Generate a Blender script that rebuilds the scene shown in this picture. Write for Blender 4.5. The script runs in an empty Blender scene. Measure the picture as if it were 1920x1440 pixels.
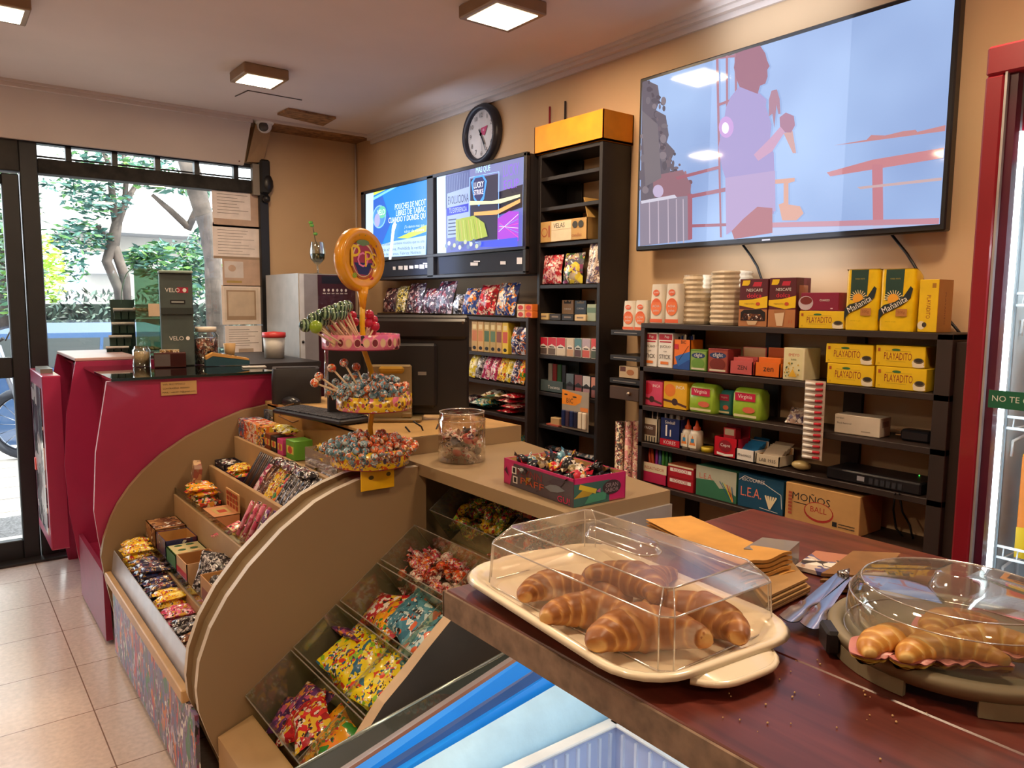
import bpy, math, random
from mathutils import Vector, Matrix
random.seed(7)
PI = math.pi
SC = bpy.context.scene
COL = SC.collection

# ------------------------------------------------------------------ camera, world, sun, exposure
EYE = Vector((0, 0, 1.36)); FPX = 1412.76
YAW, PITCH, ROLL = 0.65587788, 0.10651532, 0.00832138
_f = Vector((math.sin(YAW) * math.cos(PITCH), math.cos(YAW) * math.cos(PITCH), -math.sin(PITCH)))
_r = Vector((math.cos(YAW), -math.sin(YAW), 0)); _u = _r.cross(_f)
R2 = math.cos(ROLL) * _r + math.sin(ROLL) * _u
U2 = -math.sin(ROLL) * _r + math.cos(ROLL) * _u
cam = bpy.data.cameras.new('camera'); camo = bpy.data.objects.new('camera', cam); COL.objects.link(camo)
m = Matrix((R2, U2, -_f)).transposed().to_4x4(); m.translation = EYE
camo.matrix_world = m
cam.sensor_fit = 'HORIZONTAL'; cam.sensor_width = 36; cam.lens = FPX / 1920 * 36
cam.clip_start = .02; cam.clip_end = 300
SC.camera = camo
SC.view_settings.view_transform = 'Standard'; SC.view_settings.look = 'None'
SC.view_settings.gamma = 1; SC.view_settings.use_curve_mapping = False
SC.view_settings.exposure = 0.15
try:
    SC.cycles.max_bounces = 10; SC.cycles.transparent_max_bounces = 24
    SC.cycles.diffuse_bounces = 4; SC.cycles.glossy_bounces = 4; SC.cycles.transmission_bounces = 6
    SC.cycles.caustics_reflective = False; SC.cycles.caustics_refractive = False
    SC.cycles.sample_clamp_indirect = 4
except Exception: pass
w = bpy.data.worlds.new('sky'); SC.world = w; w.use_nodes = True
nt = w.node_tree; bg = nt.nodes['Background']
sky = nt.nodes.new('ShaderNodeTexSky'); sky.sky_type = 'HOSEK_WILKIE'; sky.turbidity = 3.5; sky.sun_direction = (-.35, -.25, .9)
mixc = nt.nodes.new('ShaderNodeMixRGB'); mixc.inputs[0].default_value = .6; mixc.inputs[2].default_value = (.95, .97, 1, 1)
nt.links.new(sky.outputs[0], mixc.inputs[1]); nt.links.new(mixc.outputs[0], bg.inputs[0]); bg.inputs[1].default_value = 9.0
sun = bpy.data.lights.new('sun', 'SUN'); sun.energy = 14.0; sun.angle = .02; sun.color = (1, .95, .86)
suno = bpy.data.objects.new('sun', sun); COL.objects.link(suno)
suno.rotation_euler = Vector((.35, -.30, .82)).to_track_quat('Z', 'Y').to_euler()

def _ray(px, py):
    return ((px - 960) / FPX) * R2 - ((py - 720) / FPX) * U2 + _f
def atX(px, py, X): d = _ray(px, py); return EYE + d * (X / d.x)
def atY(px, py, Y): d = _ray(px, py); return EYE + d * (Y / d.y)
def atZ(px, py, Z): d = _ray(px, py); return EYE + d * ((Z - EYE.z) / d.z)

# ------------------------------------------------------------------ materials
def lin(h):
    h = h.lstrip('#'); c = [int(h[i:i + 2], 16) / 255 for i in (0, 2, 4)]
    return tuple((x / 12.92 if x <= .04045 else ((x + .055) / 1.055) ** 2.4) for x in c) + (1,)
_mc = {}
def M(hexc, rough=.55, metal=0, em=0, noise=.08, nscale=12, bump=0, coat=0, spec=.5):
    k = (hexc, rough, metal, em, noise, nscale, bump, coat, spec)
    if k in _mc: return _mc[k]
    mt = bpy.data.materials.new('surface_' + hexc.strip('#')); mt.use_nodes = True
    n = mt.node_tree; b = n.nodes['Principled BSDF']
    c = lin(hexc)
    b.inputs['Roughness'].default_value = rough; b.inputs['Metallic'].default_value = metal
    b.inputs['Specular IOR Level'].default_value = spec
    b.inputs['Coat Weight'].default_value = coat
    if em:
        b.inputs['Base Color'].default_value = (0.02, .02, .02, 1)
        b.inputs['Emission Color'].default_value = c; b.inputs['Emission Strength'].default_value = em
    elif noise:
        tc = n.nodes.new('ShaderNodeTexCoord'); nz = n.nodes.new('ShaderNodeTexNoise'); nz.inputs['Scale'].default_value = nscale
        nz.inputs['Detail'].default_value = 4
        n.links.new(tc.outputs['Object'], nz.inputs['Vector'])
        rp = n.nodes.new('ShaderNodeValToRGB')
        rp.color_ramp.elements[0].position = .3; rp.color_ramp.elements[1].position = .7
        rp.color_ramp.elements[0].color = tuple(x * (1 - noise * 1.6) for x in c[:3]) + (1,)
        rp.color_ramp.elements[1].color = tuple(min(1, x * (1 + noise)) for x in c[:3]) + (1,)
        n.links.new(nz.outputs['Fac'], rp.inputs['Fac']); n.links.new(rp.outputs[0], b.inputs['Base Color'])
        if bump:
            bp = n.nodes.new('ShaderNodeBump'); bp.inputs['Strength'].default_value = bump; bp.inputs['Distance'].default_value = .004
            n.links.new(nz.outputs['Fac'], bp.inputs['Height']); n.links.new(bp.outputs[0], b.inputs['Normal'])
    else:
        b.inputs['Base Color'].default_value = c
    _mc[k] = mt; return mt
def WRAP(pal, scale=40, rough=.28, warp=.6, stretch=(1, 1, 1), metal=0.0, coat=.3, wr=.5):
    """busy printed packaging film: cells of the palette colours, crinkled"""
    k = ('w', tuple(pal), scale, rough, warp, stretch, metal, coat, wr)
    if k in _mc: return _mc[k]
    mt = bpy.data.materials.new('printed_film'); mt.use_nodes = True
    n = mt.node_tree; b = n.nodes['Principled BSDF']; L = n.links.new
    tc = n.nodes.new('ShaderNodeTexCoord'); oi = n.nodes.new('ShaderNodeObjectInfo')
    mp = n.nodes.new('ShaderNodeMapping'); mp.inputs['Scale'].default_value = stretch
    L(tc.outputs['Object'], mp.inputs['Vector'])
    rm = n.nodes.new('ShaderNodeMath'); rm.operation = 'MULTIPLY'; rm.inputs[1].default_value = 37.0
    L(oi.outputs['Random'], rm.inputs[0])
    ad = n.nodes.new('ShaderNodeVectorMath'); ad.operation = 'ADD'; L(mp.outputs[0], ad.inputs[0]); L(rm.outputs[0], ad.inputs[1])
    nz = n.nodes.new('ShaderNodeTexNoise'); nz.inputs['Scale'].default_value = scale * .7; nz.inputs['Detail'].default_value = 3
    L(ad.outputs[0], nz.inputs['Vector'])
    sc = n.nodes.new('ShaderNodeVectorMath'); sc.operation = 'SCALE'; sc.inputs['Scale'].default_value = warp / scale
    L(nz.outputs['Color'], sc.inputs[0])
    ad2 = n.nodes.new('ShaderNodeVectorMath'); ad2.operation = 'ADD'; L(ad.outputs[0], ad2.inputs[0]); L(sc.outputs[0], ad2.inputs[1])
    vo = n.nodes.new('ShaderNodeTexVoronoi'); vo.inputs['Scale'].default_value = scale; L(ad2.outputs[0], vo.inputs['Vector'])
    sp = n.nodes.new('ShaderNodeSeparateColor'); L(vo.outputs['Color'], sp.inputs[0])
    rp = n.nodes.new('ShaderNodeValToRGB'); rp.color_ramp.interpolation = 'CONSTANT'
    els = rp.color_ramp.elements; N = len(pal)
    els[0].color = lin(pal[0]); els[1].position = 1 / N; els[1].color = lin(pal[1 % N])
    for i in range(2, N): e = els.new(i / N); e.color = lin(pal[i])
    L(sp.outputs[0], rp.inputs['Fac'])
    v2 = n.nodes.new('ShaderNodeTexVoronoi'); v2.inputs['Scale'].default_value = scale * 2.7; L(ad2.outputs[0], v2.inputs['Vector'])
    s2 = n.nodes.new('ShaderNodeSeparateColor'); L(v2.outputs['Color'], s2.inputs[0]); r2 = n.nodes.new('ShaderNodeValToRGB'); r2.color_ramp.interpolation = 'CONSTANT'
    q2 = [pal[-1], pal[N // 2], pal[0], '#2a2226', pal[N - 2], '#f0ece4']; e2 = r2.color_ramp.elements; e2[0].color = lin(q2[0]); e2[1].position = 1 / 6; e2[1].color = lin(q2[1])
    for i in range(2, 6): e = e2.new(i / 6); e.color = lin(q2[i])
    L(s2.outputs[1], r2.inputs['Fac'])
    n2 = n.nodes.new('ShaderNodeTexNoise'); n2.inputs['Scale'].default_value = scale * .8; L(ad.outputs[0], n2.inputs['Vector'])
    gt = n.nodes.new('ShaderNodeMath'); gt.operation = 'GREATER_THAN'; gt.inputs[1].default_value = .53; L(n2.outputs[0], gt.inputs[0])
    mxx = n.nodes.new('ShaderNodeMixRGB'); L(gt.outputs[0], mxx.inputs[0]); L(rp.outputs[0], mxx.inputs[1]); L(r2.outputs[0], mxx.inputs[2]); L(mxx.outputs[0], b.inputs['Base Color'])
    b.inputs['Roughness'].default_value = rough; b.inputs['Metallic'].default_value = metal; b.inputs['Coat Weight'].default_value = coat
    if wr:
        bp = n.nodes.new('ShaderNodeBump'); bp.inputs['Strength'].default_value = wr; bp.inputs['Distance'].default_value = .003
        L(nz.outputs['Fac'], bp.inputs['Height']); L(bp.outputs[0], b.inputs['Normal'])
    _mc[k] = mt; return mt
def CLEAR(tint='#f4f8f6', base=.06, edge=.55, rough=.04, haze=0.0):
    k = ('c', tint, base, edge, rough, haze)
    if k in _mc: return _mc[k]
    mt = bpy.data.materials.new('clear_sheet'); mt.use_nodes = True
    n = mt.node_tree; L = n.links.new; n.nodes.remove(n.nodes['Principled BSDF'])
    out = n.nodes['Material Output']
    tr = n.nodes.new('ShaderNodeBsdfTransparent'); tr.inputs[0].default_value = lin(tint)
    gl = n.nodes.new('ShaderNodeBsdfGlossy'); gl.inputs['Roughness'].default_value = rough; gl.inputs[0].default_value = (.95, .95, .95, 1)
    lw = n.nodes.new('ShaderNodeLayerWeight'); lw.inputs[0].default_value = .35
    mr = n.nodes.new('ShaderNodeMapRange'); mr.inputs['To Min'].default_value = base; mr.inputs['To Max'].default_value = edge
    L(lw.outputs['Facing'], mr.inputs['Value'])
    mx = n.nodes.new('ShaderNodeMixShader'); L(mr.outputs[0], mx.inputs[0]); L(tr.outputs[0], mx.inputs[1]); L(gl.outputs[0], mx.inputs[2])
    last = mx
    if haze:
        df = n.nodes.new('ShaderNodeBsdfDiffuse'); df.inputs[0].default_value = (.8, .76, .72, 1)
        m2 = n.nodes.new('ShaderNodeMixShader'); m2.inputs[0].default_value = haze
        L(mx.outputs[0], m2.inputs[1]); L(df.outputs[0], m2.inputs[2]); last = m2
    L(last.outputs[0], out.inputs[0])
    _mc[k] = mt; return mt

# ------------------------------------------------------------------ mesh builder
_tc = {}
def textmesh(s):
    if s in _tc: return _tc[s]
    cu = bpy.data.curves.new('t', 'FONT'); cu.body = s; cu.resolution_u = 2; cu.size = 1
    o = bpy.data.objects.new('t', cu); COL.objects.link(o)
    dg = bpy.context.evaluated_depsgraph_get(); dg.update()
    me = o.evaluated_get(dg).to_mesh()
    v = [(p.co.x, p.co.y) for p in me.vertices]; f = [tuple(p.vertices) for p in me.polygons]
    o.evaluated_get(dg).to_mesh_clear(); bpy.data.objects.remove(o); bpy.data.curves.remove(cu)
    if v:
        x0 = min(a[0] for a in v); x1 = max(a[0] for a in v); y0 = min(a[1] for a in v); y1 = max(a[1] for a in v)
        v = [((a[0] - x0), (a[1] - y0)) for a in v]; r = (v, f, x1 - x0, y1 - y0)
    else: r = ([], [], 1, 1)
    _tc[s] = r; return r

class MB:
    def __init__(s): s.v = []; s.f = []; s.m = []; s.sm = []; s.mats = []; s.T = None
    def mi(s, m):
        if m not in s.mats: s.mats.append(m)
        return s.mats.index(m)
    def add(s, vs, fs, m, smooth=False):
        o = len(s.v); i = s.mi(m)
        for p in vs:
            p = Vector(p)
            if s.T is not None: p = s.T @ p
            s.v.append(tuple(p))
        for q in fs: s.f.append(tuple(a + o for a in q)); s.m.append(i); s.sm.append(smooth)
        return s
    def box(s, x0, x1, y0, y1, z0, z1, m, bev=0):
        if x0 > x1: x0, x1 = x1, x0
        if y0 > y1: y0, y1 = y1, y0
        if z0 > z1: z0, z1 = z1, z0
        if not bev:
            v = [(x, y, z) for x in (x0, x1) for y in (y0, y1) for z in (z0, z1)]
            return s.add(v, [(0, 1, 3, 2), (4, 6, 7, 5), (0, 4, 5, 1), (2, 3, 7, 6), (0, 2, 6, 4), (1, 5, 7, 3)], m)
        b = min(bev, (x1 - x0) * .45, (y1 - y0) * .45, (z1 - z0) * .45)
        lo = (x0, y0, z0); hi = (x1, y1, z1); v = []; ix = {}
        for sx in (0, 1):
            for sy in (0, 1):
                for sz in (0, 1):
                    sg = (sx, sy, sz)
                    for a in range(3):
                        p = [0, 0, 0]
                        for c in range(3):
                            e = hi[c] if sg[c] else lo[c]
                            p[c] = e if c == a else e + (-b if sg[c] else b)
                        ix[(sg, a)] = len(v); v.append(p)
        f = []
        for a in range(3):
            b1, c1 = (a + 1) % 3, (a + 2) % 3
            for sa in (0, 1):
                q = []
                for (t, u) in ((0, 0), (1, 0), (1, 1), (0, 1)):
                    sg = [0, 0, 0]; sg[a] = sa; sg[b1] = t; sg[c1] = u; q.append(ix[(tuple(sg), a)])
                f.append(q if sa else q[::-1])
            for t in (0, 1):
                for u in (0, 1):
                    s0 = [0, 0, 0]; s0[b1] = t; s0[c1] = u; s1 = list(s0); s1[a] = 1
                    q = [ix[(tuple(s0), b1)], ix[(tuple(s1), b1)], ix[(tuple(s1), c1)], ix[(tuple(s0), c1)]]
                    f.append(q)
        for sx in (0, 1):
            for sy in (0, 1):
                for sz in (0, 1): f.append([ix[((sx, sy, sz), a)] for a in range(3)])
        cx = Vector(((x0 + x1) / 2, (y0 + y1) / 2, (z0 + z1) / 2)); out = []
        for q in f:
            p = [Vector(v[i]) for i in q]; nn = (p[1] - p[0]).cross(p[2] - p[0]); c = sum(p, Vector()) / len(p)
            out.append(q if nn.dot(c - cx) >= 0 else q[::-1])
        return s.add(v, out, m)
    def quad(s, a, b, c, d, m): return s.add([a, b, c, d], [(0, 1, 2, 3)], m)
    def prism(s, pts, d, m, side=None):
        """polygon (3-D points) pushed along vector d"""
        n = len(pts); d = Vector(d); v = [Vector(p) for p in pts] + [Vector(p) + d for p in pts]
        s.add(v, [tuple(range(n))[::-1], tuple(range(n, 2 * n))], m)
        s.add(v, [(i, (i + 1) % n, n + (i + 1) % n, n + i) for i in range(n)], side or m); return s
    def tube(s, pts, r, m, n=8, caps=True, smooth=True):
        pts = [Vector(p) for p in pts]; rs = r if isinstance(r, (list, tuple)) else [r] * len(pts)
        v = []; f = []; ref = None
        for i, p in enumerate(pts):
            t = (pts[min(i + 1, len(pts) - 1)] - pts[max(i - 1, 0)])
            if t.length < 1e-9: t = Vector((0, 0, 1))
            t.normalize()
            if ref is None: ref = t.orthogonal().normalized()
            ref = (ref - t * ref.dot(t))
            ref = ref.normalized() if ref.length > 1e-6 else t.orthogonal().normalized()
            b = t.cross(ref)
            for k in range(n):
                a = 2 * PI * k / n; v.append(p + (ref * math.cos(a) + b * math.sin(a)) * rs[i])
        for i in range(len(pts) - 1):
            for k in range(n):
                k2 = (k + 1) % n; f.append((i * n + k, i * n + k2, (i + 1) * n + k2, (i + 1) * n + k))
        if caps: f.append(tuple(range(n))[::-1]); f.append(tuple((len(pts) - 1) * n + k for k in range(n)))
        return s.add(v, f, m, smooth)
    def lathe(s, prof, m, n=24, c=(0, 0, 0), smooth=True, mats=None):
        v = []; cx, cy, cz = c
        for (r, z) in prof:
            for k in range(n): a = 2 * PI * k / n; v.append((cx + r * math.cos(a), cy + r * math.sin(a), cz + z))
        for i in range(len(prof) - 1):
            f = [(i * n + k, i * n + (k + 1) % n, (i + 1) * n + (k + 1) % n, (i + 1) * n + k) for k in range(n)]
            mm = mats[i] if mats else m
            if i == 0: base = len(s.v); s.add(v, f, mm, smooth)
            else:
                ii = s.mi(mm)
                for q in f: s.f.append(tuple(a + base for a in q)); s.m.append(ii); s.sm.append(smooth)
        return s
    def disc(s, c, r, m, n=24, ax='z'):
        v = []
        for k in range(n):
            a = 2 * PI * k / n; p = (r * math.cos(a), r * math.sin(a))
            v.append((c[0] + p[0], c[1] + p[1], c[2]) if ax == 'z' else ((c[0] + p[0], c[1], c[2] + p[1]) if ax == 'y' else (c[0], c[1] + p[0], c[2] + p[1])))
        return s.add(v, [tuple(range(n))], m)
    def ball(s, c, r, m, n=10, sq=(1, 1, 1)):
        prof = []; v = []; f = []
        h = n // 2 + 1
        for i in range(h + 1):
            t = PI * i / h
            for k in range(n):
                a = 2 * PI * k / n
                v.append((c[0] + r * sq[0] * math.sin(t) * math.cos(a), c[1] + r * sq[1] * math.sin(t) * math.sin(a), c[2] + r * sq[2] * math.cos(t)))
        for i in range(h):
            for k in range(n): f.append((i * n + k, (i + 1) * n + k, (i + 1) * n + (k + 1) % n, i * n + (k + 1) % n))
        return s.add(v, f, m, True)
    def grid(s, fn, nu, nv, m, smooth=True, fm=None):
        v = [fn(i / nu, j / nv) for j in range(nv + 1) for i in range(nu + 1)]
        if fm is None:
            return s.add(v, [(j * (nu + 1) + i, j * (nu + 1) + i + 1, (j + 1) * (nu + 1) + i + 1, (j + 1) * (nu + 1) + i) for j in range(nv) for i in range(nu)], m, smooth)
        o = len(s.v); s.add(v, [], m)
        for j in range(nv):
            for i in range(nu):
                s.f.append(tuple(o + a for a in (j * (nu + 1) + i, j * (nu + 1) + i + 1, (j + 1) * (nu + 1) + i + 1, (j + 1) * (nu + 1) + i)))
                s.m.append(s.mi(fm((i + .5) / nu, (j + .5) / nv))); s.sm.append(smooth)
        return s
    def data(s, name):
        me = bpy.data.meshes.new(name); me.from_pydata(s.v, [], s.f)
        for mt in s.mats: me.materials.append(mt)
        me.polygons.foreach_set('material_index', s.m); me.polygons.foreach_set('use_smooth', s.sm); me.update()
        return me

class Art:
    """flat printing on a face: O origin (bottom left), U right, V up, N outwards; coordinates in metres"""
    def __init__(s, mb, O, U, V, N, w=1, h=1): s.mb = mb; s.O = Vector(O); s.U = Vector(U); s.V = Vector(V); s.N = Vector(N); s.w = w; s.h = h; s.k = 1
    def _p(s, u, v): return s.O + s.U * (u * s.w) + s.V * (v * s.h) + s.N * (.00018 * s.k)
    def poly(s, pts, m): s.mb.add([s._p(*p) for p in pts], [tuple(range(len(pts)))], m); s.k += 1; return s
    def rect(s, x0, y0, x1, y1, m): return s.poly([(x0, y0), (x1, y0), (x1, y1), (x0, y1)], m)
    def ell(s, cx, cy, rx, ry, m, n=20): return s.poly([(cx + rx * math.cos(2 * PI * i / n), cy + ry * math.sin(2 * PI * i / n)) for i in range(n)], m)
    def line(s, pts, t, m):
        for (a, b) in zip(pts[:-1], pts[1:]):
            dx = (b[0] - a[0]) * s.w; dy = (b[1] - a[1]) * s.h; l = math.hypot(dx, dy) or 1; nx = -dy / l * t / 2 / s.w; ny = dx / l * t / 2 / s.h
            s.mb.add([s._p(a[0] + nx, a[1] + ny), s._p(b[0] + nx, b[1] + ny), s._p(b[0] - nx, b[1] - ny), s._p(a[0] - nx, a[1] - ny)], [(0, 1, 2, 3)], m)
        s.k += 1; return s
    def text(s, t, cx, cy, m, w=None, h=None, ang=0):
        """centred at cx,cy (fractions); w = width fraction or h = height fraction"""
        v, f, tw, th = textmesh(t)
        if not v: return s
        if w and h: sx = w * s.w / tw; sy = h * s.h / th
        elif w: sx = sy = w * s.w / tw
        else: sx = sy = h * s.h / th
        ca, sa = math.cos(ang), math.sin(ang); P = []
        for (x, y) in v:
            x = (x - tw / 2) * sx; y = (y - th / 2) * sy
            P.append(s.O + s.U * (cx * s.w + x * ca - y * sa) + s.V * (cy * s.h + x * sa + y * ca) + s.N * (.00018 * s.k))
        s.mb.add(P, f, m); s.k += 1; return s
def front(mb, w, h, y, z=0, x=0): return Art(mb, (x - w / 2, y, z), (1, 0, 0), (0, 0, 1), (0, -1, 0), w, h)
def rside(mb, y0, y1, h, x, z=0): return Art(mb, (x, y0, z), (0, 1, 0), (0, 0, 1), (1, 0, 0), y1 - y0, h)
def topf(mb, x0, x1, y0, y1, z): return Art(mb, (x0, y0, z), (1, 0, 0), (0, 1, 0), (0, 0, 1), x1 - x0, y1 - y0)

# ------------------------------------------------------------------ objects
def tag(o, label=None, cat=None, group=None, kind=None):
    if label: o['label'] = label
    if cat: o['category'] = cat
    if group: o['group'] = group
    if kind: o['kind'] = kind
    return o
def thing(name, label, cat, loc=(0, 0, 0), rz=0, group=None):
    o = bpy.data.objects.new(name, None); o.empty_display_size = .05; COL.objects.link(o)
    o.location = loc; o.rotation_euler = (0, 0, rz); return tag(o, label, cat, group)
def obj(name, mb, parent=None, loc=None, rot=None, kind=None):
    o = bpy.data.objects.new(name, mb.data(name) if isinstance(mb, MB) else mb); COL.objects.link(o)
    if parent: o.parent = parent
    if loc is not None: o.location = loc
    if rot is not None: o.rotation_euler = rot
    if kind: o['kind'] = kind
    return o
def solo(name, mb, label, cat, loc=(0, 0, 0), rz=0, group=None, rot=None, kind=None):
    o = obj(name, mb, None, loc, rot if rot is not None else (0, 0, rz)); return tag(o, label, cat, group, kind)
def struct(name, mb, parent=None): return obj(name, mb, parent, kind=None if parent else 'structure')
def dup(root, loc, rot=None, label=None, group=None, scale=None):
    r = root.copy(); COL.objects.link(r); r.location = loc
    if rot is not None: r.rotation_euler = rot if not isinstance(rot, (int, float)) else (0, 0, rot)
    if scale is not None: r.scale = scale if not isinstance(scale, (int, float)) else (scale,) * 3
    if label: r['label'] = label
    if group: r['group'] = group
    for ch in list(root.children):
        c = ch.copy(); COL.objects.link(c); c.parent = r
        for g in list(ch.children):
            d = g.copy(); COL.objects.link(d); d.parent = c
    return r
def lamp(name, loc, size, power, color, parent=None, rot=(0, 0, 0), sy=None):
    l = bpy.data.lights.new(name, 'AREA'); l.energy = power; l.color = color; l.size = size
    if sy: l.shape = 'RECTANGLE'; l.size_y = sy
    o = bpy.data.objects.new(name, l); COL.objects.link(o); o.location = loc; o.rotation_euler = rot
    if parent: o.parent = parent
    return o
RW = -PI / 2          # things on the long wall look towards -x
WHITE = M('#e9e6e0', .5); BLACK = M('#17161a', .4); INK = M('#1b1a1c', .7, noise=0)
# ------------------------------------------------------------------ the room
WX = 2.25; FY = 4.6; CZ = 2.39
wall_m = M('#d0b08a', .8, noise=.05, nscale=2.2, bump=.05); ceil_m = M('#e2d2ca', .85, noise=.05, nscale=1.5)
frame_m = M('#1c1d20', .45, noise=.15); trim_m = M('#d6c8be', .6, noise=.02)
def floor_mat():
    mt = bpy.data.materials.new('floor_tiles'); mt.use_nodes = True; n = mt.node_tree; b = n.nodes['Principled BSDF']; L = n.links.new
    tc = n.nodes.new('ShaderNodeTexCoord'); mp = n.nodes.new('ShaderNodeMapping'); mp.inputs['Location'].default_value = (.025, -.07, 0)
    L(tc.outputs['Object'], mp.inputs[0])
    br = n.nodes.new('ShaderNodeTexBrick'); br.offset = 0; br.inputs['Scale'].default_value = 1; br.inputs['Brick Width'].default_value = .38
    br.inputs['Row Height'].default_value = .38; br.inputs['Mortar Size'].default_value = .002; br.inputs['Mortar Smooth'].default_value = .1
    br.inputs['Color1'].default_value = lin('#e2d2c8'); br.inputs['Color2'].default_value = lin('#dccabe'); br.inputs['Mortar'].default_value = lin('#8a7264')
    L(mp.outputs[0], br.inputs['Vector'])
    nz = n.nodes.new('ShaderNodeTexNoise'); nz.inputs['Scale'].default_value = 60; nz.inputs['Detail'].default_value = 5; L(tc.outputs['Object'], nz.inputs['Vector'])
    mr = n.nodes.new('ShaderNodeMapRange'); mr.inputs['From Min'].default_value = .3; mr.inputs['From Max'].default_value = .7; mr.inputs['To Min'].default_value = .86; mr.inputs['To Max'].default_value = 1.05
    L(nz.outputs[0], mr.inputs[0])
    mx = n.nodes.new('ShaderNodeMixRGB'); mx.blend_type = 'MULTIPLY'; mx.inputs[0].default_value = 1; L(br.outputs[0], mx.inputs[1]); L(mr.outputs[0], mx.inputs[2])
    L(mx.outputs[0], b.inputs['Base Color']); b.inputs['Roughness'].default_value = .2
    return mt
mb = MB(); mb.quad((-3, -3, 0), (WX, -3, 0), (WX, FY + .05, 0), (-3, FY + .05, 0), floor_mat()); struct('floor', mb)
mb = MB(); mb.box(-3, WX + .1, -3, FY + .1, CZ, CZ + .1, ceil_m)
struct('ceiling', mb)
mb = MB(); mb.box(WX, WX + .1, -3, FY + .1, 0, CZ, wall_m); struct('wall_right', mb)
mb = MB(); mb.box(-3.1, -3, -3, FY + .1, 0, CZ, wall_m); struct('wall_left', mb)
mb = MB(); mb.box(-3, WX, -3.1, -3, 0, CZ, wall_m); struct('wall_back', mb)
mb = MB(); mb.box(1.655, WX, FY, FY + .12, 0, CZ, wall_m)
mb.box(-3, -1.3, FY, FY + .12, 0, CZ, wall_m); mb.box(-3, 1.655, FY + .0, FY + .12, 2.175, CZ, wall_m)
struct('wall_front', mb)
# dropped panel over the shop window, leaning inwards at its top
mb = MB(); mb.prism([(-3, 4.37, CZ), (-3, 4.395, CZ), (-3, 4.56, 2.15), (-3, 4.535, 2.15)], (4.50, 0, 0), M('#d6c8be', .8, noise=.05, nscale=2))
for px, py in ((78, 249), (285, 274), (448, 302), (26, 243)):
    p = atY(px, py, 4.53); mb.ball((p.x, 4.525, p.z), .006, M('#7a3a30'), 6)
struct('trim_1', mb)
mb = MB(); q = [atY(480, 228, 4.42), atY(511, 234, 4.47), atY(493, 305, 4.56), atY(463, 303, 4.54)]
mb.prism(q, (0, .03, 0), M('#b08e66', .7)); struct('trim_2', mb)
# bare wood strip where the ceiling stops short of the wall
mb = MB(); wd = M('#9a6f48', .8, noise=.35, nscale=30); mb.box(1.62, WX, 4.385, FY, CZ - .012, CZ - .002, wd); struct('trim_3', mb)
# cornices
mb = MB()
for (a, b_, c, d) in ((0, .05, 0, .014), (0, .035, .014, .03), (0, .012, .03, .05)):
    mb.box(WX - b_, WX, -3, 4.38, CZ - d, CZ - c, trim_m)
struct('trim_4', mb)
mb = MB(); mb.box(-3, WX - .05, 4.345, 4.38, CZ - .012, CZ, trim_m); mb.box(-3, 1.5, 4.36, 4.38, CZ - .03, CZ - .012, trim_m); struct('trim_5', mb)
mb = MB(); mb.tube([(2.238, 4.588, .6), (2.238, 4.588, 2.37)], .006, trim_m, 8); struct('trim_7', mb)
# access hatch line and hanging bare board on the ceiling
mb = MB(); dk = M('#5a4a42', .8)
a = atZ(441, 180, CZ); b = atZ(465, 169, CZ); c = atZ(566, 187, CZ)
for p, q in ((a, b), (b, c)):
    mb.tube([(p.x, p.y, CZ - .001), (q.x, q.y, CZ - .001)], .0035, dk, 4)
struct('trim_6', mb)
q = [atZ(*p, CZ - .01) for p in ((520, 215), (541, 205), (630, 222), (606, 236))]
mb = MB(); mb.prism([(p.x, p.y, CZ - .012) for p in q], (0, 0, .011), wd)
tag(obj('ceiling_board', mb), 'bare splintered wood board fixed on the ceiling beside the dome camera', 'board')

# window beside the counter and the glass door
gl_m = CLEAR('#eef4f2', .03, .5, .01)
t = bpy.data.objects.new('window_1', None); COL.objects.link(t); t['kind'] = 'structure'
mb = MB(); mb.box(.395, .475, 4.58, 4.68, 0, 2.16, frame_m, .004); mb.box(1.60, 1.655, 4.57, 4.68, 0, 2.17, frame_m, .004)
mb.box(.475, 1.6, 4.58, 4.68, 2.0, 2.075, M('#26231f', .8, noise=.5, nscale=20), .004)
mb.box(.475, 1.6, 4.60, 4.66, 2.15, 2.17, frame_m); mb.box(.475, 1.6, 4.58, 4.66, 0, .09, frame_m)
for px in (128, 214, 294, 367, 440):
    p = atY(px, 300, 4.62); mb.box(p.x - .014, p.x + .014, 4.6, 4.64, 2.07, 2.16, frame_m)
mb.tube([(.48, 4.66, 2.095), (1.6, 4.66, 2.095)], .005, frame_m, 6)
struct('window_frame', mb, t)
mb = MB(); mb.quad((.475, 4.62, .09), (1.6, 4.62, .09), (1.6, 4.62, 2.15), (.475, 4.62, 2.15), gl_m); struct('window_pane', mb, t)
mb = MB(); mb.box(1.56, 1.60, 4.56, 4.60, 1.99, 2.17, M('#8f8578', .7)); mb.box(1.60, 1.66, 4.54, 4.6, 2.0, 2.2, M('#141416', .6), .01)
mb.ball((1.645, 4.55, 2.06), .035, BLACK, 8, (1, .6, 1.6)); mb.ball((1.635, 4.55, 1.97), .025, BLACK, 8)
struct('window_guide_box', mb, t)
t = bpy.data.objects.new('door_1', None); COL.objects.link(t); t['kind'] = 'structure'
mb = MB(); mb.box(.315, .39, 4.585, 4.64, 0, 1.985, frame_m, .005); mb.box(-.6, .315, 4.585, 4.64, .96, 1.065, frame_m, .005)
mb.box(-.6, .315, 4.585, 4.64, 0, .11, frame_m, .005); mb.box(-.6, .315, 4.587, 4.638, 1.93, 1.99, frame_m, .005); mb.box(-.68, -.6, 4.585, 4.64, 0, 2, frame_m, .005)
struct('door_leaf', mb, t)
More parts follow.
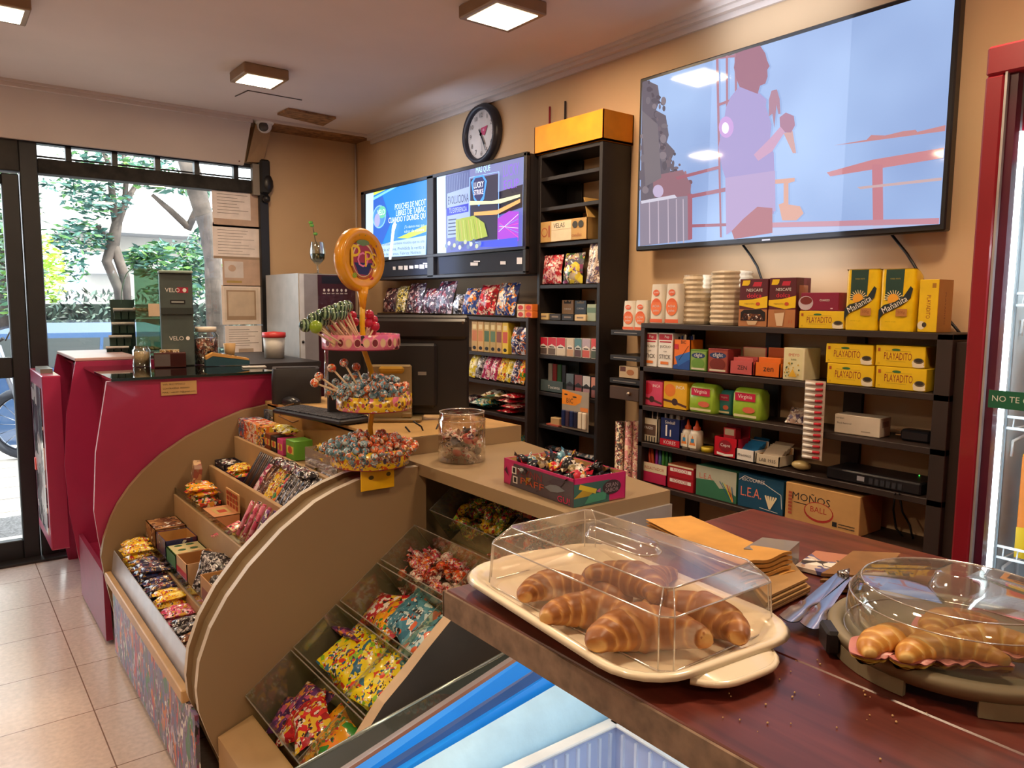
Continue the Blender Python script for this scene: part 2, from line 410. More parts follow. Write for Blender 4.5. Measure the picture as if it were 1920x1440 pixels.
for z0, z1 in ((.11, .96), (1.065, 1.93)):
    mb = MB(); mb.quad((-.6, 4.612, z0), (.315, 4.612, z0), (.315, 4.612, z1), (-.6, 4.612, z1), gl_m); struct('door_pane', mb, t)
mb = MB(); mb.box(-1.3, .395, 4.58, 4.70, 2.0, 2.175, M('#37342f', .7, noise=.3, nscale=9), .004); mb.box(-1.3, -.68, 4.6, 4.66, 0, 2, frame_m); struct('door_header', mb, t)
mb = MB(); mb.box(-1.3, 1.66, 4.5, 4.66, -.02, .012, M('#2b2a2b', .5)); struct('door_sill', mb)

# taped papers (the printed code square is left blank)
pap = M('#efe4de', .8, noise=.06, nscale=20); pap2 = M('#c8ac98', .8, noise=.1); inkp = M('#8b8079', .8)
def paper(name, x0, y0, x1, y1, label, deco, m=pap, dy=4.60):
    a = atY(x0, y1, dy); b = atY(x1, y0, dy); w = b.x - a.x; h = b.z - a.z
    mb = MB(); mb.box(-w / 2, w / 2, -.001, .001, 0, h, m); ar = front(mb, w, h, -.001); deco(ar)
    return solo(name, mb, label, 'paper', ((a.x + b.x) / 2, dy, a.z))
def lines_(ar, x0, y0, x1, y1, n, m=inkp):
    rr = random.Random(n)
    for i in range(n):
        y = y1 - (y1 - y0) * (i + .5) / n; ar.rect(x0, y - .006, x0 + (x1 - x0) * rr.uniform(.6, 1), y + .006, m); ar.k -= 1
    ar.k += 1
paper('paper_notice', 399, 354, 486, 424, 'creased brownish notice taped at the very top of the window beside the wall', lambda a: (a.rect(.8, .1, 1, .98, pap2), a.rect(.02, .05, .98, .2, pap2), lines_(a, .1, .3, .75, .9, 8)))
paper('paper_notice', 400, 423, 488, 484, 'pale typed notice taped directly under the topmost creased one', lambda a: (lines_(a, .1, .1, .9, .85, 9), a.rect(0, 0, 1, .07, M('#a08a74'))))
paper('paper_notice', 418, 487, 487, 536, 'small brown and white flyer taped between the typed notice and the framed sheet', lambda a: (a.rect(.05, .3, .55, .9, M('#d9d0cb')), a.rect(.1, .12, .5, .2, M('#b59a55')), a.ell(.25, .65, .1, .12, pap2)), pap2)
paper('paper_notice', 417, 536, 489, 609, 'sheet with a tan border and a blank pale square, taped at counter jar height', lambda a: (a.rect(.07, .08, .93, .94, M('#e0d3c6')), a.rect(.12, .12, .86, .88, M('#a98f76')), a.rect(.16, .22, .82, .84, M('#cdbba6'))), M('#efe2d8'))
paper('paper_notice', 424, 610, 491, 690, 'lowest taped sheet of small print, behind the card reader', lambda a: (lines_(a, .1, .5, .9, .93, 8), a.rect(.35, .1, .75, .45, M('#b8a492'))), M('#efe6e2'))

# ------------------------------------------------------------------ ceiling lamps
def ceiling_lamp(cx, cy, s, label, power=11, rz=0.0):
    t = thing('ceiling_lamp', label, 'lamp', (cx, cy, CZ), rz, 'square ceiling lamps')
    mb = MB(); h = .045; mb.box(-s / 2, s / 2, -s / 2, s / 2, -h, 0, M('#9a7c5c', .4, metal=.3), .004); obj('housing', mb, t)
    mb = MB(); k = s * .40; mb.quad((-k, -k, -h - .001), (k, -k, -h - .001), (k, k, -h - .001), (-k, k, -h - .001), M('#fff0cf', em=9)); obj('diffuser', mb, t)
    lamp('ceiling_lamp_light', (0, 0, -h - .01), s * .8, power, (1, .73, .47), t)
ceiling_lamp(1.235, 3.49, .20, 'square ceiling lamp over the counter in front of the shop window')
ceiling_lamp(1.63, 2.19, .22, 'square ceiling lamp cut by the picture top above the TV corner')
p = atZ(0, 5, CZ); ceiling_lamp(p.x - .02, p.y - .03, .20, 'square ceiling lamp cut by the picture corner over the glass door', 8)
for x, y in ((1.45, .55), (.1, .9), (-.9, 2.2), (-.2, -1.2)):
    ceiling_lamp(x, y, .22, 'square ceiling lamp in the row over the shop floor and pastry counter', 11)
# dome camera
p = atY(498, 238, 4.38); t = thing('dome_camera', 'white dome security camera at the end of the panel over the window', 'camera', (p.x, 4.40, p.z + .04))
mb = MB(); mb.lathe([(0, 0), (.052, 0), (.055, -.012), (.048, -.022), (0, -.022)], WHITE, 20); mb.ball((0, 0, -.03), .042, WHITE, 14); obj('housing', mb, t)
mb = MB(); mb.ball((-.012, -.022, -.04), .028, M('#55504c', .15), 12); obj('lens', mb, t)
# ------------------------------------------------------------------ outside
def leafcloud(mb, c, r, n, size, mats, sq=(1, 1, 1), rnd=random, flat=.3):
    for i in range(n):
        while True:
            p = Vector((rnd.uniform(-1, 1), rnd.uniform(-1, 1), rnd.uniform(-1, 1)))
            if .2 < p.length < 1: break
        p = Vector((c[0] + p.x * r * sq[0], c[1] + p.y * r * sq[1], c[2] + p.z * r * sq[2]))
        a = Vector((rnd.gauss(0, 1), rnd.gauss(0, 1), rnd.gauss(0, flat))).normalized(); b = a.cross(Vector((rnd.gauss(0, 1), rnd.gauss(0, 1), rnd.gauss(0, 1)))).normalized()
        s = size * rnd.uniform(.5, 1.3)
        mb.add([p - a * s, p - b * s * .3, p + a * s, p + b * s * .3], [(0, 1, 2, 3)], rnd.choice(mats))
GR = [M('#447038', .6, noise=0), M('#6a9440', .6, noise=0), M('#3f6a4a', .6, noise=0), M('#7fa58a', .6, noise=0)]
GY = [M('#b7d04e', .6, noise=0), M('#8fb545', .6, noise=0), M('#cfe06a', .6, noise=0)]
GB = [M('#3f6a62', .6, noise=0), M('#5f8c7c', .6, noise=0), M('#284a44', .6, noise=0), M('#4f7c44', .6, noise=0)]
GD = [M('#2f4034', .6, noise=0), M('#46594a', .6, noise=0), M('#5b6f62', .6, noise=0), M('#1f2a26', .6, noise=0)]
bark = M('#50463f', .9, noise=.3, nscale=8)
mb = MB(); pv = M('#c9c0b6', .85, noise=.12, nscale=3)
for i in range(7): mb.box(-4, 6, 5.75 + i * .38, 5.75 + i * .38 + .365, -.06, -.005, pv)
mb.box(-4, 6, 4.66, 5.12, -.06, -.004, M('#d9d3cc', .8)); mb.box(-4, 6, 5.13, 5.74, -.06, -.006, M('#8b8a8a', .95, noise=.35, nscale=70))
mb.box(-4, 6, 4.66, 8.4, -.3, -.05, M('#7b6a60', .9)); struct('pavement', mb)
mb = MB(); mb.box(-4, 6, 8.4, 8.55, -.3, -.04, M('#b5a596', .8)); struct('kerb', mb)
mb = MB(); mb.box(-20, 26, 8.55, 40, -.4, -.3, M('#6f7c92', .8, noise=.2, nscale=4)); struct('road', mb)
mb = MB(); rr = random.Random(3)
mb.box(-3, 12, 12.2, 13.0, -.3, 1.30, M('#26302a', .9))
for i in range(9000):
    x = rr.uniform(-3, 9); z = rr.uniform(-.2, 1.5); y = 12.15 + rr.uniform(-.15, .1) if z < 1.32 else rr.uniform(12.1, 13)
    s = rr.uniform(.03, .07); a = rr.uniform(0, PI)
    mb.add([(x - s * math.cos(a), y, z - s * math.sin(a)), (x + s * .5 * math.sin(a), y - .03, z), (x + s * math.cos(a), y, z + s * math.sin(a)), (x, y + .02, z + s * .4)], [(0, 1, 2, 3)], rr.choice(GD))
tag(obj('hedge', mb), 'long clipped dark hedge across the street behind the parked car', 'hedge')
def tree(label, trunk, clouds, mats, seed, size=.07):
    t = thing('street_tree', label, 'tree', trunk[0], 0, 'trees across the street'); o = Vector(trunk[0]); rr = random.Random(seed)
    mb = MB()
    for br in trunk[1]: mb.tube([Vector(p) - o for p, r in br], [r for p, r in br], bark, 9)
    obj('trunk', mb, t)
    mb = MB()
    for (c, r, n, sq) in clouds: leafcloud(mb, Vector(c) - o, r, n, size, mats, sq, rr)
    obj('crown', mb, t)
P9 = lambda px, py, y=10.5: tuple(atY(px, py, y))
tree('forked jacaranda tree behind the counter display case, feathery blue-green leaves', (P9(222, 600),
    [[(P9(232, 600), .07), (P9(222, 540), .06), (P9(200, 490), .06), (P9(213, 455), .075), (P9(220, 415), .06), (P9(235, 380), .04), (P9(262, 335), .025)],
     [(P9(238, 590), .07), (P9(234, 520), .06), (P9(214, 460), .06)], [(P9(218, 420), .05), (P9(212, 380), .045), (P9(205, 310), .03), (P9(180, 250), .02)],
     [(P9(234, 378), .035), (P9(237, 330), .03), (P9(228, 260), .02)], [(P9(207, 455), .03), (P9(180, 420), .02)]]),
    [(P9(180, 370), .36, 520, (1.1, 1, .8)), (P9(225, 300), .40, 420, (1.7, 1, .5)), (P9(155, 445), .28, 400, (1.2, 1, .8)), (P9(120, 345), .2, 80, (1.3, 1, .6)), (P9(140, 500, 10.2), .16, 100, (1, 1, 1.4))], GB, 5, .06)
tree('leaning thick-trunked tree beside the taped papers', (P9(408, 640, 8.5),
    [[(P9(416, 650, 8.5), .10), (P9(404, 520, 8.5), .085), (P9(390, 430, 8.5), .09), (P9(370, 360, 8.5), .10), (P9(352, 300, 8.5), .10)],
     [(P9(397, 640, 8.5), .05), (P9(393, 520, 8.5), .05), (P9(392, 450, 8.5), .05)], [(P9(352, 425, 9), .04), (P9(320, 395, 9), .035), (P9(285, 365, 9), .02)], [(P9(352, 430, 9), .04), (P9(375, 380, 9), .04)]]),
    [(P9(330, 345, 9), .22, 220, (2.2, 1, .5)), (P9(290, 325, 9), .2, 90, (2, 1, .6)), (P9(318, 490, 11), .40, 800, (1.5, 1, .7)), (P9(262, 485, 11), .2, 200, (1.2, 1, .8)), (P9(378, 490, 11), .34, 350, (.8, 1, 1.3)), (P9(440, 430, 10), .5, 200, (1, 1, 1.2)), (P9(350, 545, 11), .3, 250, (1.8, 1, .5))], GR + GB, 6)
tree('dark drooping tree beyond the glass door, streaked with light green', (P9(28, 620, 9.5),
    [[(P9(28, 640, 9.5), .16), (P9(22, 500, 9.5), .15), (P9(28, 400, 9.5), .1), (P9(15, 300, 9.5), .06)]]),
    [(P9(8, 390, 9.5), .35, 600, (1, 1, 2)), (P9(20, 490, 9.2), .3, 600, (1, 1, 2)), (P9(-60, 450, 9.5), .7, 700, (1, 1, 2))], GR + GD[1:3], 7, .06)
mb = MB(); o = Vector(P9(95, 505, 14)); rr = random.Random(9); leafcloud(mb, (0, 0, 0), .28, 500, .07, GY, (.8, 1, 2.0), rr)
leafcloud(mb, (-.95, 0, .0), .3, 500, .07, GY[:2], (1, 1, 1.6), rr)
solo('yellow_green_shrub', mb, 'sunlit yellow-green shrub behind the hedge, seen beside the black window post', 'shrub', o)
# buildings
bw = M('#eeeae6', .8, em=0)
t = thing('apartment_building', 'tall white apartment block with small shuttered windows beyond the trees', 'building', (3.0, 30, 0))
mb = MB(); mb.box(-3, 4, 0, 5, -1, 14, bw); obj('wall', mb, t)
for px, py in ((95, 387), (97, 437), (95, 340)):
    a = atY(px - 10, py + 12, 30) - Vector((3.0, 30, 0)); b = atY(px + 8, py - 12, 30) - Vector((3.0, 30, 0))
    mb = MB(); mb.box(a.x, b.x, -.05, .1, a.z, b.z, M('#8fa09c', .6)); mb.box(a.x - .05, b.x + .05, -.12, 0, a.z - .15, a.z - .05, M('#cfc9c4')); obj('window', mb, t)
t = thing('concrete_house', 'low grey concrete house with a flat roof slab behind the jacaranda tree', 'house', (6.5, 22, 0))
mb = MB(); a = atY(155, 500, 22) - Vector((6.5, 22, 0)); b = atY(480, 435, 22) - Vector((6.5, 22, 0))
mb.box(a.x, b.x + 3, 0, 4, -1, b.z, M('#b9aea0', .85, noise=.1, nscale=1)); obj('wall', mb, t)
mb = MB(); a = atY(118, 434, 21.5) - Vector((6.5, 22, 0)); c = atY(118, 425, 21.5) - Vector((6.5, 22, 0)); mb.box(a.x, b.x + 3, -1.2, 4, a.z, c.z, M('#9a9288', .85)); obj('roof_slab', mb, t)
mb = MB(); a = atY(160, 512, 21.7) - Vector((6.5, 22, 0)); b2 = atY(222, 475, 21.7) - Vector((6.5, 22, 0)); mb.box(a.x, b2.x, -.5, 0, a.z, b2.z, M('#f3f0ec', .8)); obj('balcony', mb, t)
mb = MB(); a = atY(111, 560, 18); b = atY(131, 470, 18); c = atY(156, 560, 18)
mb.box(a.x, b.x, 18, 18.5, -.3, atY(111, 455, 18).z, M('#e8e8ea', .8)); mb.box(b.x, c.x, 18.1, 18.6, -.3, atY(111, 455, 18).z, M('#aebfd6', .8))
solo('concrete_pillar', mb, 'bluish white square pillar in front of the low concrete house', 'pillar', kind='thing')
# overhang of the shop seen through the transom
mb = MB(); mb.box(-3, 6, 4.75, 6.6, 2.75, 2.85, M('#8d8f8f', .8))
for i in range(5): mb.box(-3, 6, 4.8 + i * .35, 4.84 + i * .35, 2.70, 2.75, M('#cfd2d2', .6))
struct('awning_roof', mb)
# parked car
t = thing('parked_car', 'dark blue car parked at the kerb, sunlight on its roof', 'car', (1.2, 9.4, -.3))
prof = [(-2.0, .25), (-2.05, .62), (-1.9, .80), (-1.35, .93), (-.75, 1.36), (-.2, 1.44), (.6, 1.43), (1.35, 1.14), (1.9, .98), (2.1, .8), (2.1, .3)]
cb = M('#2c4568', .2, coat=1, noise=0); mb = MB()
inner = [(x, .82 if z > .82 else z) for x, z in prof]
def car_y(z): return .86 if z < .95 else .86 - (z - .95) * .45
lowp = [(-2.0, .25), (-2.05, .62), (-1.9, .80), (-1.35, .95), (1.4, 1.0), (1.9, .95), (2.1, .8), (2.1, .3)]
mb.prism([(x, -.86, z) for x, z in lowp], (0, 1.72, 0), cb)
cabin = lambda k, z, a, b: [(a, -k, z), (b, -k, z), (b, k, z), (a, k, z)]
rg_ = [cabin(.84, .95, -1.38, 1.5), cabin(.70, 1.33, -.80, .95), cabin(.62, 1.43, -.45, .6)]
vv = [p for r in rg_ for p in r]
mb.add(vv, [(i * 4 + k, i * 4 + (k + 1) % 4, (i + 1) * 4 + (k + 1) % 4, (i + 1) * 4 + k) for i in range(2) for k in range(4)] + [(8, 9, 10, 11)], cb)
obj('body', mb, t)
mb = MB(); wn = M('#20282a', .35, noise=0)
for s in (-1, 1):
    mb = MB(); cy = lambda z: s * (.845 - (z - .95) / .38 * .14); mb.add([(x, cy(z), z) for x, z in ((-1.12, 1.0), (-.74, 1.28), (.86, 1.28), (1.2, 1.0))], [(0, 1, 2, 3)], wn); mb.add([(.12, cy(1.0) * 1.004, 1.0), (.16, cy(1.28) * 1.004, 1.28), (.19, cy(1.28) * 1.004, 1.28), (.15, cy(1.0) * 1.004, 1.0)], [(0, 1, 2, 3)], cb); obj('side_window', mb, t)
for x in (-1.35, 1.35):
    for s in (-1, 1):
        mb = MB(); mb.T = Matrix.Translation((x, s * .82, .31)) @ Matrix.Rotation(PI / 2, 4, 'X'); mb.lathe([(0, -.09), (.2, -.09), (.31, -.08), (.31, .08), (.2, .09), (0, .09)], M('#1d1d20', .7), 20); obj('wheel', mb, t)
# motorbike by the door
wc = atY(50, 790, 7.6)
t = thing('motorbike', 'motorbike parked on the pavement beyond the glass door, spoked wheel turned sideways', 'motorbike', (wc.x, 7.6, -.005))
tz = .31
mb = MB(); mb.T = Matrix.Translation((0.0, 0, tz)) @ Matrix.Rotation(-.35, 4, 'Z') @ Matrix.Rotation(PI / 2, 4, 'X')
K = 28; v = []; 
for i in range(K):
    a = 2 * PI * i / K
    for j in range(8):
        b_ = 2 * PI * j / 8; rr_ = .275 + .04 * math.cos(b_); v.append((rr_ * math.cos(a), rr_ * math.sin(a), .04 * math.sin(b_)))
mb.add(v, [(i * 8 + j, ((i + 1) % K) * 8 + j, ((i + 1) % K) * 8 + (j + 1) % 8, i * 8 + (j + 1) % 8) for i in range(K) for j in range(8)], M('#2b2f3a', .7), True)
obj('tyre', mb, t)
mb = MB(); mb.T = Matrix.Translation((0.0, 0, tz)) @ Matrix.Rotation(-.35, 4, 'Z') @ Matrix.Rotation(PI / 2, 4, 'X')
al = M('#8d93a2', .3, metal=.8)
for i in range(16):
    a = 2 * PI * i / 16; mb.tube([(.03 * math.cos(a + .5), .03 * math.sin(a + .5), 0), (.24 * math.cos(a), .24 * math.sin(a), 0)], .004, al, 4)
mb.lathe([(.235, -.02), (.24, 0), (.235, .02)], al, 28); mb.lathe([(0, -.04), (.035, -.04), (.035, .04), (0, .04)], al, 12); obj('rim', mb, t)
mb = MB(); mb.tube([(.0, -.07, tz), (-.12, -.05, .75), (-.17, -.03, .98)], .022, al, 8); mb.tube([(.0, .07, tz), (-.12, .09, .75), (-.17, .09, .98)], .022, al, 8); obj('fork', mb, t)
mb = MB(); mb.box(-1.0, -.25, -.06, .14, .62, .82, M('#1e2026', .3), .05); mb.box(-1.5, -.9, -.08, .16, .72, .8, M('#141416', .7), .03); mb.box(-.95, -.45, -.04, .1, .3, .6, M('#55575c', .4, metal=.6), .03); obj('frame_and_tank', mb, t)
mb = MB(); mb.tube([(-.15, -.3, 1.05), (-.2, -.12, 1.0), (-.2, .15, 1.0), (-.15, .34, 1.05)], .013, BLACK, 8); mb.tube([(-.13, -.25, 1.03), (-.05, -.32, 1.22)], .006, BLACK, 6); mb.ball((-.04, -.33, 1.26), .05, BLACK, 8, (1, .3, 1.4)); obj('handlebar', mb, t)
mb = MB(); mb.T = Matrix.Translation((-1.35, 0, tz)) @ Matrix.Rotation(PI / 2, 4, 'X'); mb.add(v, [(i * 8 + j, ((i + 1) % K) * 8 + j, ((i + 1) % K) * 8 + (j + 1) % 8, i * 8 + (j + 1) % 8) for i in range(K) for j in range(8)], M('#2b2f3a', .7), True); obj('tyre', mb, t)
# ------------------------------------------------------------------ kit of goods
def scl(P): return (Vector(P) - EYE).dot(_f) / FPX
def facecam(P, off=0): return -math.atan2(P[0], P[1]) + off
def eul(U, N):
    U = Vector(U).normalized(); N = Vector(N).normalized(); V = N.cross(U).normalized(); U = V.cross(N)
    return Matrix((U, V, N)).transposed().to_euler()
def pillow(mb, w, h, t, m, nu=12, nv=14, seal=.07, wr=.12, seed=0, fm=None, zig=True):
    """filled bag lying flat, w along x, h along y, sealed flat ends"""
    rr = random.Random(seed); ph = [rr.uniform(0, 6) for _ in range(6)]
    def prof(u, v, s):
        x = (u - .5); y = (v - .5)
        e = min(1, max(0, (.5 - abs(y)) / .5 - seal) / (1 - seal))
        th = t / 2 * (1 - (2 * abs(x)) ** 4) ** .6 * min(1, e * 1.25) ** .55 if abs(x) < .5 else 0
        k = wr * t * (math.sin(9 * u + 5 * v + ph[0]) * math.sin(7 * v - 4 * u + ph[1]) + .6 * math.sin(17 * u + ph[2]) * math.sin(15 * v + ph[3])) * (1 if th > 0 else .3)
        ww = w * (1 - .10 * math.sin(PI * v) ** 2) if True else w
        yy = y * h
        if zig and (v == 0 or v == 1): yy += (.012 * h if round(u * nu) % 2 else 0) * (1 if v else -1)
        return (x * ww, yy, t / 2 + s * th + k * .5)
    mb.grid(lambda u, v: prof(u, v, 1), nu, nv, m, fm=fm)
    mb.grid(lambda u, v: prof(1 - u, v, -1), nu, nv, m, fm=None)
    return mb
def carton(w, d, h, m, art=None, bev=.0015, side=None, top=None):
    mb = MB(); mb.box(-w / 2, w / 2, 0, d, 0, h, m, bev)
    if art: art(front(mb, w, h, 0))
    if side: side(rside(mb, 0, d, h, w / 2)); 
    if top: top(topf(mb, -w / 2, w / 2, 0, d, h))
    return mb
def tray_box(w, d, h, m, inner=None, t=.003, art=None, backh=None):
    """open carton: front at y=0"""
    inner = inner or M('#b98f63', .8); mb = MB()
    mb.box(-w / 2, w / 2, 0, d, 0, t, inner); mb.box(-w / 2, w / 2, 0, t, 0, h, m); mb.box(-w / 2, w / 2, d - t, d, 0, backh or h, m)
    mb.box(-w / 2, -w / 2 + t, 0, d, 0, h, m); mb.box(w / 2 - t, w / 2, 0, d, 0, h, m)
    mb.box(-w / 2 + t, w / 2 - t, t, t * 1.4, t, h * .98, inner); mb.box(-w / 2 + t, w / 2 - t, d - t * 1.4, d - t, t, (backh or h) * .98, inner)
    mb.box(-w / 2 + t, -w / 2 + t * 1.4, t, d - t, t, h * .98, inner); mb.box(w / 2 - t * 1.4, w / 2 - t, t, d - t, t, h * .98, inner)
    if art: art(front(mb, w, h, 0))
    return mb
# shared colours
YEL = M('#f0c81e', .35); RED = M('#c3142a', .4); NAVY = M('#1d2c66', .4); ORG = M('#ef7a1f', .45); GRN = M('#4f9a3f', .45); PNK = M('#e0508a', .4)
CARD = M('#b98c5c', .85, noise=.08); KRAFT = M('#c79a5f', .85); CREAM = M('#e6d8b8', .6); BROWN = M('#5a2c1c', .5); PURP = M('#5a2a6e', .4)
SIL = M('#b9bcc4', .3, metal=.6); GREY = M('#8f9096', .5); LGRN = M('#a9c936', .4); TEAL = M('#2e8f93', .4); DRED = M('#8a1d2a', .4); WHT = M('#efece6', .45, noise=.03); GOLD = M('#c8a040', .35, metal=.5)
FILM = dict(
    yellow=WRAP(['#f2cc1c', '#f2cc1c', '#e8b010', '#c0392b', '#f6e27a', '#f2cc1c'], 102), navy=WRAP(['#1b1c3c', '#232a5c', '#1b1c3c', '#7a2a3a', '#3a4684', '#c8a060'], 93),
    black=WRAP(['#16141a', '#201c22', '#16141a', '#8c8a90', '#c8c4c8', '#3a3036'], 102), pink=WRAP(['#c83a6a', '#e06a94', '#a82a52', '#f0b0c0', '#d8a03a'], 93),
    brown=WRAP(['#5a3020', '#7a4a30', '#3a1c14', '#a87850', '#5a3020'], 85), gold=WRAP(['#b8a030', '#1c1a18', '#d8cc60', '#1c1a18', '#e8e4c8'], 102),
    mogul=WRAP(['#f4dc14', '#f4dc14', '#e8c81e', '#8cc028', '#d8402a', '#f0e87a', '#2a6a8c', '#f4dc14'], 57), orange=WRAP(['#f08a1e', '#f4b01e', '#e8a018', '#3a8c3a', '#d83048', '#f4b01e'], 51),
    red=WRAP(['#d0202c', '#e0343c', '#d0202c', '#f0c83a', '#f4e8e0', '#b01828'], 54), purple=WRAP(['#5c2a6c', '#6c3a7c', '#4a2058', '#c85a8a', '#e89a3a', '#5c2a6c'], 54),
    blue=WRAP(['#4a8ca8', '#5c9cb4', '#6aa8bc', '#3a7894', '#d8643a', '#c8e0e8', '#4a8ca8'], 47), chips=WRAP(['#1c3a8c', '#224aa0', '#1c3a8c', '#e88a28', '#e8e0d0', '#1c3a8c'], 44),
    crimson=WRAP(['#c8182c', '#d82840', '#c8182c', '#f0d0c0', '#7a1020'], 47), doritos=WRAP(['#2a1a24', '#3a2430', '#7a2a30', '#2a1a24', '#a88a8a', '#4a2a3a'], 51),
    mag=WRAP(['#b0306a', '#e8d0dc', '#b0306a', '#d0608c', '#f0e8ec'], 68), lemon=WRAP(['#e8d84a', '#f0eca8', '#c8b41c', '#e8d84a', '#fafae8'], 68), silver=WRAP(['#a8a8ac', '#d8d8dc', '#7a7a80', '#e8e8e8', '#3a3a40'], 68, metal=.4),
    teal=WRAP(['#2a8c94', '#5ab4b8', '#e8e8e0', '#2a8c94', '#d8b83a', '#1c5c68'], 68), candy=WRAP(['#e84a3a', '#f0a03a', '#f0d8c8', '#e86a8c', '#f8f0e8', '#c8303a'], 150),
    cwhite=WRAP(['#f0e0cc', '#e8b49c', '#f4ece0', '#c85a5a', '#f0e0cc'], 150), cgreen=WRAP(['#4a8c3a', '#c83a3a', '#e8c83a', '#8cb43a', '#6a2a5a'], 120), cblue=WRAP(['#2a4a7c', '#3a6a9c', '#c8d8e0', '#2a4a7c'], 120),
    corange=WRAP(['#e8501e', '#f08a3a', '#e8501e', '#f4d0b0', '#c83018'], 120), lolli=WRAP(['#6a94a4', '#90b4c0', '#c8dce0', '#4a7484', '#d87a4a', '#7aa4b0'], 110), lorange=WRAP(['#e05a24', '#f08a4a', '#a87a3a', '#e8c8a8', '#c84420', '#8a9a9a'], 110),
    jar=WRAP(['#e8dcc8', '#d8c0a0', '#2a2a34', '#e8e0d4', '#b83a3a', '#6a7a8c', '#f0e8d8'], 90), film=WRAP(['#8a7a9c', '#5a6a9c', '#c83a4a', '#3a7a4a', '#d8782a', '#7a6a9c', '#c8b8c8', '#3a4a8c', '#8a4a6a', '#6a6a70'], 42, rough=.4, coat=0, warp=2.5, wr=.3, stretch=(1, 1, .38)),
    cookies=WRAP(['#1c1a20', '#2a2630', '#c8c4c0', '#6a2a3a', '#1c1a20'], 76), oreo=WRAP(['#26346c', '#1c2858', '#3a4a8c', '#e8e8f0', '#c86a2a'], 76), gift=WRAP(['#7a2a3a', '#e0d0b0', '#3a3028', '#a85a4a', '#d8c8a8'], 93), gift2=WRAP(['#d88a8c', '#e8c8b0', '#b86a6c', '#d8b090'], 76),
    redbag=WRAP(['#c0283a', '#e0a0a0', '#c0283a', '#f0d8d0', '#8c1828'], 90), clearbag=WRAP(['#c8b8a8', '#e8e0d8', '#a88a7a', '#5a4a6a'], 70), straw=WRAP(['#f0e4dc', '#e8b0a8', '#f0e4dc'], 102))
# ------------------------------------------------------------------ burgundy counter by the shop window
rd = M('#a82c56', .32, noise=.03, coat=.2); edge_m = M('#c9909a', .4); bg_m = M('#957b5a', .5, noise=.03, nscale=3); bedge = M('#d8cbb6', .45); inner_m = M('#b8986e', .55, noise=.04)
t = thing('display_counter', 'burgundy curved-end display counter with a glass top in front of the shop window', 'counter', (0, 0, 0))
PR = [(.517, 1.05), (.468, .78), (.452, .554), (.462, .447), (.479, .32), (.497, .183), (.525, 0)]
def side_panel(y, prof, x1, m, side, dx=0, th=.02):
    mb = MB(); mb.prism([(x + dx, y, z) for x, z in prof] + [(x1, y, 0), (x1, y, prof[0][1])], (0, th, 0), m, side); return mb
obj('side_panel', side_panel(3.205, PR, 1.155, rd, edge_m), t)
PR2 = [(.50, 1.085), (.455, .86), (.436, .62), (.445, .40), (.47, .2), (.50, 0)]
obj('side_panel', side_panel(3.84, PR2, 1.15, rd, rd), t)
obj('side_panel', side_panel(4.46, PR2, 1.15, rd, rd), t)
mb = MB(); mb.box(.60, 1.15, 3.225, 3.84, 0, 1.045, rd); mb.box(.56, 1.15, 3.86, 4.46, 0, 1.05, rd); obj('body', mb, t)
mb = MB(); mb.box(.50, .76, 3.86, 4.47, 1.085, 1.10, M('#c5a9a6', .35), .003); obj('end_top', mb, t)
mb = MB(); mb.prism([(.475, 3.23, .02), (.475, 3.23, .30), (.492, 3.23, .30), (.50, 3.23, .02)], (0, .61, 0), M('#8f2a4c', .45)); mb.box(.49, .60, 3.225, 3.84, .24, .25, rd); obj('front_strip', mb, t)
mb = MB(); mb.box(.53, 1.165, 3.19, 4.5, 1.052, 1.062, CLEAR('#a8c8ba', .35, .8, .03)); mb.box(.53, 1.165, 3.188, 3.191, 1.052, 1.062, M('#1d2a26', .2)); obj('glass_top', mb, t)
mb = MB(); mb.box(.56, 1.15, 3.225, 4.46, 1.045, 1.051, M('#2a2b2a', .3)); obj('top_panel', mb, t)
mb = MB(); mb.box(1.16, 1.56, 3.62, 4.5, 1.03, 1.06, M('#2a2628', .5)); mb.box(1.5, 1.54, 3.7, 4.4, 0, 1.03, M('#2a2628', .5)); obj('side_ledge', mb, t)
a = atY(302, 742, 3.203); b = atY(368, 713, 3.203)
mb = MB(); mb.box(0, b.x - a.x, 0, .002, 0, b.z - a.z, M('#c9a36c', .7)); ar = Art(mb, (0, 0, 0), (1, 0, 0), (0, 0, 1), (0, -1, 0), b.x - a.x, b.z - a.z)
ar.text('WIFI: PREGTIMINICO', .36, .8, INK, w=.62, h=.13); ar.text('CONTRASENA: 00000001', .42, .5, INK, w=.74, h=.12); ar.text('MAIL : cabi2013@gmail.com', .5, .2, INK, w=.92, h=.15)
solo('counter_sign', mb, 'tan printed card stuck on the burgundy counter side', 'sign', (a.x, 3.200, a.z))
# tilted poster case at the far end
t = thing('poster_case', 'narrow burgundy framed case with a glossy poster, hung on the counter end by the door', 'display case', (.375, 3.92, .22))
mb = MB(); mb.box(0, .075, 0, .5, 0, .80, rd, .004); obj('case_body', mb, t)
mb = MB(); mb.box(-.004, 0, .06, .44, .06, .74, WRAP(['#5a3a4a', '#d8c8c8', '#2a2430', '#8a8a94', '#e8e0e0'], 9, rough=.15)); obj('poster', mb, t)
mb = MB(); mb.box(-.008, 0, .42, .45, .30, .36, M('#ff5a4a', .4)); mb.box(.01, .06, .15, .35, .80, .82, M('#8a8a84', .4, metal=.6)); obj('latch', mb, t)

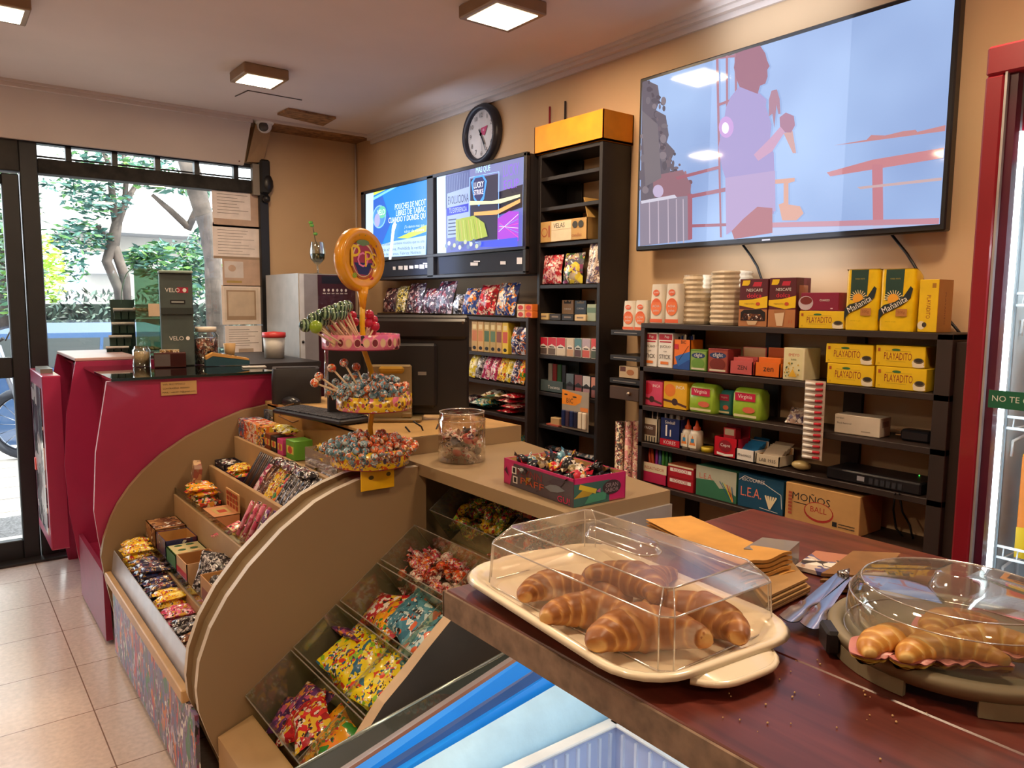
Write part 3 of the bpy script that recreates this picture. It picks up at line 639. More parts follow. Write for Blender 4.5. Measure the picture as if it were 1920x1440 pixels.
# ------------------------------------------------------------------ stepped candy gondola
t = thing('candy_gondola', 'beige stepped candy gondola between curved end boards, full of bars and boxes', 'display stand', (0, 0, 0))
ARC = [(1.127, .921), (1.02, .905), (.903, .864), (.79, .814), (.693, .754), (.62, .692), (.573, .641), (.53, .580), (.502, .524), (.475, .450), (.463, .383), (.470, .32), (.492, .183), (.525, 0)]
mb = MB(); mb.prism([(x, 3.168, z) for x, z in ARC] + [(1.127, 3.168, 0)], (0, .03, 0), bg_m, M('#a08a6a', .5)); obj('end_board', mb, t)
ARN = [(1.16, .872), (1.06, .872), (.94, .858), (.87, .838), (.808, .813), (.713, .750), (.623, .669), (.564, .599), (.52, .527), (.49, .446), (.481, .374), (.485, .313), (.51, .229), (.568, .068), (.59, 0)]
for y0, th in ((2.03, .022), (1.93, .022)):
    mb = MB(); mb.prism([(x, y0, z) for x, z in ARN] + [(1.16, y0, 0)], (0, th, 0), bg_m, bedge); obj('end_board', mb, t)
AR3 = [(x + (.012 if i > 2 else 0), z - .014) for i, (x, z) in enumerate(ARN)]
mb = MB(); mb.prism([(x, 1.952, z) for x, z in AR3] + [(1.16, 1.952, 0)], (0, .078, 0), M('#8d7a5c', .6)); obj('channel', mb, t)
mb = MB(); Y0, Y1 = 2.052, 3.168
for x0, x1, z0, z1 in ((.485, .50, .0, .262), ):
    mb.box(x0 + .01, x1 + .01, Y0, Y1, 0, .29, bg_m)
obj('front_board', mb, t)
mb = MB(); mb.box(.483, .494, 1.97, 3.09, .03, .285, FILM['film']); obj('printed_film', mb, t)
mb = MB(); mb.box(.472, .494, Y0, Y1, .285, .322, M('#d0a873', .45), .003); obj('front_rail', mb, t)
mb = MB(); mb.prism([(.494, Y0, .30), (.506, Y0, .400), (.509, Y0, .400), (.497, Y0, .30)], (0, Y1 - Y0, 0), M('#aab0c0', .25, coat=.4)); obj('front_lining', mb, t)
mb = MB()
mb.box(.51, .61, Y0, Y1, .285, .30, inner_m); mb.box(.608, .616, Y0, Y1, .285, .41, inner_m); mb.box(.612, .735, Y0, Y1, .385, .40, inner_m)
mb.box(.73, .745, Y0, Y1, .385, .59, inner_m, .002); mb.box(.745, .87, Y0, Y1, .515, .53, inner_m); mb.box(.87, .885, Y0, Y1, .515, .69, inner_m, .002)
mb.box(.885, .98, Y0, Y1, .63, .645, inner_m); mb.box(.975, .99, Y0, Y1, .63, .80, inner_m, .002); mb.box(.99, 1.12, Y0, Y1, .775, .79, inner_m)
obj('shelf_steps', mb, t)
mb = MB(); mb.box(1.12, 1.135, Y0, Y1, .3, .925, M('#c09858', .5)); mb.box(1.12, 1.62, Y0, 3.2, .915, .935, M('#c69f66', .45), .002); obj('back_top', mb, t)
ac = CLEAR('#d8dcd4', .10, .5, .05)
mb = MB(); mb.box(.613, .616, Y0, Y1, .41, .445, ac); obj('clear_lip', mb, t); mb = MB(); mb.box(.735, .738, Y0, Y1, .59, .615, ac); obj('clear_lip', mb, t)

# ------------------------------------------------------------------ sloping bins section, near side
S0 = Vector((.605, 0, .315)); SU = Vector((.81, 0, .586)).normalized(); SN = Vector((-SU.z, 0, SU.x))
YN0, YN1 = 1.36, 1.925
t = thing('sloping_bin_unit', 'beige base with a sloping deck that carries four clear sweet bins', 'display stand', (0, 0, 0))
mb = MB()
p0 = S0 - SU * .11 - SN * .02; p1 = S0 + SU * .70 - SN * .12
mb.prism([(p0.x, YN0, p0.z), (p0.x + .09, YN0, p0.z + .03), (p0.x + .10, YN0, p0.z - .1), (p0.x + .05, YN0, 0), (p0.x - .0, YN0, 0)], (0, YN1 - YN0, 0), inner_m); obj('front_board', mb, t)
a_ = S0 - SN * .125; b_ = S0 + SU * .90 - SN * .125
mb = MB(); mb.prism([(a_.x, YN0, a_.z), (b_.x, YN0, b_.z), (b_.x, YN0, 0), (a_.x, YN0, 0)], (0, YN1 - YN0, 0), inner_m); obj('deck', mb, t)
E1 = [atY(865, 1135, 1.32), atY(800, 1215, 1.32), atY(762, 1265, 1.32), atY(718, 1318, 1.32)]
pts = [(1.16, .71), (.93, .715)] + [(p.x, p.z) for p in E1] + [(.60, .44), (.57, .2), (.57, 0), (1.16, 0)]
mb = MB(); mb.prism([(x, 1.315, z) for x, z in pts], (0, .03, 0), M('#57524c', .35), M('#c9ab84', .5)); obj('end_board', mb, t)  # board faces darkened, their shade put into the colour; edge stays beige
acb = CLEAR('#eef2e2', .05, .35, .05, .05); ace = CLEAR('#a8b48c', .3, .7, .05, .2)
def slope(s, v, n): p = S0 + SU * s + SN * n; return Vector((p.x, v, p.z))
for i, (s0, s1) in enumerate(((.0, .155), (.165, .32), (.335, .48), (.495, .635), (.70, .86))):
    lab = ['lowest clear acrylic bin, holding mixed gummy pouches', 'second lowest clear acrylic bin, holding yellow gummy pouches and blue-green packs', 'third clear acrylic bin up the slope, holding small twist-wrapped sweets', 'fourth clear acrylic bin up the slope, full of small red and white sweets', 'topmost clear acrylic bin deep under the pale counter, with darker mixed sweets'][i]
    mb = MB(); d = -.115
    def P(s, v, n): return slope(s, v, n)
    def wallq(a, b, c, e, th):
        mb.prism([a, b, c, e], th, acb, ace)
    top = .01
    wallq(P(s0, YN0, d), P(s0, YN1, d), P(s0, YN1, top), P(s0, YN0, top), SU * .003)
    wallq(P(s1, YN0, d), P(s1, YN1, d), P(s1, YN1, top), P(s1, YN0, top), SU * .003)
    wallq(P(s0, YN0, d), P(s1, YN0, d), P(s1, YN0, top), P(s0, YN0, top), (0, .003, 0))
    wallq(P(s0, YN1, d), P(s1, YN1, d), P(s1, YN1, top), P(s0, YN1, top), (0, -.003, 0))
    wallq(P(s0, YN0, d), P(s1, YN0, d), P(s1, YN1, d), P(s0, YN1, d), SN * .003)
    vm = 1.62 if i != 1 else 1.66
    wallq(P(s0, vm, d), P(s1, vm, d), P(s1, vm, -.03), P(s0, vm, -.03), (0, .003, 0))
    solo('acrylic_bin', mb, lab, 'bin', group='clear sweet bins on the slope')

# ------------------------------------------------------------------ pale laminate counter with tiled front
t = thing('laminate_counter', 'pale beige laminate counter carrying the plastic jar and the pink carton', 'counter', (0, 0, 0))
lam = M('#a58e6c', .4, noise=.05, nscale=5)
mb = MB(); mb.prism([(1.135, 1.27, .845), (1.50, 1.27, .845), (1.62, 2.05, .845), (1.135, 2.05, .845)], (0, 0, .035), lam); mb.box(1.135, 1.62, 2.05, 2.06, .845, .935, lam); obj('counter_top', mb, t)
mb = MB(); mb.box(1.20, 1.50, 1.262, 1.282, .0, .845, M('#a9a6a4', .5)); mb.add([(1.42, 1.2615, .80)], [], lam); mb.disc((1.345, 1.2605, .80), .006, BLACK, 12, 'y'); obj('end_panel', mb, t)
def diag_tile():
    mt = bpy.data.materials.new('diagonal_tiles'); mt.use_nodes = True; n = mt.node_tree; b = n.nodes['Principled BSDF']; L = n.links.new
    tc = n.nodes.new('ShaderNodeTexCoord'); mp = n.nodes.new('ShaderNodeMapping'); mp.inputs['Rotation'].default_value = (0, PI / 2, 0)
    m2 = n.nodes.new('ShaderNodeMapping'); m2.inputs['Rotation'].default_value = (0, 0, PI / 4)
    L(tc.outputs['Object'], mp.inputs[0]); L(mp.outputs[0], m2.inputs[0])
    br = n.nodes.new('ShaderNodeTexBrick'); br.offset = 0; br.inputs['Scale'].default_value = 1; br.inputs['Brick Width'].default_value = .12; br.inputs['Row Height'].default_value = .12
    br.inputs['Mortar Size'].default_value = .0022; br.inputs['Color1'].default_value = lin('#b8a490'); br.inputs['Color2'].default_value = lin('#b09c88'); br.inputs['Mortar'].default_value = lin('#4a3c30')
    L(m2.outputs[0], br.inputs['Vector']); L(br.outputs[0], b.inputs['Base Color']); b.inputs['Roughness'].default_value = .4; return mt
mb = MB(); mb.box(1.40, 1.42, 1.285, 2.04, 0, .84, diag_tile()); mb.box(1.165, 1.40, 2.03, 2.045, .0, .84, bg_m); obj('tiled_front', mb, t)

# ------------------------------------------------------------------ dark tall shelf, screen cabinet, low shelves, wall unit
dkw = M('#2e211c', .5, noise=.2, nscale=6); dkk = M('#1f1a1b', .5, noise=.15); rim = M('#4a3428', .5)
def shelfunit(name, label, x0, x1, y0, y1, zs, top, bot, back=None, posts=True, th=.016, m=dkw, sidey=.018):
    t = thing(name, label, 'shelf unit', ((x0 + x1) / 2, (y0 + y1) / 2, bot)); O = Vector(t.location)
    def ob(n_, b): mb = MB(); mb.box(b[0] - O.x, b[1] - O.x, b[2] - O.y, b[3] - O.y, b[4] - O.z, b[5] - O.z, m, .0015); obj(n_, mb, t)
    ob('side_board', (x0, x1, y0, y0 + sidey, bot, top)); ob('side_board', (x0, x1, y1 - sidey, y1, bot, top))
    for z in zs: ob('shelf', (x0 + .002, x1, y0 + sidey, y1 - sidey, z - th, z))
    for p in posts or (): ob('back_post', (x1 - .012, x1 - .0005, p[0], p[1], bot, top - th))
    return t
TS = [1.89, 1.765, 1.615, 1.44, 1.29, 1.14, .98, .835, .70]
t = shelfunit('tall_shelf', 'tall narrow dark wooden shelf with an orange tray on top', 2.09, 2.249, 2.155, 2.545, TS + [1.987], 1.985, 0, posts=[(2.43, 2.527)], m=dkk)
LS = [1.297, 1.13, .997, .855, .705]
t = shelfunit('snack_shelf', 'brown snack shelf under the two lit screens', 2.05, 2.249, 2.552, 3.95, LS, 1.30, .0, posts=[(2.70, 2.78), (3.4, 3.48)])
WS = [1.292, 1.132, .988, .850, .697]
t = thing('wall_shelf', 'wide dark wooden wall shelf under the big TV, loaded with yerba and stationery', 'shelf unit', (2.16, 1.38, 0)); O = Vector(t.location)
def wob(n_, x0, x1, y0, y1, z0, z1, m=dkw): mb = MB(); mb.box(x0 - O.x, x1 - O.x, y0 - O.y, y1 - O.y, z0 - O.z, z1 - O.z, m, .0015); obj(n_, mb, t)
wob('side_board', 2.08, 2.249, .845, .885, .3, 1.29); wob('side_board', 2.08, 2.249, 1.905, 1.925, .3, 1.275); wob('side_board', 2.10, 2.249, .80, .845, .3, 1.27)
for z in WS: wob('shelf', 2.08, 2.249, .845, 1.925, z - .018, z)
wob('shelf', 2.12, 2.249, .845, 1.925, .40, .418)
for y in (1.79, 1.47, 1.185): wob('back_post', 2.235, 2.2495, y - .03, y + .03, .3, 1.27)
# screen cabinet
t = thing('screen_cabinet', 'black cabinet holding two lit advertising screens above the snack shelf', 'cabinet', (2.12, 3.35, 1.49)); O = Vector(t.location)
SX = 2.03
def cob(n_, x0, x1, y0, y1, z0, z1, m=dkk, bev=.002, mb=None): mb = mb or MB(); mb.box(x0 - O.x, x1 - O.x, y0 - O.y, y1 - O.y, z0 - O.z, z1 - O.z, m, bev); return mb
def yz(px, py): p = atX(px, py, SX); return p.y, p.z
mb = MB(); cob('', SX + .02, 2.249, 2.56, 4.10, 1.49, 1.995, mb=mb); cob('', SX, SX + .02, 2.55, 2.57, 1.49, 1.995, mb=mb)
cob('', SX, SX + .02, 3.30, 3.36, 1.49, 1.995, mb=mb); cob('', SX, SX + .02, 4.06, 4.10, 1.49, 1.995, mb=mb); cob('', SX, SX + .02, 2.55, 4.1, 1.98, 1.998, mb=mb)
cob('', SX, SX + .02, 2.55, 4.1, 1.485, 1.50, mb=mb); cob('', SX - .002, SX + .02, 2.55, 4.1, 1.59, 1.605, mb=mb); obj('case', mb, t)
def Eq(px, py, dx=0): p = atX(px, py, SX + .006); return Vector((p.x + dx, p.y, p.z)) - O
lb = M('#bcd8f4', em=1.5)
def screen(c, paint, name='lit_panel'):
    """c = TL,TR,BR,BL pixel corners"""
    q = [Eq(*p) for p in c]; mb = MB(); mb.add(q, [(0, 1, 2, 3)], lb)
    A = Art(mb, q[3], (q[2] - q[3]), (q[0] - q[3]), (-1, 0, 0), 1, 1); A.w = 1; A.h = 1
    A._p = lambda u, v: (q[3] * (1 - u) * (1 - v) + q[2] * u * (1 - v) + q[1] * u * v + q[0] * (1 - u) * v) + Vector((-.0005 * A.k, 0, 0))
    paint(A); return obj(name, mb, t)
e = lambda h, s=1.3: M(h, em=s)
def qtext(A, s, u0, v0, u1, v1, m, skew=0):
    v, f, tw, th = textmesh(s)
    A.mb.add([A._p(u0 + (u1 - u0) * x / tw, v0 + (v1 - v0) * y / th + skew * x / tw) for x, y in v], f, m); A.k += 1
def velo(A):
    A.poly([(.14, 0), (1, 0), (1, 1), (.14, 1)], e('#1585e0')); A.poly([(.14, .93), (.45, 1), (.14, 1)], e('#d8ec50')); A.poly([(.14, .86), (.6, 1), (.5, 1), (.14, .9)], e('#7fd0f8'))
    A.poly([(.14, .86), (.30, .9), (.45, .5), (.3, .2), (.14, .25)], e('#2060c8')); A.poly([(.55, .26), (1, .40), (1, .31), (.72, .24)], e('#c8e060')); A.poly([(.13, .0), (1, .0), (1, .26), (.5, .22), (.13, .16)], e('#b8d8f8'))
    A.ell(.25, .60, .115, .17, e('#88c8f8')); A.ell(.25, .60, .10, .15, e('#4a90d8')); A.ell(.30, .66, .07, .09, e('#6ac8a8')); qtext(A, 'VELO', .22, .62, .35, .70, e('#e8f8ff', 1.8)); A.ell(.22, .55, .05, .10, e('#a8a8e8'))
    qtext(A, 'POUCHES DE NICOT', .52, .66, .99, .74, e('#e0f0ff', 1.8)); qtext(A, 'LIBRES DE TABAC', .54, .57, .99, .65, e('#e0f0ff', 1.8)); qtext(A, 'CUANDO Y DONDE QU', .42, .47, .99, .56, e('#f4f8c0', 1.9))
    qtext(A, '¡Te damos mas que', .68, .37, .98, .42, e('#d0e8ff')); qtext(A, 'sabor de nicotina', .68, .32, .98, .36, e('#d0e8ff'))
    qtext(A, 'Este producto contiene nicotina que es una', .26, .155, .99, .205, e('#4a6a98', .8)); qtext(A, 'sustancia adictiva. Prohibida la venta a', .2, .085, .99, .13, e('#4a6a98', .8)); qtext(A, 'menores de 18 anos. Fabrica: Nobleza', .2, .02, .95, .06, e('#4a6a98', .8))
    A.poly([(.44, -.04), (.48, -.04), (.53, .36), (.56, .45), (.53, .5), (.49, .44)], e('#f4fbff', 2))
def lucky(A):
    A.poly([(.12, 0), (1, 0), (1, 1), (.12, 1)], e('#6a74c8', 1.0)); A.poly([(.12, .55), (1, .5), (1, 1), (.12, 1)], e('#8a90cc', .9)); A.poly([(.55, .35), (1, .45), (1, .7), (.5, .62)], e('#2a2440', .5))
    A.poly([(.12, .55), (.42, .62), (.42, .98), (.12, .96)], e('#6878b8', .8))
    for i in range(9): A.line([(.14 + i * .032, .76), (.15 + i * .032, .95)], .003, e('#a8b8e8', .9))
    A.poly([(.15, .18), (.43, .2), (.43, .78), (.15, .74)], e('#a8bcf0', 1.1)); qtext(A, 'EVOLUCIONA', .165, .60, .42, .70, e('#283878', .5)); A.poly([(.15, .46), (.42, .48), (.42, .58), (.15, .56)], e('#2a3cd0', 1.1)); qtext(A, 'TU EXPERIENCIA', .18, .49, .4, .55, e('#b8c8ff', 1.4))
    for i in range(5): A.rect(.17, .40 - i * .045, .27, .415 - i * .045, e('#40508c', .5))
    A.poly([(.45, .12), (.76, .12), (.76, .86), (.45, .86)], e('#1a2058', .6)); A.line([(.44, .1), (.77, .1), (.77, .88), (.44, .88), (.44, .1)], .006, e('#8cb8ff', 1.8))
    A.poly([(.46, .82), (.49, .62), (.55, .52), (.61, .6), (.64, .80), (.6, .88), (.5, .88)], e('#3a8cf0', 1.6)); A.poly([(.48, .80), (.50, .64), (.55, .56), (.60, .64), (.62, .80), (.59, .86), (.51, .86)], e('#1c2a7c', .7))
    qtext(A, 'LUCKY', .495, .74, .605, .81, e('#f0f4ff', 1.8)); qtext(A, 'STRIKE', .495, .66, .605, .72, e('#f0e4f4', 1.8)); qtext(A, 'MAS QUE', .52, .90, .68, .98, e('#b8f0f8', 1.4))
    A.poly([(.5, .42), (.76, .40), (1, .50), (1, .54), (.76, .45), (.5, .46)], e('#f0a860', 1.3)); A.poly([(.45, .55), (.8, .52), (1, .56), (1, .59), (.7, .56), (.45, .6)], e('#e8e8b8', 1.2))
    A.poly([(.28, .13), (.45, .12), (.66, .16), (.62, .32), (.5, .42), (.28, .40)], e('#b8c850', 1.0)); 
    for i in range(10): A.line([(.30 + i * .034, .14), (.28 + i * .032, .38)], .003, e(['#f0f0a0', '#58702a', '#f0b080'][i % 3], 1.1))
    A.poly([(.78, .12), (1, .08), (1, .40), (.9, .42), (.78, .35)], e('#a838d0', 1.2))
    for i in range(6): A.line([(.8, .30 - i * .02), (1, .12 + i * .05)], .004, e(['#f050a0', '#50a0f0', '#f0f0ff'][i % 3], 1.5))
    qtext(A, 'LUCKY', .84, .8, 1.0, .93, e('#8a60e0', 1.2)); qtext(A, 'ECLIP', .85, .66, 1.0, .76, e('#8a50e8', 1.3)); A.poly([(.6, .04), (1, .02), (1, .12), (.6, .1)], e('#3a50e8', 1.2))
    for i in range(14): A.ell(.15 + i * .035, .05 + .03 * (i % 3), .02, .03, e(['#d8e0c0', '#8098c8', '#e8f0e0', '#5a70a0'][i % 4], 1.0), 7)
screen([(686, 361), (803, 335), (799, 478), (686, 484)], velo); screen([(819, 329), (982, 293), (979, 466), (820, 475)], lucky)
mb = MB(); q = [Eq(822, 482), Eq(980, 472), Eq(983, 508), Eq(824, 514)]; mb.add(q, [(0, 1, 2, 3)], M('#10182e', .7)); obj('drawer_front', mb, t); mb = MB(); q = [Eq(708, 492), Eq(812, 484), Eq(812, 514), Eq(710, 520)]; mb.add(q, [(0, 1, 2, 3)], M('#10182e', .7)); obj('drawer_front', mb, t)
for px, py, w_, h_ in ((890, 495, 14, 6), (944, 493, 10, 6), (975, 489, 10, 12), (895, 490, 12, 2), (740, 503, 5, 6), (752, 502, 8, 7), (762, 502, 7, 8), (772, 501, 8, 6), (782, 500, 7, 6), (792, 500, 9, 8), (802, 499, 7, 6), (810, 499, 4, 6), (798, 494, 8, 2)):
    q = [Eq(px - w_ / 2, py + h_ / 2, -.003), Eq(px + w_ / 2, py + h_ / 2, -.003), Eq(px + w_ / 2, py - h_ / 2, -.003), Eq(px - w_ / 2, py - h_ / 2, -.003)]; mb = MB(); mb.add(q, [(0, 1, 2, 3)], M('#e4e2e8', .4)); obj('price_label', mb, t)
# burgundy vending cabinet in the corner
t = thing('corner_cabinet', 'tall grey and maroon electronic cabinet in the wall corner, glass with a plant on top', 'cabinet', (1.60, 4.0, 0))
mb = MB(); mb.box(0, .34, .0, .50, .0, 1.515, M('#a49f98', .35)); obj('body', mb, t)
mb = MB(); mb.box(.005, .03, -.006, 0, .1, 1.51, M('#c9ced8', .3)); mb.box(.03, .11, -.004, 0, .1, 1.51, M('#8a8890', .4)); mb.ball((.018, -.008, 1.14), .008, BLACK, 8); obj('edge_strip', mb, t)
mb = MB(); mb.box(.11, .335, -.008, 0, .1, 1.51, M('#3c1420', .3, coat=.4)); obj('door', mb, t)
mb = MB(); A = front(mb, .225, 1.41, -.008, .1, .2225); A.rect(.1, .965, .95, .995, M('#181420', .3)); A.rect(.62, .972, .8, .988, M('#ff2a50', em=2)); obj('power_display', mb, t); mb = MB(); A.mb = mb
for i in range(6): A.ell(.16 + i * .115, .94, .03, .006, M('#d8d0d0', .4), 8); A.rect(.12 + i * .115, .925, .2 + i * .115, .929, M('#a8a0a0', .4))
obj('control_panel', mb, t); mb = MB(); A.mb = mb; A.rect(.42, .80, .68, .835, M('#8a7a80', .5)); obj('notice_sticker', mb, t)
p = atY(596, 514, 4.1); t = thing('stemmed_glass', 'stemmed glass of water with a sprouting green cutting on the corner cabinet', 'glass', (p.x, 4.1, 1.516))
mb = MB(); g = CLEAR('#e8f0e8', .12, .8, .02); mb.lathe([(.028, 0), (.026, .004), (.005, .008), (.005, .05), (.02, .062), (.04, .085), (.045, .12), (.04, .16), (.036, .18)], g, 20); obj('bowl', mb, t)
mb = MB(); mb.lathe([(0, .066), (.02, .067), (.038, .087), (.042, .115), (0, .115)], M('#3a4426', .15, noise=.3), 20); obj('water', mb, t)
mb = MB(); mb.tube([(.01, 0, .08), (.012, 0, .14), (-.012, 0, .19), (-.02, 0, .24), (-.03, 0, .28)], .003, M('#5a4a2a'), 6)
for q in ((-.01, 0, .225), (-.03, .0, .27), (-.036, 0, .285)): mb.ball(q, .014, M('#5f9a3a', .5), 8, (1, .3, .7))
obj('plant_cutting', mb, t)
lamp('screen_glow', (1.98, 3.3, 1.78), .9, 2.5, (.6, .75, 1), bpy.data.objects['screen_cabinet'], (0, -PI / 2, 0), .4)
bpy.data.objects['screen_glow'].location = Vector((1.98, 3.3, 1.78)) - bpy.data.objects['screen_cabinet'].location
# ------------------------------------------------------------------ big TV on the wall
TX = 2.165
def tq(px, py, k=0): p = atX(px, py, TX - .0003 - .00003 * k); return p
t = thing('television', 'large flat TV showing a man in a pale shirt against a bright sky', 'TV', (2.2, 1.48, 1.92)); O = Vector(t.location)
c = [tq(1187, 148), tq(1792, -30), tq(1782, 432), tq(1203, 470)]
yl = (c[0].y + c[3].y) / 2; yr = (c[1].y + c[2].y) / 2; zt = (c[0].z + c[1].z) / 2; zb = (c[2].z + c[3].z) / 2
mb = MB(); mb.box(TX + .001 - O.x, TX + .035 - O.x, yr - O.y, yl - O.y, zb - O.z, zt - O.z, BLACK, .004); mb.box(TX + .03 - O.x, 2.247 - O.x, yr + .25 - O.y, yl - .25 - O.y, zb + .1 - O.z, zt - .12 - O.z, BLACK, .01)
mb.box(TX - .002 - O.x, TX + .002 - O.x, (yl + yr) / 2 - .03 - O.y, (yl + yr) / 2 + .0 - O.y, zb + .006 - O.z, zb + .011 - O.z, M('#9a9aa0', .4))
obj('case', mb, t)
def skymat():
    mt = bpy.data.materials.new('screen_sky'); mt.use_nodes = True; n = mt.node_tree; b = n.nodes['Principled BSDF']; L = n.links.new
    tc = n.nodes.new('ShaderNodeTexCoord'); nz = n.nodes.new('ShaderNodeTexNoise'); nz.inputs['Scale'].default_value = 2.2; L(tc.outputs['Object'], nz.inputs['Vector'])
    rp = n.nodes.new('ShaderNodeValToRGB'); rp.color_ramp.elements[0].position = .35; rp.color_ramp.elements[0].color = lin('#8ea6d4'); rp.color_ramp.elements[1].position = .65; rp.color_ramp.elements[1].color = lin('#a8c2ec')
    L(nz.outputs[0], rp.inputs[0]); L(rp.outputs[0], b.inputs['Emission Color']); b.inputs['Emission Strength'].default_value = 1.0; b.inputs['Base Color'].default_value = (.01, .01, .01, 1); b.inputs['Roughness'].default_value = .05; return mt
mb = MB(); b_ = .014
mb.add([(TX - O.x, yl - b_ - O.y, zb + .018 - O.z), (TX - O.x, yr + b_ - O.y, zb + .018 - O.z), (TX - O.x, yr + b_ - O.y, zt - b_ - O.z), (TX - O.x, yl - b_ - O.y, zt - b_ - O.z)], [(0, 1, 2, 3)], skymat())
es = lambda h, s=.9: M(h, .05, em=s)
KT = [1]
def tp(pts, col, s=.9):
    # traced in thirds of the frame; clipped to the lit area
    P = []
    for x, y in pts:
        p = tq(1180 + x / 3, y / 3, KT[0]); P.append((p.x - O.x, max(yr + b_, min(yl - b_, p.y)) - O.y, max(zb + .018, min(zt - b_, p.z)) - O.z))
    mb.add(P, [tuple(range(len(P)))], es(col, s)); KT[0] += 1
def te(x, y, rx, ry, col, s=.9): tp([(x + rx * math.cos(i * PI / 10), y + ry * math.sin(i * PI / 10)) for i in range(20)], col, s)
tp([(20, 430), (100, 440), (160, 480), (172, 560), (150, 620), (205, 650), (222, 760), (210, 800), (256, 850), (235, 900), (230, 960), (345, 1040), (345, 1340), (60, 1400)], '#6c6470')
rt = random.Random(8)
for i in range(70):
    v_ = rt.uniform(0, 1); y_ = 450 + 560 * v_; xe = 95 + 140 * v_ ** .8 + 22 * math.sin(9 * v_); te(xe + rt.gauss(0, 16), y_, rt.uniform(5, 15), rt.uniform(6, 18), rt.choice(['#6c6470', '#786a74', '#5a525e']))
for i in range(40): te(rt.uniform(40, 200), rt.uniform(560, 1080), rt.uniform(8, 22), rt.uniform(8, 26), rt.choice(['#5e5864', '#7a727c', '#8a7f88', '#6c6470']))
for i in range(26): te(rt.uniform(150, 345), rt.uniform(970, 1120), rt.uniform(6, 15), rt.uniform(8, 18), rt.choice(['#8c6470', '#a87c88', '#7c5c68']))
tp([(130, 990), (300, 955), (348, 1040), (340, 1110), (140, 1110)], '#98707c'); tp([(70, 620), (160, 700), (180, 1000), (90, 1050)], '#7c747c'); tp([(60, 1130), (340, 1100), (345, 1350), (60, 1400)], '#948a9c')
for x in (110, 160, 215, 262, 300): tp([(x, 1120), (x + 5, 1120), (x + 8, 1370), (x + 2, 1370)], '#c8b8c8')
tp([(65, 1130), (255, 1095), (268, 1112), (68, 1146)], '#d8d4e4'); te(162, 1075, 30, 36, '#c8b8d8')
for q in ([(260, 995), (505, 932), (505, 950), (268, 1012)], [(330, 1097), (540, 1055), (540, 1078), (330, 1118)], [(345, 1262), (545, 1256), (545, 1272), (345, 1280)], [(328, 1090), (354, 1090), (354, 1345), (330, 1350)],
          [(488, 312), (502, 310), (520, 1335), (510, 1335)], [(543, 296), (556, 294), (556, 720), (545, 720)], [(490, 315), (610, 300), (610, 320), (490, 333)], [(495, 585), (600, 545), (600, 562), (495, 600)], [(592, 300), (606, 300), (606, 560), (594, 560)]): tp(q, '#a86878')
tp([(820, 1010), (930, 1000), (930, 1020), (895, 1030), (895, 1150), (960, 1160), (980, 1200), (940, 1240), (860, 1240), (840, 1150), (868, 1140), (868, 1030), (820, 1035)], '#dca490')
tp([(1110, 970), (1370, 898), (1800, 826), (1800, 884), (1420, 945), (1130, 992)], '#cc8890'); tp([(1365, 925), (1425, 925), (1428, 1295), (1370, 1300)], '#c88490'); tp([(800, 1252), (1800, 1222), (1800, 1258), (800, 1280)], '#c890a0')
tp([(1150, 818), (1335, 786), (1360, 760), (1440, 762), (1540, 738), (1610, 730), (1620, 742), (1800, 700), (1800, 733), (1290, 802)], '#c88c90'); tp([(1280, 1052), (1800, 993), (1800, 1010), (1300, 1064)], '#ccb0b4')
tp([(800, 1282), (1800, 1262), (1800, 1290), (800, 1325)], '#b8c4e8')
tp([(785, 560), (800, 510), (830, 503), (845, 555), (850, 640), (838, 642), (828, 590), (815, 720), (805, 640), (785, 655)], '#a87488'); tp([(868, 750), (918, 735), (938, 860), (920, 862)], '#cc9c98')
tp([(845, 660), (880, 633), (925, 652), (932, 705), (910, 745), (870, 745), (848, 715)], '#a8728c')
tp([(620, 485), (722, 515), (772, 560), (768, 600), (800, 700), (790, 790), (812, 860), (822, 1120), (812, 1205), (720, 1165), (640, 1235), (575, 1300), (548, 1320), (540, 1000), (520, 940), (500, 830), (528, 700), (545, 600), (570, 545)], '#a292c8')
tp([(540, 1000), (820, 960), (822, 1190), (720, 1165), (640, 1235), (575, 1300), (545, 1320)], '#b49cc8'); tp([(575, 1300), (640, 1232), (720, 1163), (805, 1170), (805, 1310), (590, 1345)], '#b06c74')
tp([(700, 870), (790, 780), (850, 712), (875, 742), (805, 850), (725, 905)], '#c898b8')
tp([(600, 300), (640, 262), (690, 248), (735, 256), (765, 300), (775, 340), (789, 372), (776, 392), (778, 430), (765, 470), (735, 482), (722, 528), (675, 510), (620, 488), (600, 440), (588, 380)], '#98586c')
te(545, 715, 42, 60, '#c89ad8'); te(540, 720, 20, 32, '#eae4ff', 1.2)
obj('screen', mb, t)
lamp('television_glow', (TX - .03 - O.x, 0, 0), 1.0, 3, (.75, .85, 1), t, (0, -PI / 2, 0), .5)
for n_, pts in (('power_cable', [(1392, 458), (1408, 480), (1420, 500), (1430, 530), (1431, 600)]), ('power_cable', [(1672, 440), (1700, 475), (1728, 520), (1745, 560), (1792, 615), (1812, 640)])):
    mb = MB(); P = [atX(x, y, 2.235) for x, y in pts]; mb.tube(P, .004, BLACK, 6)
    solo(n_, mb, 'black cable hanging from the big TV behind the ' + ('brown coffee carton' if pts[0][0] < 1500 else 'upright yellow tea box'), 'cable')
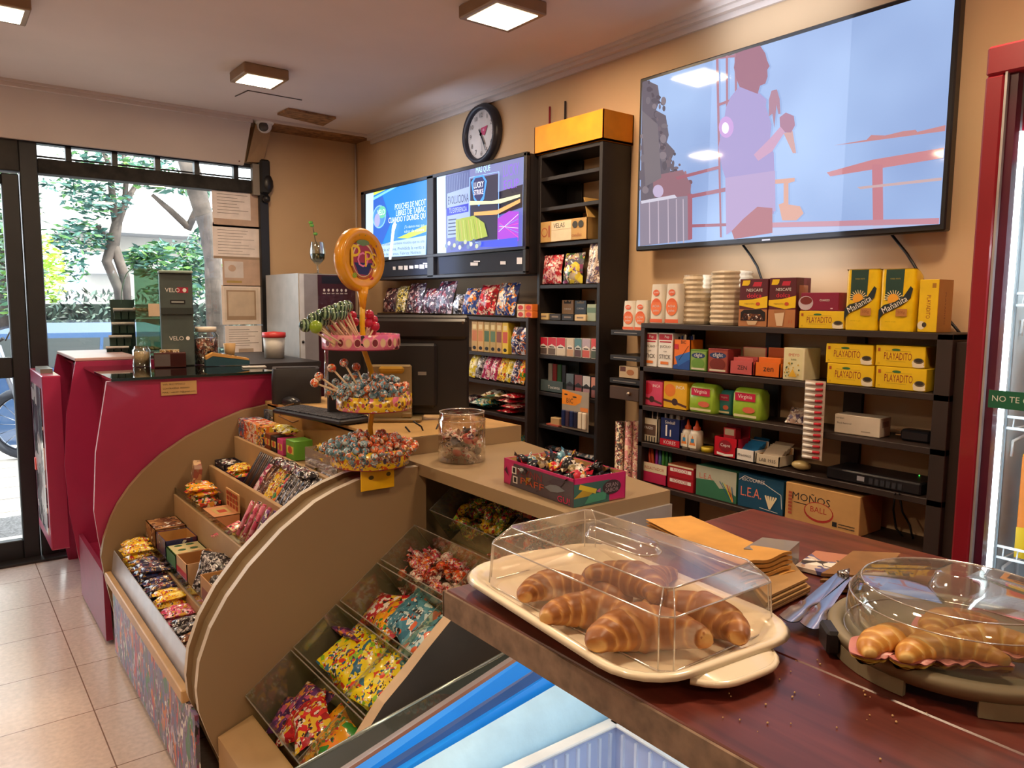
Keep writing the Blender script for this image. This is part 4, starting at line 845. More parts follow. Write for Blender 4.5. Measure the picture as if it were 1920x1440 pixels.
# clock
p = atX(897, 251, 2.21); t = thing('wall_clock', 'round black-rimmed wall clock above the lit screens', 'clock', (2.249, p.y, p.z), RW)
mb = MB(); mb.T = Matrix.Rotation(PI / 2, 4, 'X'); R_ = .148
mb.lathe([(R_, 0), (R_ + .002, .02), (R_ - .012, .045), (R_ - .028, .04), (R_ - .03, .02)], M('#2a2830', .35), 40); obj('rim', mb, t)
mb = MB(); mb.T = Matrix.Rotation(PI / 2, 4, 'X'); mb.disc((0, 0, .02), R_ - .028, M('#c9bdb4', .5), 40); mb.T = None
A = Art(mb, (0, -.021, 0), (1, 0, 0), (0, 0, 1), (0, -1, 0), 1, 1)
for i in range(12):
    a = PI / 2 - (i + 1) * PI / 6; A.text(str(i + 1), .093 * math.cos(a), .093 * math.sin(a), M('#6a6058', .6), h=.022)
A.poly([(.0, .03), (.055, .035), (.03, -.01), (0, .0)], M('#b0355a', .5)); A.text('10', .02, .018, M('#e8c8d0'), h=.012)
obj('dial', mb, t)
for nm, a, l, w_ in (('hour_hand', -1.02, .062, .007), ('minute_hand', -1.10, .095, .005), ('second_hand', -1.40, .1, .0022)):
    mb = MB(); A = Art(mb, (0, -.026, 0), (1, 0, 0), (0, 0, 1), (0, -1, 0), 1, 1); A.line([(-.03 * math.cos(a), -.03 * math.sin(a)), (l * math.cos(a), l * math.sin(a))], w_, BLACK); A.ell(0, 0, .008, .008, BLACK); obj(nm, mb, t)
# orange tray on the tall shelf
t = thing('orange_tray', 'bright orange plastic tray box on top of the tall shelf', 'tray', (2.17, 2.355, 1.988)); om = M('#f59a14', .5)
mb = MB(); mb.box(-.088, .078, -.208, .208, 0, .008, om); mb.box(-.088, -.084, -.208, .208, 0, .115, om); mb.box(.074, .078, -.208, .208, 0, .115, om); mb.box(-.088, .078, -.208, -.204, 0, .115, om); mb.box(-.088, .078, .204, .208, 0, .115, om); obj('tray_body', mb, t)
for (px, z1, m_, l_) in ((1031, 200, M('#8a2430', .5), 'thin dark red antenna rod'), (1060, 190, M('#241a1e', .5), 'thin black rod')):
    p = atX(px, z1, 2.235); mb = MB(); mb.tube([(2.235, p.y, 1.998), (2.235, p.y, p.z)], .005, m_, 6); solo('rod', mb, l_ + ' standing up out of the orange tray', 'rod')

# ------------------------------------------------------------------ pastry counter
def woodmat():
    mt = bpy.data.materials.new('mahogany'); mt.use_nodes = True; n = mt.node_tree; b = n.nodes['Principled BSDF']; L = n.links.new
    tc = n.nodes.new('ShaderNodeTexCoord'); mp = n.nodes.new('ShaderNodeMapping'); mp.inputs['Scale'].default_value = (22, 2.2, 10); L(tc.outputs['Object'], mp.inputs[0])
    nz = n.nodes.new('ShaderNodeTexNoise'); nz.inputs['Scale'].default_value = 2.2; nz.inputs['Detail'].default_value = 6; nz.inputs['Distortion'].default_value = .6; L(mp.outputs[0], nz.inputs[0])
    rp = n.nodes.new('ShaderNodeValToRGB'); rp.color_ramp.elements[0].position = .3; rp.color_ramp.elements[0].color = lin('#4a1c18'); rp.color_ramp.elements[1].position = .72; rp.color_ramp.elements[1].color = lin('#74352a')
    L(nz.outputs[0], rp.inputs[0]); L(rp.outputs[0], b.inputs['Base Color']); b.inputs['Roughness'].default_value = .33; b.inputs['Coat Weight'].default_value = .15; b.inputs['Coat Roughness'].default_value = .2; return mt
wood = woodmat()
t = thing('pastry_counter', 'dark reddish wooden counter carrying the pastry trays', 'counter', (0, 0, 0))
mb = MB(); mb.box(.565, .775, -.7, .885, .912, .95, wood, .0015); mb.box(.5765, .775, -.7, .884, .905, .912, wood); mb.box(.7765, 1.30, -.7, .885, .912, .95, wood, .0015); obj('counter_top', mb, t)
mb = MB(); mb.box(.561, .565, -.7, .887, .911, .948, M('#8b7461', .7, noise=.25, nscale=40)); mb.box(.561, 1.30, .885, .889, .911, .948, M('#8b7461', .7, noise=.25, nscale=40)); obj('edge_strip', mb, t)
mb = MB(); mb.box(1.12, 1.29, -.7, .87, 0, .905, M('#6b5a4c', .7)); obj('base', mb, t)

# chest freezer under it
t = thing('chest_freezer', 'blue-banded chest freezer with a frosted white liner beneath the pastry counter', 'freezer', (0, 0, 0))
def yl_(pts, Y): return [atY(x, y, Y) for x, y in pts]
fr = M('#b8dcee', .55, noise=.05, nscale=20, bump=.6); bl = M('#2496ff', .3, noise=.06, nscale=6); bld = M('#245090', .35, noise=.1); dgr = M('#333c3a', .15, coat=1, noise=.1)
def band(a0, a1, b0, b1, ya, yb, m, name, th=.012):
    q = [atY(*a0, ya), atY(*a1, ya), atY(*b1, yb), atY(*b0, yb)]
    mb = MB(); mb.prism(q, (0, .0, -th) if name != 'liner_wall' else (0, th, 0), m); obj(name, mb, t)
band((400, 1530), (1100, 1138), (445, 1566), (1085, 1165), 1.235, 1.15, dgr, 'far_rim', .05)
band((445, 1566), (1085, 1165), (500, 1530), (1100, 1139), 1.15, 1.135, M('#2c4f84', .2), 'rim_side')
mb = MB(); q0 = atY(400, 1530, 1.236); q1 = atY(1100, 1138, 1.236); mb.tube([q0, q1], .004, M('#aab4ac', .2, metal=.6), 6); obj('rim_glint', mb, t)  # glint along the rim's top edge, added as a pale metal tube
band((500, 1530), (1100, 1137), (512, 1533), (1100, 1146), 1.13, 1.11, M('#b9b0b4', .25, metal=.4), 'track')
band((512, 1533), (1100, 1146), (520, 1536), (1100, 1153), 1.11, 1.105, M('#7a4a3a', .4), 'track')
band((520, 1536), (1100, 1153), (560, 1535), (1100, 1193), 1.10, 1.09, bl, 'blue_panel')
band((560, 1535), (1100, 1193), (590, 1535), (1110, 1212), 1.09, 1.08, bld, 'blue_panel')
band((590, 1535), (1110, 1212), (620, 1533), (1155, 1237), 1.08, 1.06, bl, 'blue_panel')
c0 = atY(1155, 1317, 1.0); CXF = c0.x; CZF = c0.z
top = [atY(620, 1533, 1.04), atY(880, 1387, 1.04), atY(1155, 1237, 1.04)]
mb = MB()
q = [top[0], top[1], top[2]]; lowl = [Vector((.25, 1.0, .22)), Vector((CXF, 1.0, .22))]
n1 = atY(700, 1533, 1.0)
mb.grid(lambda u, v: Vector((.30 + (CXF - .30) * u, 1.0 + .045 * (v ** 3), .50 + v * ((.535 + .11 * u) - .50 + .0))), 16, 8, fr)
mb.grid(lambda u, v: Vector((CXF + .05 * (v ** 3), 1.0 + .045 * (v ** 3) - (1.25) * u, .50 + v * .19)), 16, 8, fr)
obj('liner_wall', mb, t)
mb = MB(); mb.box(CXF + .03, CXF + .06, -.3, 1.1, .1, .86, M('#dfe6ea', .4)); mb.box(.33, CXF + .05, -.3, 1.24, 0, .1, M('#dfe6ea', .4)); obj('cabinet', mb, t)
bk = M('#c3cdea', .35, noise=.05); mb = MB()
mb.box(.30, CXF - .012, .975, .988, .16, .545, bk); mb.box(CXF - .024, CXF - .012, -.2, .975, .16, .545, bk); mb.box(.30, CXF - .012, -.2, .975, .15, .16, bk)
for i in range(26): mb.box(.32 + i * .028, .326 + i * .028, .970, .975, .17, .535, M('#e6ecfa', .4))
for i in range(30): mb.box(CXF - .030, CXF - .024, .95 - i * .035, .956 - i * .035, .17, .535, M('#e6ecfa', .4))
mb.box(.30, CXF - .008, .966, .992, .545, .552, WHITE, .002); mb.box(CXF - .034, CXF - .008, -.2, .985, .545, .552, WHITE, .002)
obj('inner_basket', mb, t)
mb = MB(); mb.box(CXF + .0, CXF + .02, -.1, .9, .72, .74, M('#e8f4ff', em=3)); obj('light_tube', mb, t)
lamp('freezer_light', (.72, .45, .86), .5, 2.8, (.70, .88, 1), t, (0, 0, 0), .9)
# ------------------------------------------------------------------ pastry platter and cover
def rrect(x0, x1, y0, y1, r, n=6):
    P = []
    for (cx, cy, a0) in ((x1 - r, y1 - r, 0), (x0 + r, y1 - r, PI / 2), (x0 + r, y0 + r, PI), (x1 - r, y0 + r, 1.5 * PI)):
        for i in range(n + 1): a = a0 + PI / 2 * i / n; P.append((cx + r * math.cos(a), cy + r * math.sin(a)))
    return P
def loft(mb, rings, m, cap0=True, cap1=True, smooth=True):
    n = len(rings[0]); v = [p for r in rings for p in r]; f = [(i * n + k, i * n + (k + 1) % n, (i + 1) * n + (k + 1) % n, (i + 1) * n + k) for i in range(len(rings) - 1) for k in range(n)]
    o = len(mb.v); mb.add(v, f, m, smooth)
    if cap0: mb.add(rings[0], [tuple(range(n))[::-1]], m)
    if cap1: mb.add(rings[-1], [tuple(range(n))], m)
TXC, TYC = .694, .676; hw, hl = .138, .205
t = thing('serving_platter', 'cream rectangular serving platter with end handles, full of plain croissants', 'platter', (TXC, TYC, .951), -.085)
cm = M('#fbf0d6', .22, coat=.5, noise=.02); mb = MB()
def ring(d, z, r): return [(x, y, z) for x, y in rrect(-hw + d, hw - d, -hl + d, hl - d, r - d * .6)]
loft(mb, [ring(.045, 0, .07), ring(.04, .004, .07), ring(.018, .016, .07), ring(.006, .024, .07), ring(.0, .022, .07), ring(.006, .028, .07), ring(.022, .020, .07), ring(.03, .010, .07), ring(.038, .008, .07)], cm)
obj('dish', mb, t)
for s in (-1, 1):
    mb = MB(); mb.grid(lambda u, v: ((u - .5) * .13, s * (hl - .006 + .028 * v * (1 - (2 * abs(u - .5)) ** 4)), .023 - .006 * v), 14, 4, cm); mb.grid(lambda u, v: ((u - .5) * .13, s * (hl - .006 + .028 * v * (1 - (2 * abs(u - .5)) ** 4)), .017 - .006 * v), 14, 4, cm)
    mb.tube([((u - .5) * .13, s * (hl - .006 + .028 * (1 - (2 * abs(u - .5)) ** 4)), .015) for u in [i / 14 for i in range(15)]], .004, cm, 6); obj('handle', mb, t)
pl = CLEAR('#fbf6f0', .07, .42, .12, .05); ple = CLEAR('#ffffff', .55, .9, .1, .25)
t = thing('platter_cover', 'clear rectangular plastic cover over the plain croissants', 'food cover', (.713, .683, .961), .0)
w0, l0, w1, l1 = .104, .170, .078, .148
def oct_(w, l, c, z, dx=0): return [(w - c + dx, -l, z), (w + dx, -l + c, z), (w + dx, l - c, z), (w - c + dx, l, z), (-w + c + dx, l, z), (-w + dx, l - c, z), (-w + dx, -l + c, z), (-w + c + dx, -l, z)]
rings = [oct_(w0, l0, .012, 0), oct_(w0 - .003, l0 - .003, .012, .060), oct_(w1, l1, .008, .083)]
mb = MB(); loft(mb, rings, pl, False, True, False); obj('cover_shell', mb, t)
mb = MB()
for r_ in rings: mb.tube([Vector(p) for p in r_ + [r_[0]]], .0012, ple, 5)
for k in range(8): mb.tube([Vector(rings[j][k]) for j in range(3)], .0010, ple, 5)
obj('moulded_edge', mb, t)
mb = MB(); loft(mb, [[(x, y, .0835) for x, y in rrect(-.02, .02, -.06, .06, .018)], [(x, y, .096) for x, y in rrect(-.016, .016, -.056, .056, .015)], [(x, y, .097) for x, y in rrect(-.01, .01, -.05, .05, .01)]], pl, False, True)
mb.tube([(x, y, .0832) for x, y in rrect(-.02, .02, -.06, .06, .018)] + [(.02, .042, .0842)], .0016, ple, 5); obj('grip', mb, t)

def croissant_mat(cols):
    k = ('cr',) + tuple(cols)
    if k in _mc: return _mc[k]
    mt = bpy.data.materials.new('baked_crust'); mt.use_nodes = True; n = mt.node_tree; b = n.nodes['Principled BSDF']; L = n.links.new
    at = n.nodes.new('ShaderNodeAttribute'); at.attribute_name = 'bake'; nz = n.nodes.new('ShaderNodeTexNoise'); nz.inputs['Scale'].default_value = 45; nz.inputs['Detail'].default_value = 6
    tc = n.nodes.new('ShaderNodeTexCoord'); L(tc.outputs['Object'], nz.inputs[0])
    ma = n.nodes.new('ShaderNodeMath'); ma.operation = 'MULTIPLY_ADD'; ma.inputs[1].default_value = .7; L(nz.outputs[0], ma.inputs[0]); 
    m2 = n.nodes.new('ShaderNodeMath'); m2.operation = 'SUBTRACT'; L(at.outputs['Fac'], m2.inputs[0]); m2.inputs[1].default_value = .35; L(m2.outputs[0], ma.inputs[2])
    rp = n.nodes.new('ShaderNodeValToRGB'); rp.color_ramp.elements[0].position = .1; rp.color_ramp.elements[0].color = lin(cols[0]); rp.color_ramp.elements[1].position = .85; rp.color_ramp.elements[1].color = lin(cols[2])
    e_ = rp.color_ramp.elements.new(.5); e_.color = lin(cols[1]); L(ma.outputs[0], rp.inputs[0]); L(rp.outputs[0], b.inputs['Base Color']); b.inputs['Roughness'].default_value = .42
    bp = n.nodes.new('ShaderNodeBump'); bp.inputs['Strength'].default_value = .35; bp.inputs['Distance'].default_value = .002; L(nz.outputs[0], bp.inputs['Height']); L(bp.outputs[0], b.inputs['Normal'])
    _mc[k] = mt; return mt
CR1 = ('#d8ac6c', '#b4773c', '#86502a'); CR2 = ('#eccb84', '#d8a04c', '#b87a30')
def croissant_mesh(seed, arc=2.7, R=.040, r=.0245, cols=CR1, flat=.88, half=None):
    rr = random.Random(seed); n, k = 64, 20; V = []; W = []; seg = [.9, .75, .9, 1.35, .9, .75, .9]
    tot = sum(seg); cum = [sum(seg[:i + 1]) / tot for i in range(7)]
    for i in range(n + 1):
        t_ = i / n; a = (t_ - .5) * arc; s = 1 - abs(2 * t_ - 1); cx, cy = R * math.sin(a) * 1.25, R * math.cos(a) - R * .72
        for j in range(k):
            b = 2 * PI * j / k; tt = t_ + .03 * math.sin(b + seed); 
            lo = 0
            for c_ in cum:
                if tt <= c_: break
                lo = c_
            hi = c_ if c_ > lo else 1.01; fr_ = max(0, min(1, (tt - lo) / (hi - lo + 1e-6)))
            if t_ > .5: fr_ = 1 - fr_
            step = .84 + .16 * min(1, fr_ * 5) ** .6 - .05 * fr_
            rad = r * (.30 + .75 * s ** .75) * step * (1 + .03 * math.sin(3 * b + 9 * t_ + seed))
            V.append((cx + rad * math.cos(b) * math.sin(a), cy + rad * math.cos(b) * math.cos(a), max(0, r * .72 + rad * math.sin(b) * flat)))
            W.append(min(1, .1 + 1.1 * min(1, fr_ * 3.2)) * (1 - .35 * max(0, fr_ - .75) / .25) * (.75 if math.sin(b) > -.2 else .6))
    f = [(i * k + j, i * k + (j + 1) % k, (i + 1) * k + (j + 1) % k, (i + 1) * k + j) for i in range(n) for j in range(k)] + [tuple(range(k))[::-1], tuple(n * k + j for j in range(k))]
    if half == 'top': V = [(x, y, max(z, r * .55) - r * .55) for x, y, z in V]
    if half == 'bottom': V = [(x * 1.03, y * 1.03, min(z, r * .45)) for x, y, z in V]
    me = bpy.data.meshes.new('croissant'); me.from_pydata(V, [], f); me.polygons.foreach_set('use_smooth', [True] * len(f)); me.materials.append(croissant_mat(cols))
    at = me.attributes.new('bake', 'FLOAT', 'POINT'); at.data.foreach_set('value', W); me.update(); return me
TZ = .962
for i, (px, py, rz, sc_, up, lab) in enumerate((
    (1040, 1100, -.35, 1.0, 0, 'small croissant alone at the platter end closest to the sweet bins'),
    (1108, 1150, -.75, 1.12, 0, 'croissant with both tips pointing at the platter edge, second from the bins'),
    (1140, 1092, 1.0, 1.08, .0, 'pale croissant at the platter back, beneath the cover grip'),
    (1180, 1120, -1.5, 1.1, .022, 'croissant piled across the middle of the heap'),
    (1210, 1192, -.55, 1.3, .0, 'largest croissant, its long tip reaching towards the rounded platter corner'),
    (1308, 1160, -1.35, 1.25, .0, 'croissant curled at the platter end beside the tongs'),
    (1235, 1092, .6, 1.0, .0, 'half-hidden croissant behind the heap under the cover'))):
    me = croissant_mesh(i * 3 + 1); p = atZ(px, py, TZ + .02)
    o = obj('croissant', me, None, (p.x, p.y, TZ + up), (0, 0, rz)); o.scale = (sc_,) * 3; tag(o, lab, 'croissant', 'plain croissants on the platter')

mb = MB(); rt = random.Random(3)
for i in range(26): mb.ball((rt.uniform(.60, .80), rt.uniform(.30, .46), .9515), rt.uniform(.0006, .0014), M('#e0c08a', .8), 5)
tag(obj('crumbs', mb), 'tiny pale pastry crumbs scattered on the dark wooden counter', 'crumbs', kind='stuff')
# round dish with filled croissants
DC = (.922, .350); t = thing('cake_dish', 'round olive-grey plastic cake dish holding ham and cheese croissants', 'dish', (DC[0], DC[1], .951)); t.scale = (.78, .78, .95); og = M('#8a8068', .45, noise=.03)
mb = MB(); mb.lathe([(0, .018), (.13, .018), (.132, .016), (.168, .016), (.172, .024), (.176, .030), (.172, .034), (.160, .036), (.154, .030), (.150, .026), (.146, .0285), (.140, .026), (0, .026)], og, 56); obj('plate', mb, t)
for a0 in range(4):
    mb = MB()
    n = 10; a_ = a0 * PI / 2 + .55
    P = [((.170) * math.cos(a_ + 1.05 * i / n), (.170) * math.sin(a_ + 1.05 * i / n)) for i in range(n + 1)]; Q = [(x * .95, y * .95) for x, y in P]
    for i in range(n): mb.prism([(P[i][0], P[i][1], 0), (P[i + 1][0], P[i + 1][1], 0), (Q[i + 1][0], Q[i + 1][1], 0), (Q[i][0], Q[i][1], 0)], (0, 0, .018), og)
    obj('foot', mb, t)
mb = MB(); mb.T = Matrix.Rotation(2.35, 4, 'Z') ; mb.box(.168, .188, -.025, .025, .004, .034, BLACK, .004); obj('clip', mb, t)
pr = CLEAR('#eef0ec', .09, .7, .05, .04); t = thing('dish_cover', 'clear round domed plastic cover over the filled croissants', 'food cover', (DC[0], DC[1], .977)); t.scale = (.80, .80, .78)
mb = MB(); mb.lathe([(.148, 0), (.147, .03), (.143, .058), (.132, .076), (.125, .08), (.05, .084), (0, .084)], pr, 56); obj('cover_shell', mb, t)
mb = MB()
for r_, z_ in ((.148, .001), (.1435, .058), (.128, .079)): mb.tube([(r_ * math.cos(2 * PI * i / 48), r_ * math.sin(2 * PI * i / 48), z_) for i in range(49)], .0011, ple, 5)
obj('moulded_edge', mb, t)
mb = MB(); loft(mb, [[(x * .9 + .0, y, .084) for x, y in rrect(-.055, .055, -.03, .03, .028)], [(x * .7, y * .8, .104) for x, y in rrect(-.055, .055, -.03, .03, .028)], [(x * .6, y * .6, .106) for x, y in rrect(-.055, .055, -.03, .03, .028)]], pr, False, True); obj('grip', mb, t)
def filled(px, py, rz, sc_, lab, seed, up=0):
    p = atZ(px, py, 1.0); t = thing('filled_croissant', lab, 'croissant', (p.x, p.y, .978 + up), rz, 'ham and cheese croissants in the round dish'); t.scale = (sc_,) * 3
    kw = dict(arc=2.6, R=.040, r=.022, cols=CR2, flat=.75)
    obj('bottom_half', croissant_mesh(seed, half='bottom', **kw), t)
    rr = random.Random(seed)
    for nm, m_, z_, s_ in (('cheese_slice', M('#ecc860', .4), .0125, 1.12), ('ham_slice', M('#d48a86', .35), .0155, 1.22)):
        mb = MB(); N_ = 30; R0 = []; R1 = []
        for i in range(N_ + 1):
            a = (i / N_ - .5) * 2.6; s = 1 - abs(2 * i / N_ - 1); w_ = .024 * (.35 + .7 * s ** .7) * s_
            R0.append((i, a, w_))
        def f_(u, v): 
            a = (u - .5) * 2.6; s = 1 - abs(2 * u - 1); w_ = .023 * (.4 + .7 * s ** .7) * s_ * (v * 2 - 1); rad = .030 + w_
            return (math.sin(a) * (.050 + w_), math.cos(a) * (.040 + w_) - .0288, z_ + .002 * math.sin(a * 9 + seed + 5 * v) * abs(2 * v - 1))
        mb.grid(f_, N_, 8, m_); mb.grid(lambda u, v: tuple(Vector(f_(u, v)) + Vector((0, 0, .0014))), N_, 8, m_); obj(nm, mb, t)
    obj('top_half', croissant_mesh(seed + 1, half='top', **kw), t, (0, 0, .0165)); return t
filled(1690, 1205, -.5, 1.02, 'filled croissant closest to the dish clip, ham edge drooping out', 21)
filled(1775, 1222, -.7, 1.04, 'filled croissant in the middle of the dish with its cheese hanging low', 33)
filled(1790, 1172, -.2, 1.0, 'filled croissant at the back of the round dish', 41)
filled(1865, 1205, -1.1, 1.0, 'filled croissant on the dish side towards the drinks fridge', 55)

# tongs, bags, papers
st = M('#b5b5b8', .2, metal=1); a = atZ(1478, 1172, .956); b = atZ(1560, 1112, .965)
t = thing('serving_tongs', 'steel serving tongs lying between the croissant platter and the round dish', 'tongs', tuple(a)); d_ = (b - a)
mb = MB(); nrm = Vector((d_.y, -d_.x, 0)).normalized()
for k, nm in ((0, 'tong_arm'), (1, 'tong_arm')):
    mb = MB(); off = nrm * .028 * k
    def g(u, v):
        p = d_ * (u * 1.25) + off * (1 - u * .85); w_ = .009 + .004 * (1 if u < .25 else 0); return tuple(p + nrm * (v - .5) * 2 * w_ + Vector((0, 0, .004 + .010 * (u) + .004 * (2 * v - 1) ** 2 * (1 if u < .35 else .3))))
    mb.grid(g, 16, 4, st); mb.grid(lambda u, v: tuple(Vector(g(u, v)) + Vector((0, 0, .0012))), 16, 4, st); obj(nm, mb, t)
mb = MB(); p = d_ * 1.25; mb.tube([p + nrm * .004 + Vector((0, 0, .015)), p + d_.normalized() * .012 + nrm * .003 + Vector((0, 0, .017)), p - nrm * .004 + Vector((0, 0, .015))], .006, st, 8); obj('spring_bend', mb, t)
def bagstack(name, corners, h, m, label, cat, n, curl=.0, z0=.951, rip=0.0):
    """a pile of thin paper bags; corners px at counter height (left-far, right-far, right-near, left-near)"""
    P = [atZ(x, y, z0 + h) for x, y in corners]; c = sum(P, Vector()) / 4; t = thing(name, label, cat, (c.x, c.y, z0)); rr = random.Random(n)
    for i in range(n):
        mb = MB(); z = h * i / n; j = rr.uniform(-.006, .006); k = rr.uniform(-.006, .006); th = h / n * .8
        def g(u, v, dz=0):
            p = (P[3] * (1 - u) + P[2] * u) * (1 - v) + (P[0] * (1 - u) + P[1] * u) * v
            cz = curl * (max(0, .4 - v) / .4) ** 2 + rip * math.sin(u * 9 + v * 3) * (1 - v) * .5
            return (p.x - c.x + j, p.y - c.y + k, z + cz * (.4 + .6 * i / n) + dz + .002)
        mb.grid(lambda u, v: g(u, v, 0), 12, 10, m); mb.grid(lambda u, v: g(1 - u, v, th), 12, 10, m)
        e1 = [g(i_ / 12, 0, 0) for i_ in range(13)]; e2 = [g(i_ / 12, 0, th) for i_ in range(13)]
        mb.add(e1 + e2, [(i_, i_ + 1, 14 + i_, 13 + i_) for i_ in range(12)], m); obj('paper_bag', mb, t)
    return t
bagstack('paper_bag_stack', [(1215, 975), (1300, 968), (1490, 1048), (1395, 1072)], .035, M('#d09a4c', .8, noise=.12, nscale=14, bump=.3), 'large orange-brown pile of paper bags behind the croissant cover', 'paper bags', 6, .01, rip=.006)
bagstack('paper_bag_stack', [(1390, 1060), (1480, 1050), (1516, 1092), (1440, 1128)], .016, M('#b08a58', .85, noise=.12, nscale=14), 'fanned low pile of brown paper bags beside the cover end and the tongs', 'paper bags', 4, .004)
bagstack('paper_bag_stack', [(1600, 1036), (1690, 1040), (1650, 1088), (1540, 1082)], .022, M('#8a6238', .85, noise=.15, nscale=14), 'dark brown paper bag pile behind the round dish', 'paper bags', 4, .003)
mb = MB(); P = [atZ(x, y, .96) for x, y in ((1490, 1058), (1530, 1030), (1620, 1042), (1570, 1078))]; mb.prism([(p.x, p.y, .952) for p in P], (0, 0, .006), WRAP(['#c8a080', '#b8785c', '#d8c8b8', '#5a5a8c', '#c8b060'], 22, rough=.5, wr=0)); solo('magazine', mb, 'colourful folded leaflet lying between the brown paper bag piles', 'leaflet')
mb = MB(); P = [atZ(x, y, 1.0) for x, y in ((1395, 1016), (1430, 996), (1500, 1004), (1470, 1030))]; mb.prism([(p.x, p.y, .952) for p in P], (0, 0, .038), M('#85807c', .4, coat=.3)); solo('plastic_box', mb, 'flat grey plastic box behind the orange-brown paper bags', 'box')

# ------------------------------------------------------------------ drinks fridge
FXX = 1.55; FYL = .607; ft = 1.83; fm_ = M('#961c2c', .3, coat=.3, noise=.03)
t = thing('drinks_fridge', 'tall red glass-door drinks fridge, brightly lit inside, at the wall end', 'fridge', (FXX, FYL - .35, 0)); O = Vector(t.location)
def fb(n_, x0, x1, y0, y1, z0, z1, m, bev=0): mb = MB(); mb.box(x0 - O.x, x1 - O.x, y0 - O.y, y1 - O.y, z0 - O.z, z1 - O.z, m, bev); return obj(n_, mb, t)
FYR = FYL - .62
fb('cabinet_side', FXX + .04, 2.2, FYL - .03, FYL, .05, ft - .01, fm_); fb('cabinet_side', FXX + .04, 2.2, FYR, FYR + .03, .05, ft - .01, fm_); fb('cabinet_back', 2.17, 2.2, FYR, FYL, .05, ft, M('#cdd6da', .4)); fb('cabinet_top', FXX + .04, 2.2, FYR, FYL, ft - .04, ft, fm_)
fb('cabinet_base', FXX + .02, 2.2, FYR, FYL, 0, .18, fm_)
mb = MB()
for (y0, y1, z0, z1) in ((FYL - .032, FYL, .2, ft - .052), (FYR, FYR + .032, .2, ft - .052), (FYR, FYL, ft - .052, ft), (FYR, FYL, .12, .2)): mb.box(0, .035, y0 - O.y, y1 - O.y, z0, z1, fm_, .004)
obj('door_frame', mb, t)
mb = MB(); mb.box(.002, .03, FYL - .036 - O.y, FYL - .032 - O.y, .2, ft - .05, M('#c0bcbc', .3, metal=.4)); mb.box(.012, .035, FYL - .05 - O.y, FYL - .036 - O.y, .2, ft - .05, M('#5a1c34', .3)); obj('gasket', mb, t)
mb = MB(); mb.quad((.015, FYL - .036 - O.y, .2), (.015, FYR + .03 - O.y, .2), (.015, FYR + .03 - O.y, ft - .05), (.015, FYL - .036 - O.y, ft - .05), CLEAR('#f0f6f6', .03, .35, .02)); obj('glass_pane', mb, t)
iw = M('#c2cdd2', .35); fb('inner_wall', FXX + .06, 2.17, FYL - .045, FYL - .03, .18, ft - .04, iw); fb('inner_wall', FXX + .06, 2.17, FYR + .03, FYR + .04, .18, ft - .04, iw)
fb('light_strip', FXX + .045, FXX + .06, FYL - .052, FYL - .045, .2, ft - .15, M('#eef6ff', em=7)); fb('light_strip', FXX + .045, FXX + .06, FYR + .04, FYR + .05, .2, ft - .15, M('#eef6ff', em=9))
fb('inner_header', FXX + .06, FXX + .12, FYR + .04, FYL - .045, ft - .2, ft - .04, M('#b8203a', .3))
lamp('fridge_light', (.075, 0, 1.66), .5, 6, (.9, .96, 1), t, (0, -.9, 0), .3)
SHZ = [atX(1885, z, 1.65).z for z in (572, 800, 1043)]; wm = M('#f2f4f6', .35)
for z in SHZ:
    mb = MB()
    for i in range(22): mb.tube([(.09, FYL - .06 - .024 * i - O.y, z + .02), (.085, FYL - .06 - .024 * i - O.y, z), (.55, FYL - .06 - .024 * i - O.y, z)], .0018, wm, 5)
    for x, dz in ((.085, 0), (.085, .022), (.3, -.003), (.55, -.003)): mb.tube([(x, FYL - .05 - O.y, z + dz), (x, FYR + .05 - O.y, z + dz)], .003, wm, 6)
    mb.tube([(.12, FYL - .05 - O.y, z - .06), (.12, FYL - .05 - O.y, z - .03), (.4, FYL - .05 - O.y, z - .003)], .003, wm, 5); obj('wire_shelf', mb, t)
mb = MB(); mb.box(.09, .096, FYL - .0475 - O.y, FYL - .043 - O.y, .2, ft - .1, M('#9aa4aa', .3, metal=.7)); mb.box(.20, .212, FYL - .049 - O.y, FYL - .045 - O.y, .2, ft - .1, M('#e8eef2', .3)); obj('shelf_track', mb, t)
a = atX(1846, 768, FXX - .0005); b = atX(1925, 732, FXX - .0005)
mb = MB(); mb.box(-.0008, 0, -.34, 0, 0, .033, M('#1e6b4c', .4)); A = Art(mb, (-.0008, 0, 0), (0, -1, 0), (0, 0, 1), (-1, 0, 0), .09, .033); A.text('NO TE CA', .46, .55, M('#e8f0e0', .4), w=.78); obj('green_sticker', mb, t, (-.002, FYL - .046 - O.y, (a.z + b.z) / 2 - .016))
# cartons in the fridge
def jcart(y, z, x, w, d, h, lab, kind):
    m0 = M('#f08a28', .35); mb = MB(); mb.box(-w / 2, w / 2, 0, d, 0, h, m0, .002); mb.prism([(-w / 2, .002, h), (w / 2, .002, h), (w / 2, d / 2, h + .022), (-w / 2, d / 2, h + .022)], (0, d / 2 - .002, 0), M('#f4b030', .35))
    A = front(mb, w, h, 0)
    if kind: A.rect(.16, .22, 1, .80, M('#1c1c20', .4)); A.text('Cepita', .62, .66, WHT, w=.62); A.ell(.62, .38, .16, .07, M('#4a5a6a')); A.text('100%', .62, .38, WHT, w=.2); A.poly([(0, 0), (.9, 0), (.8, .22), (.45, .32), (0, .3)], M('#f0c818', .35)); A.ell(.62, .9, .28, .06, M('#141416', .4))
    else: A.rect(0, 0, 1, .45, M('#e8409a', .35)); A.ell(.5, .75, .4, .2, M('#e04428', .35)); A.poly([(0, .1), (.7, .05), (.9, .5), (.2, .6)], M('#f0b81e', .35))
    solo('juice_carton', mb, lab, 'carton', (x, y, z), RW)
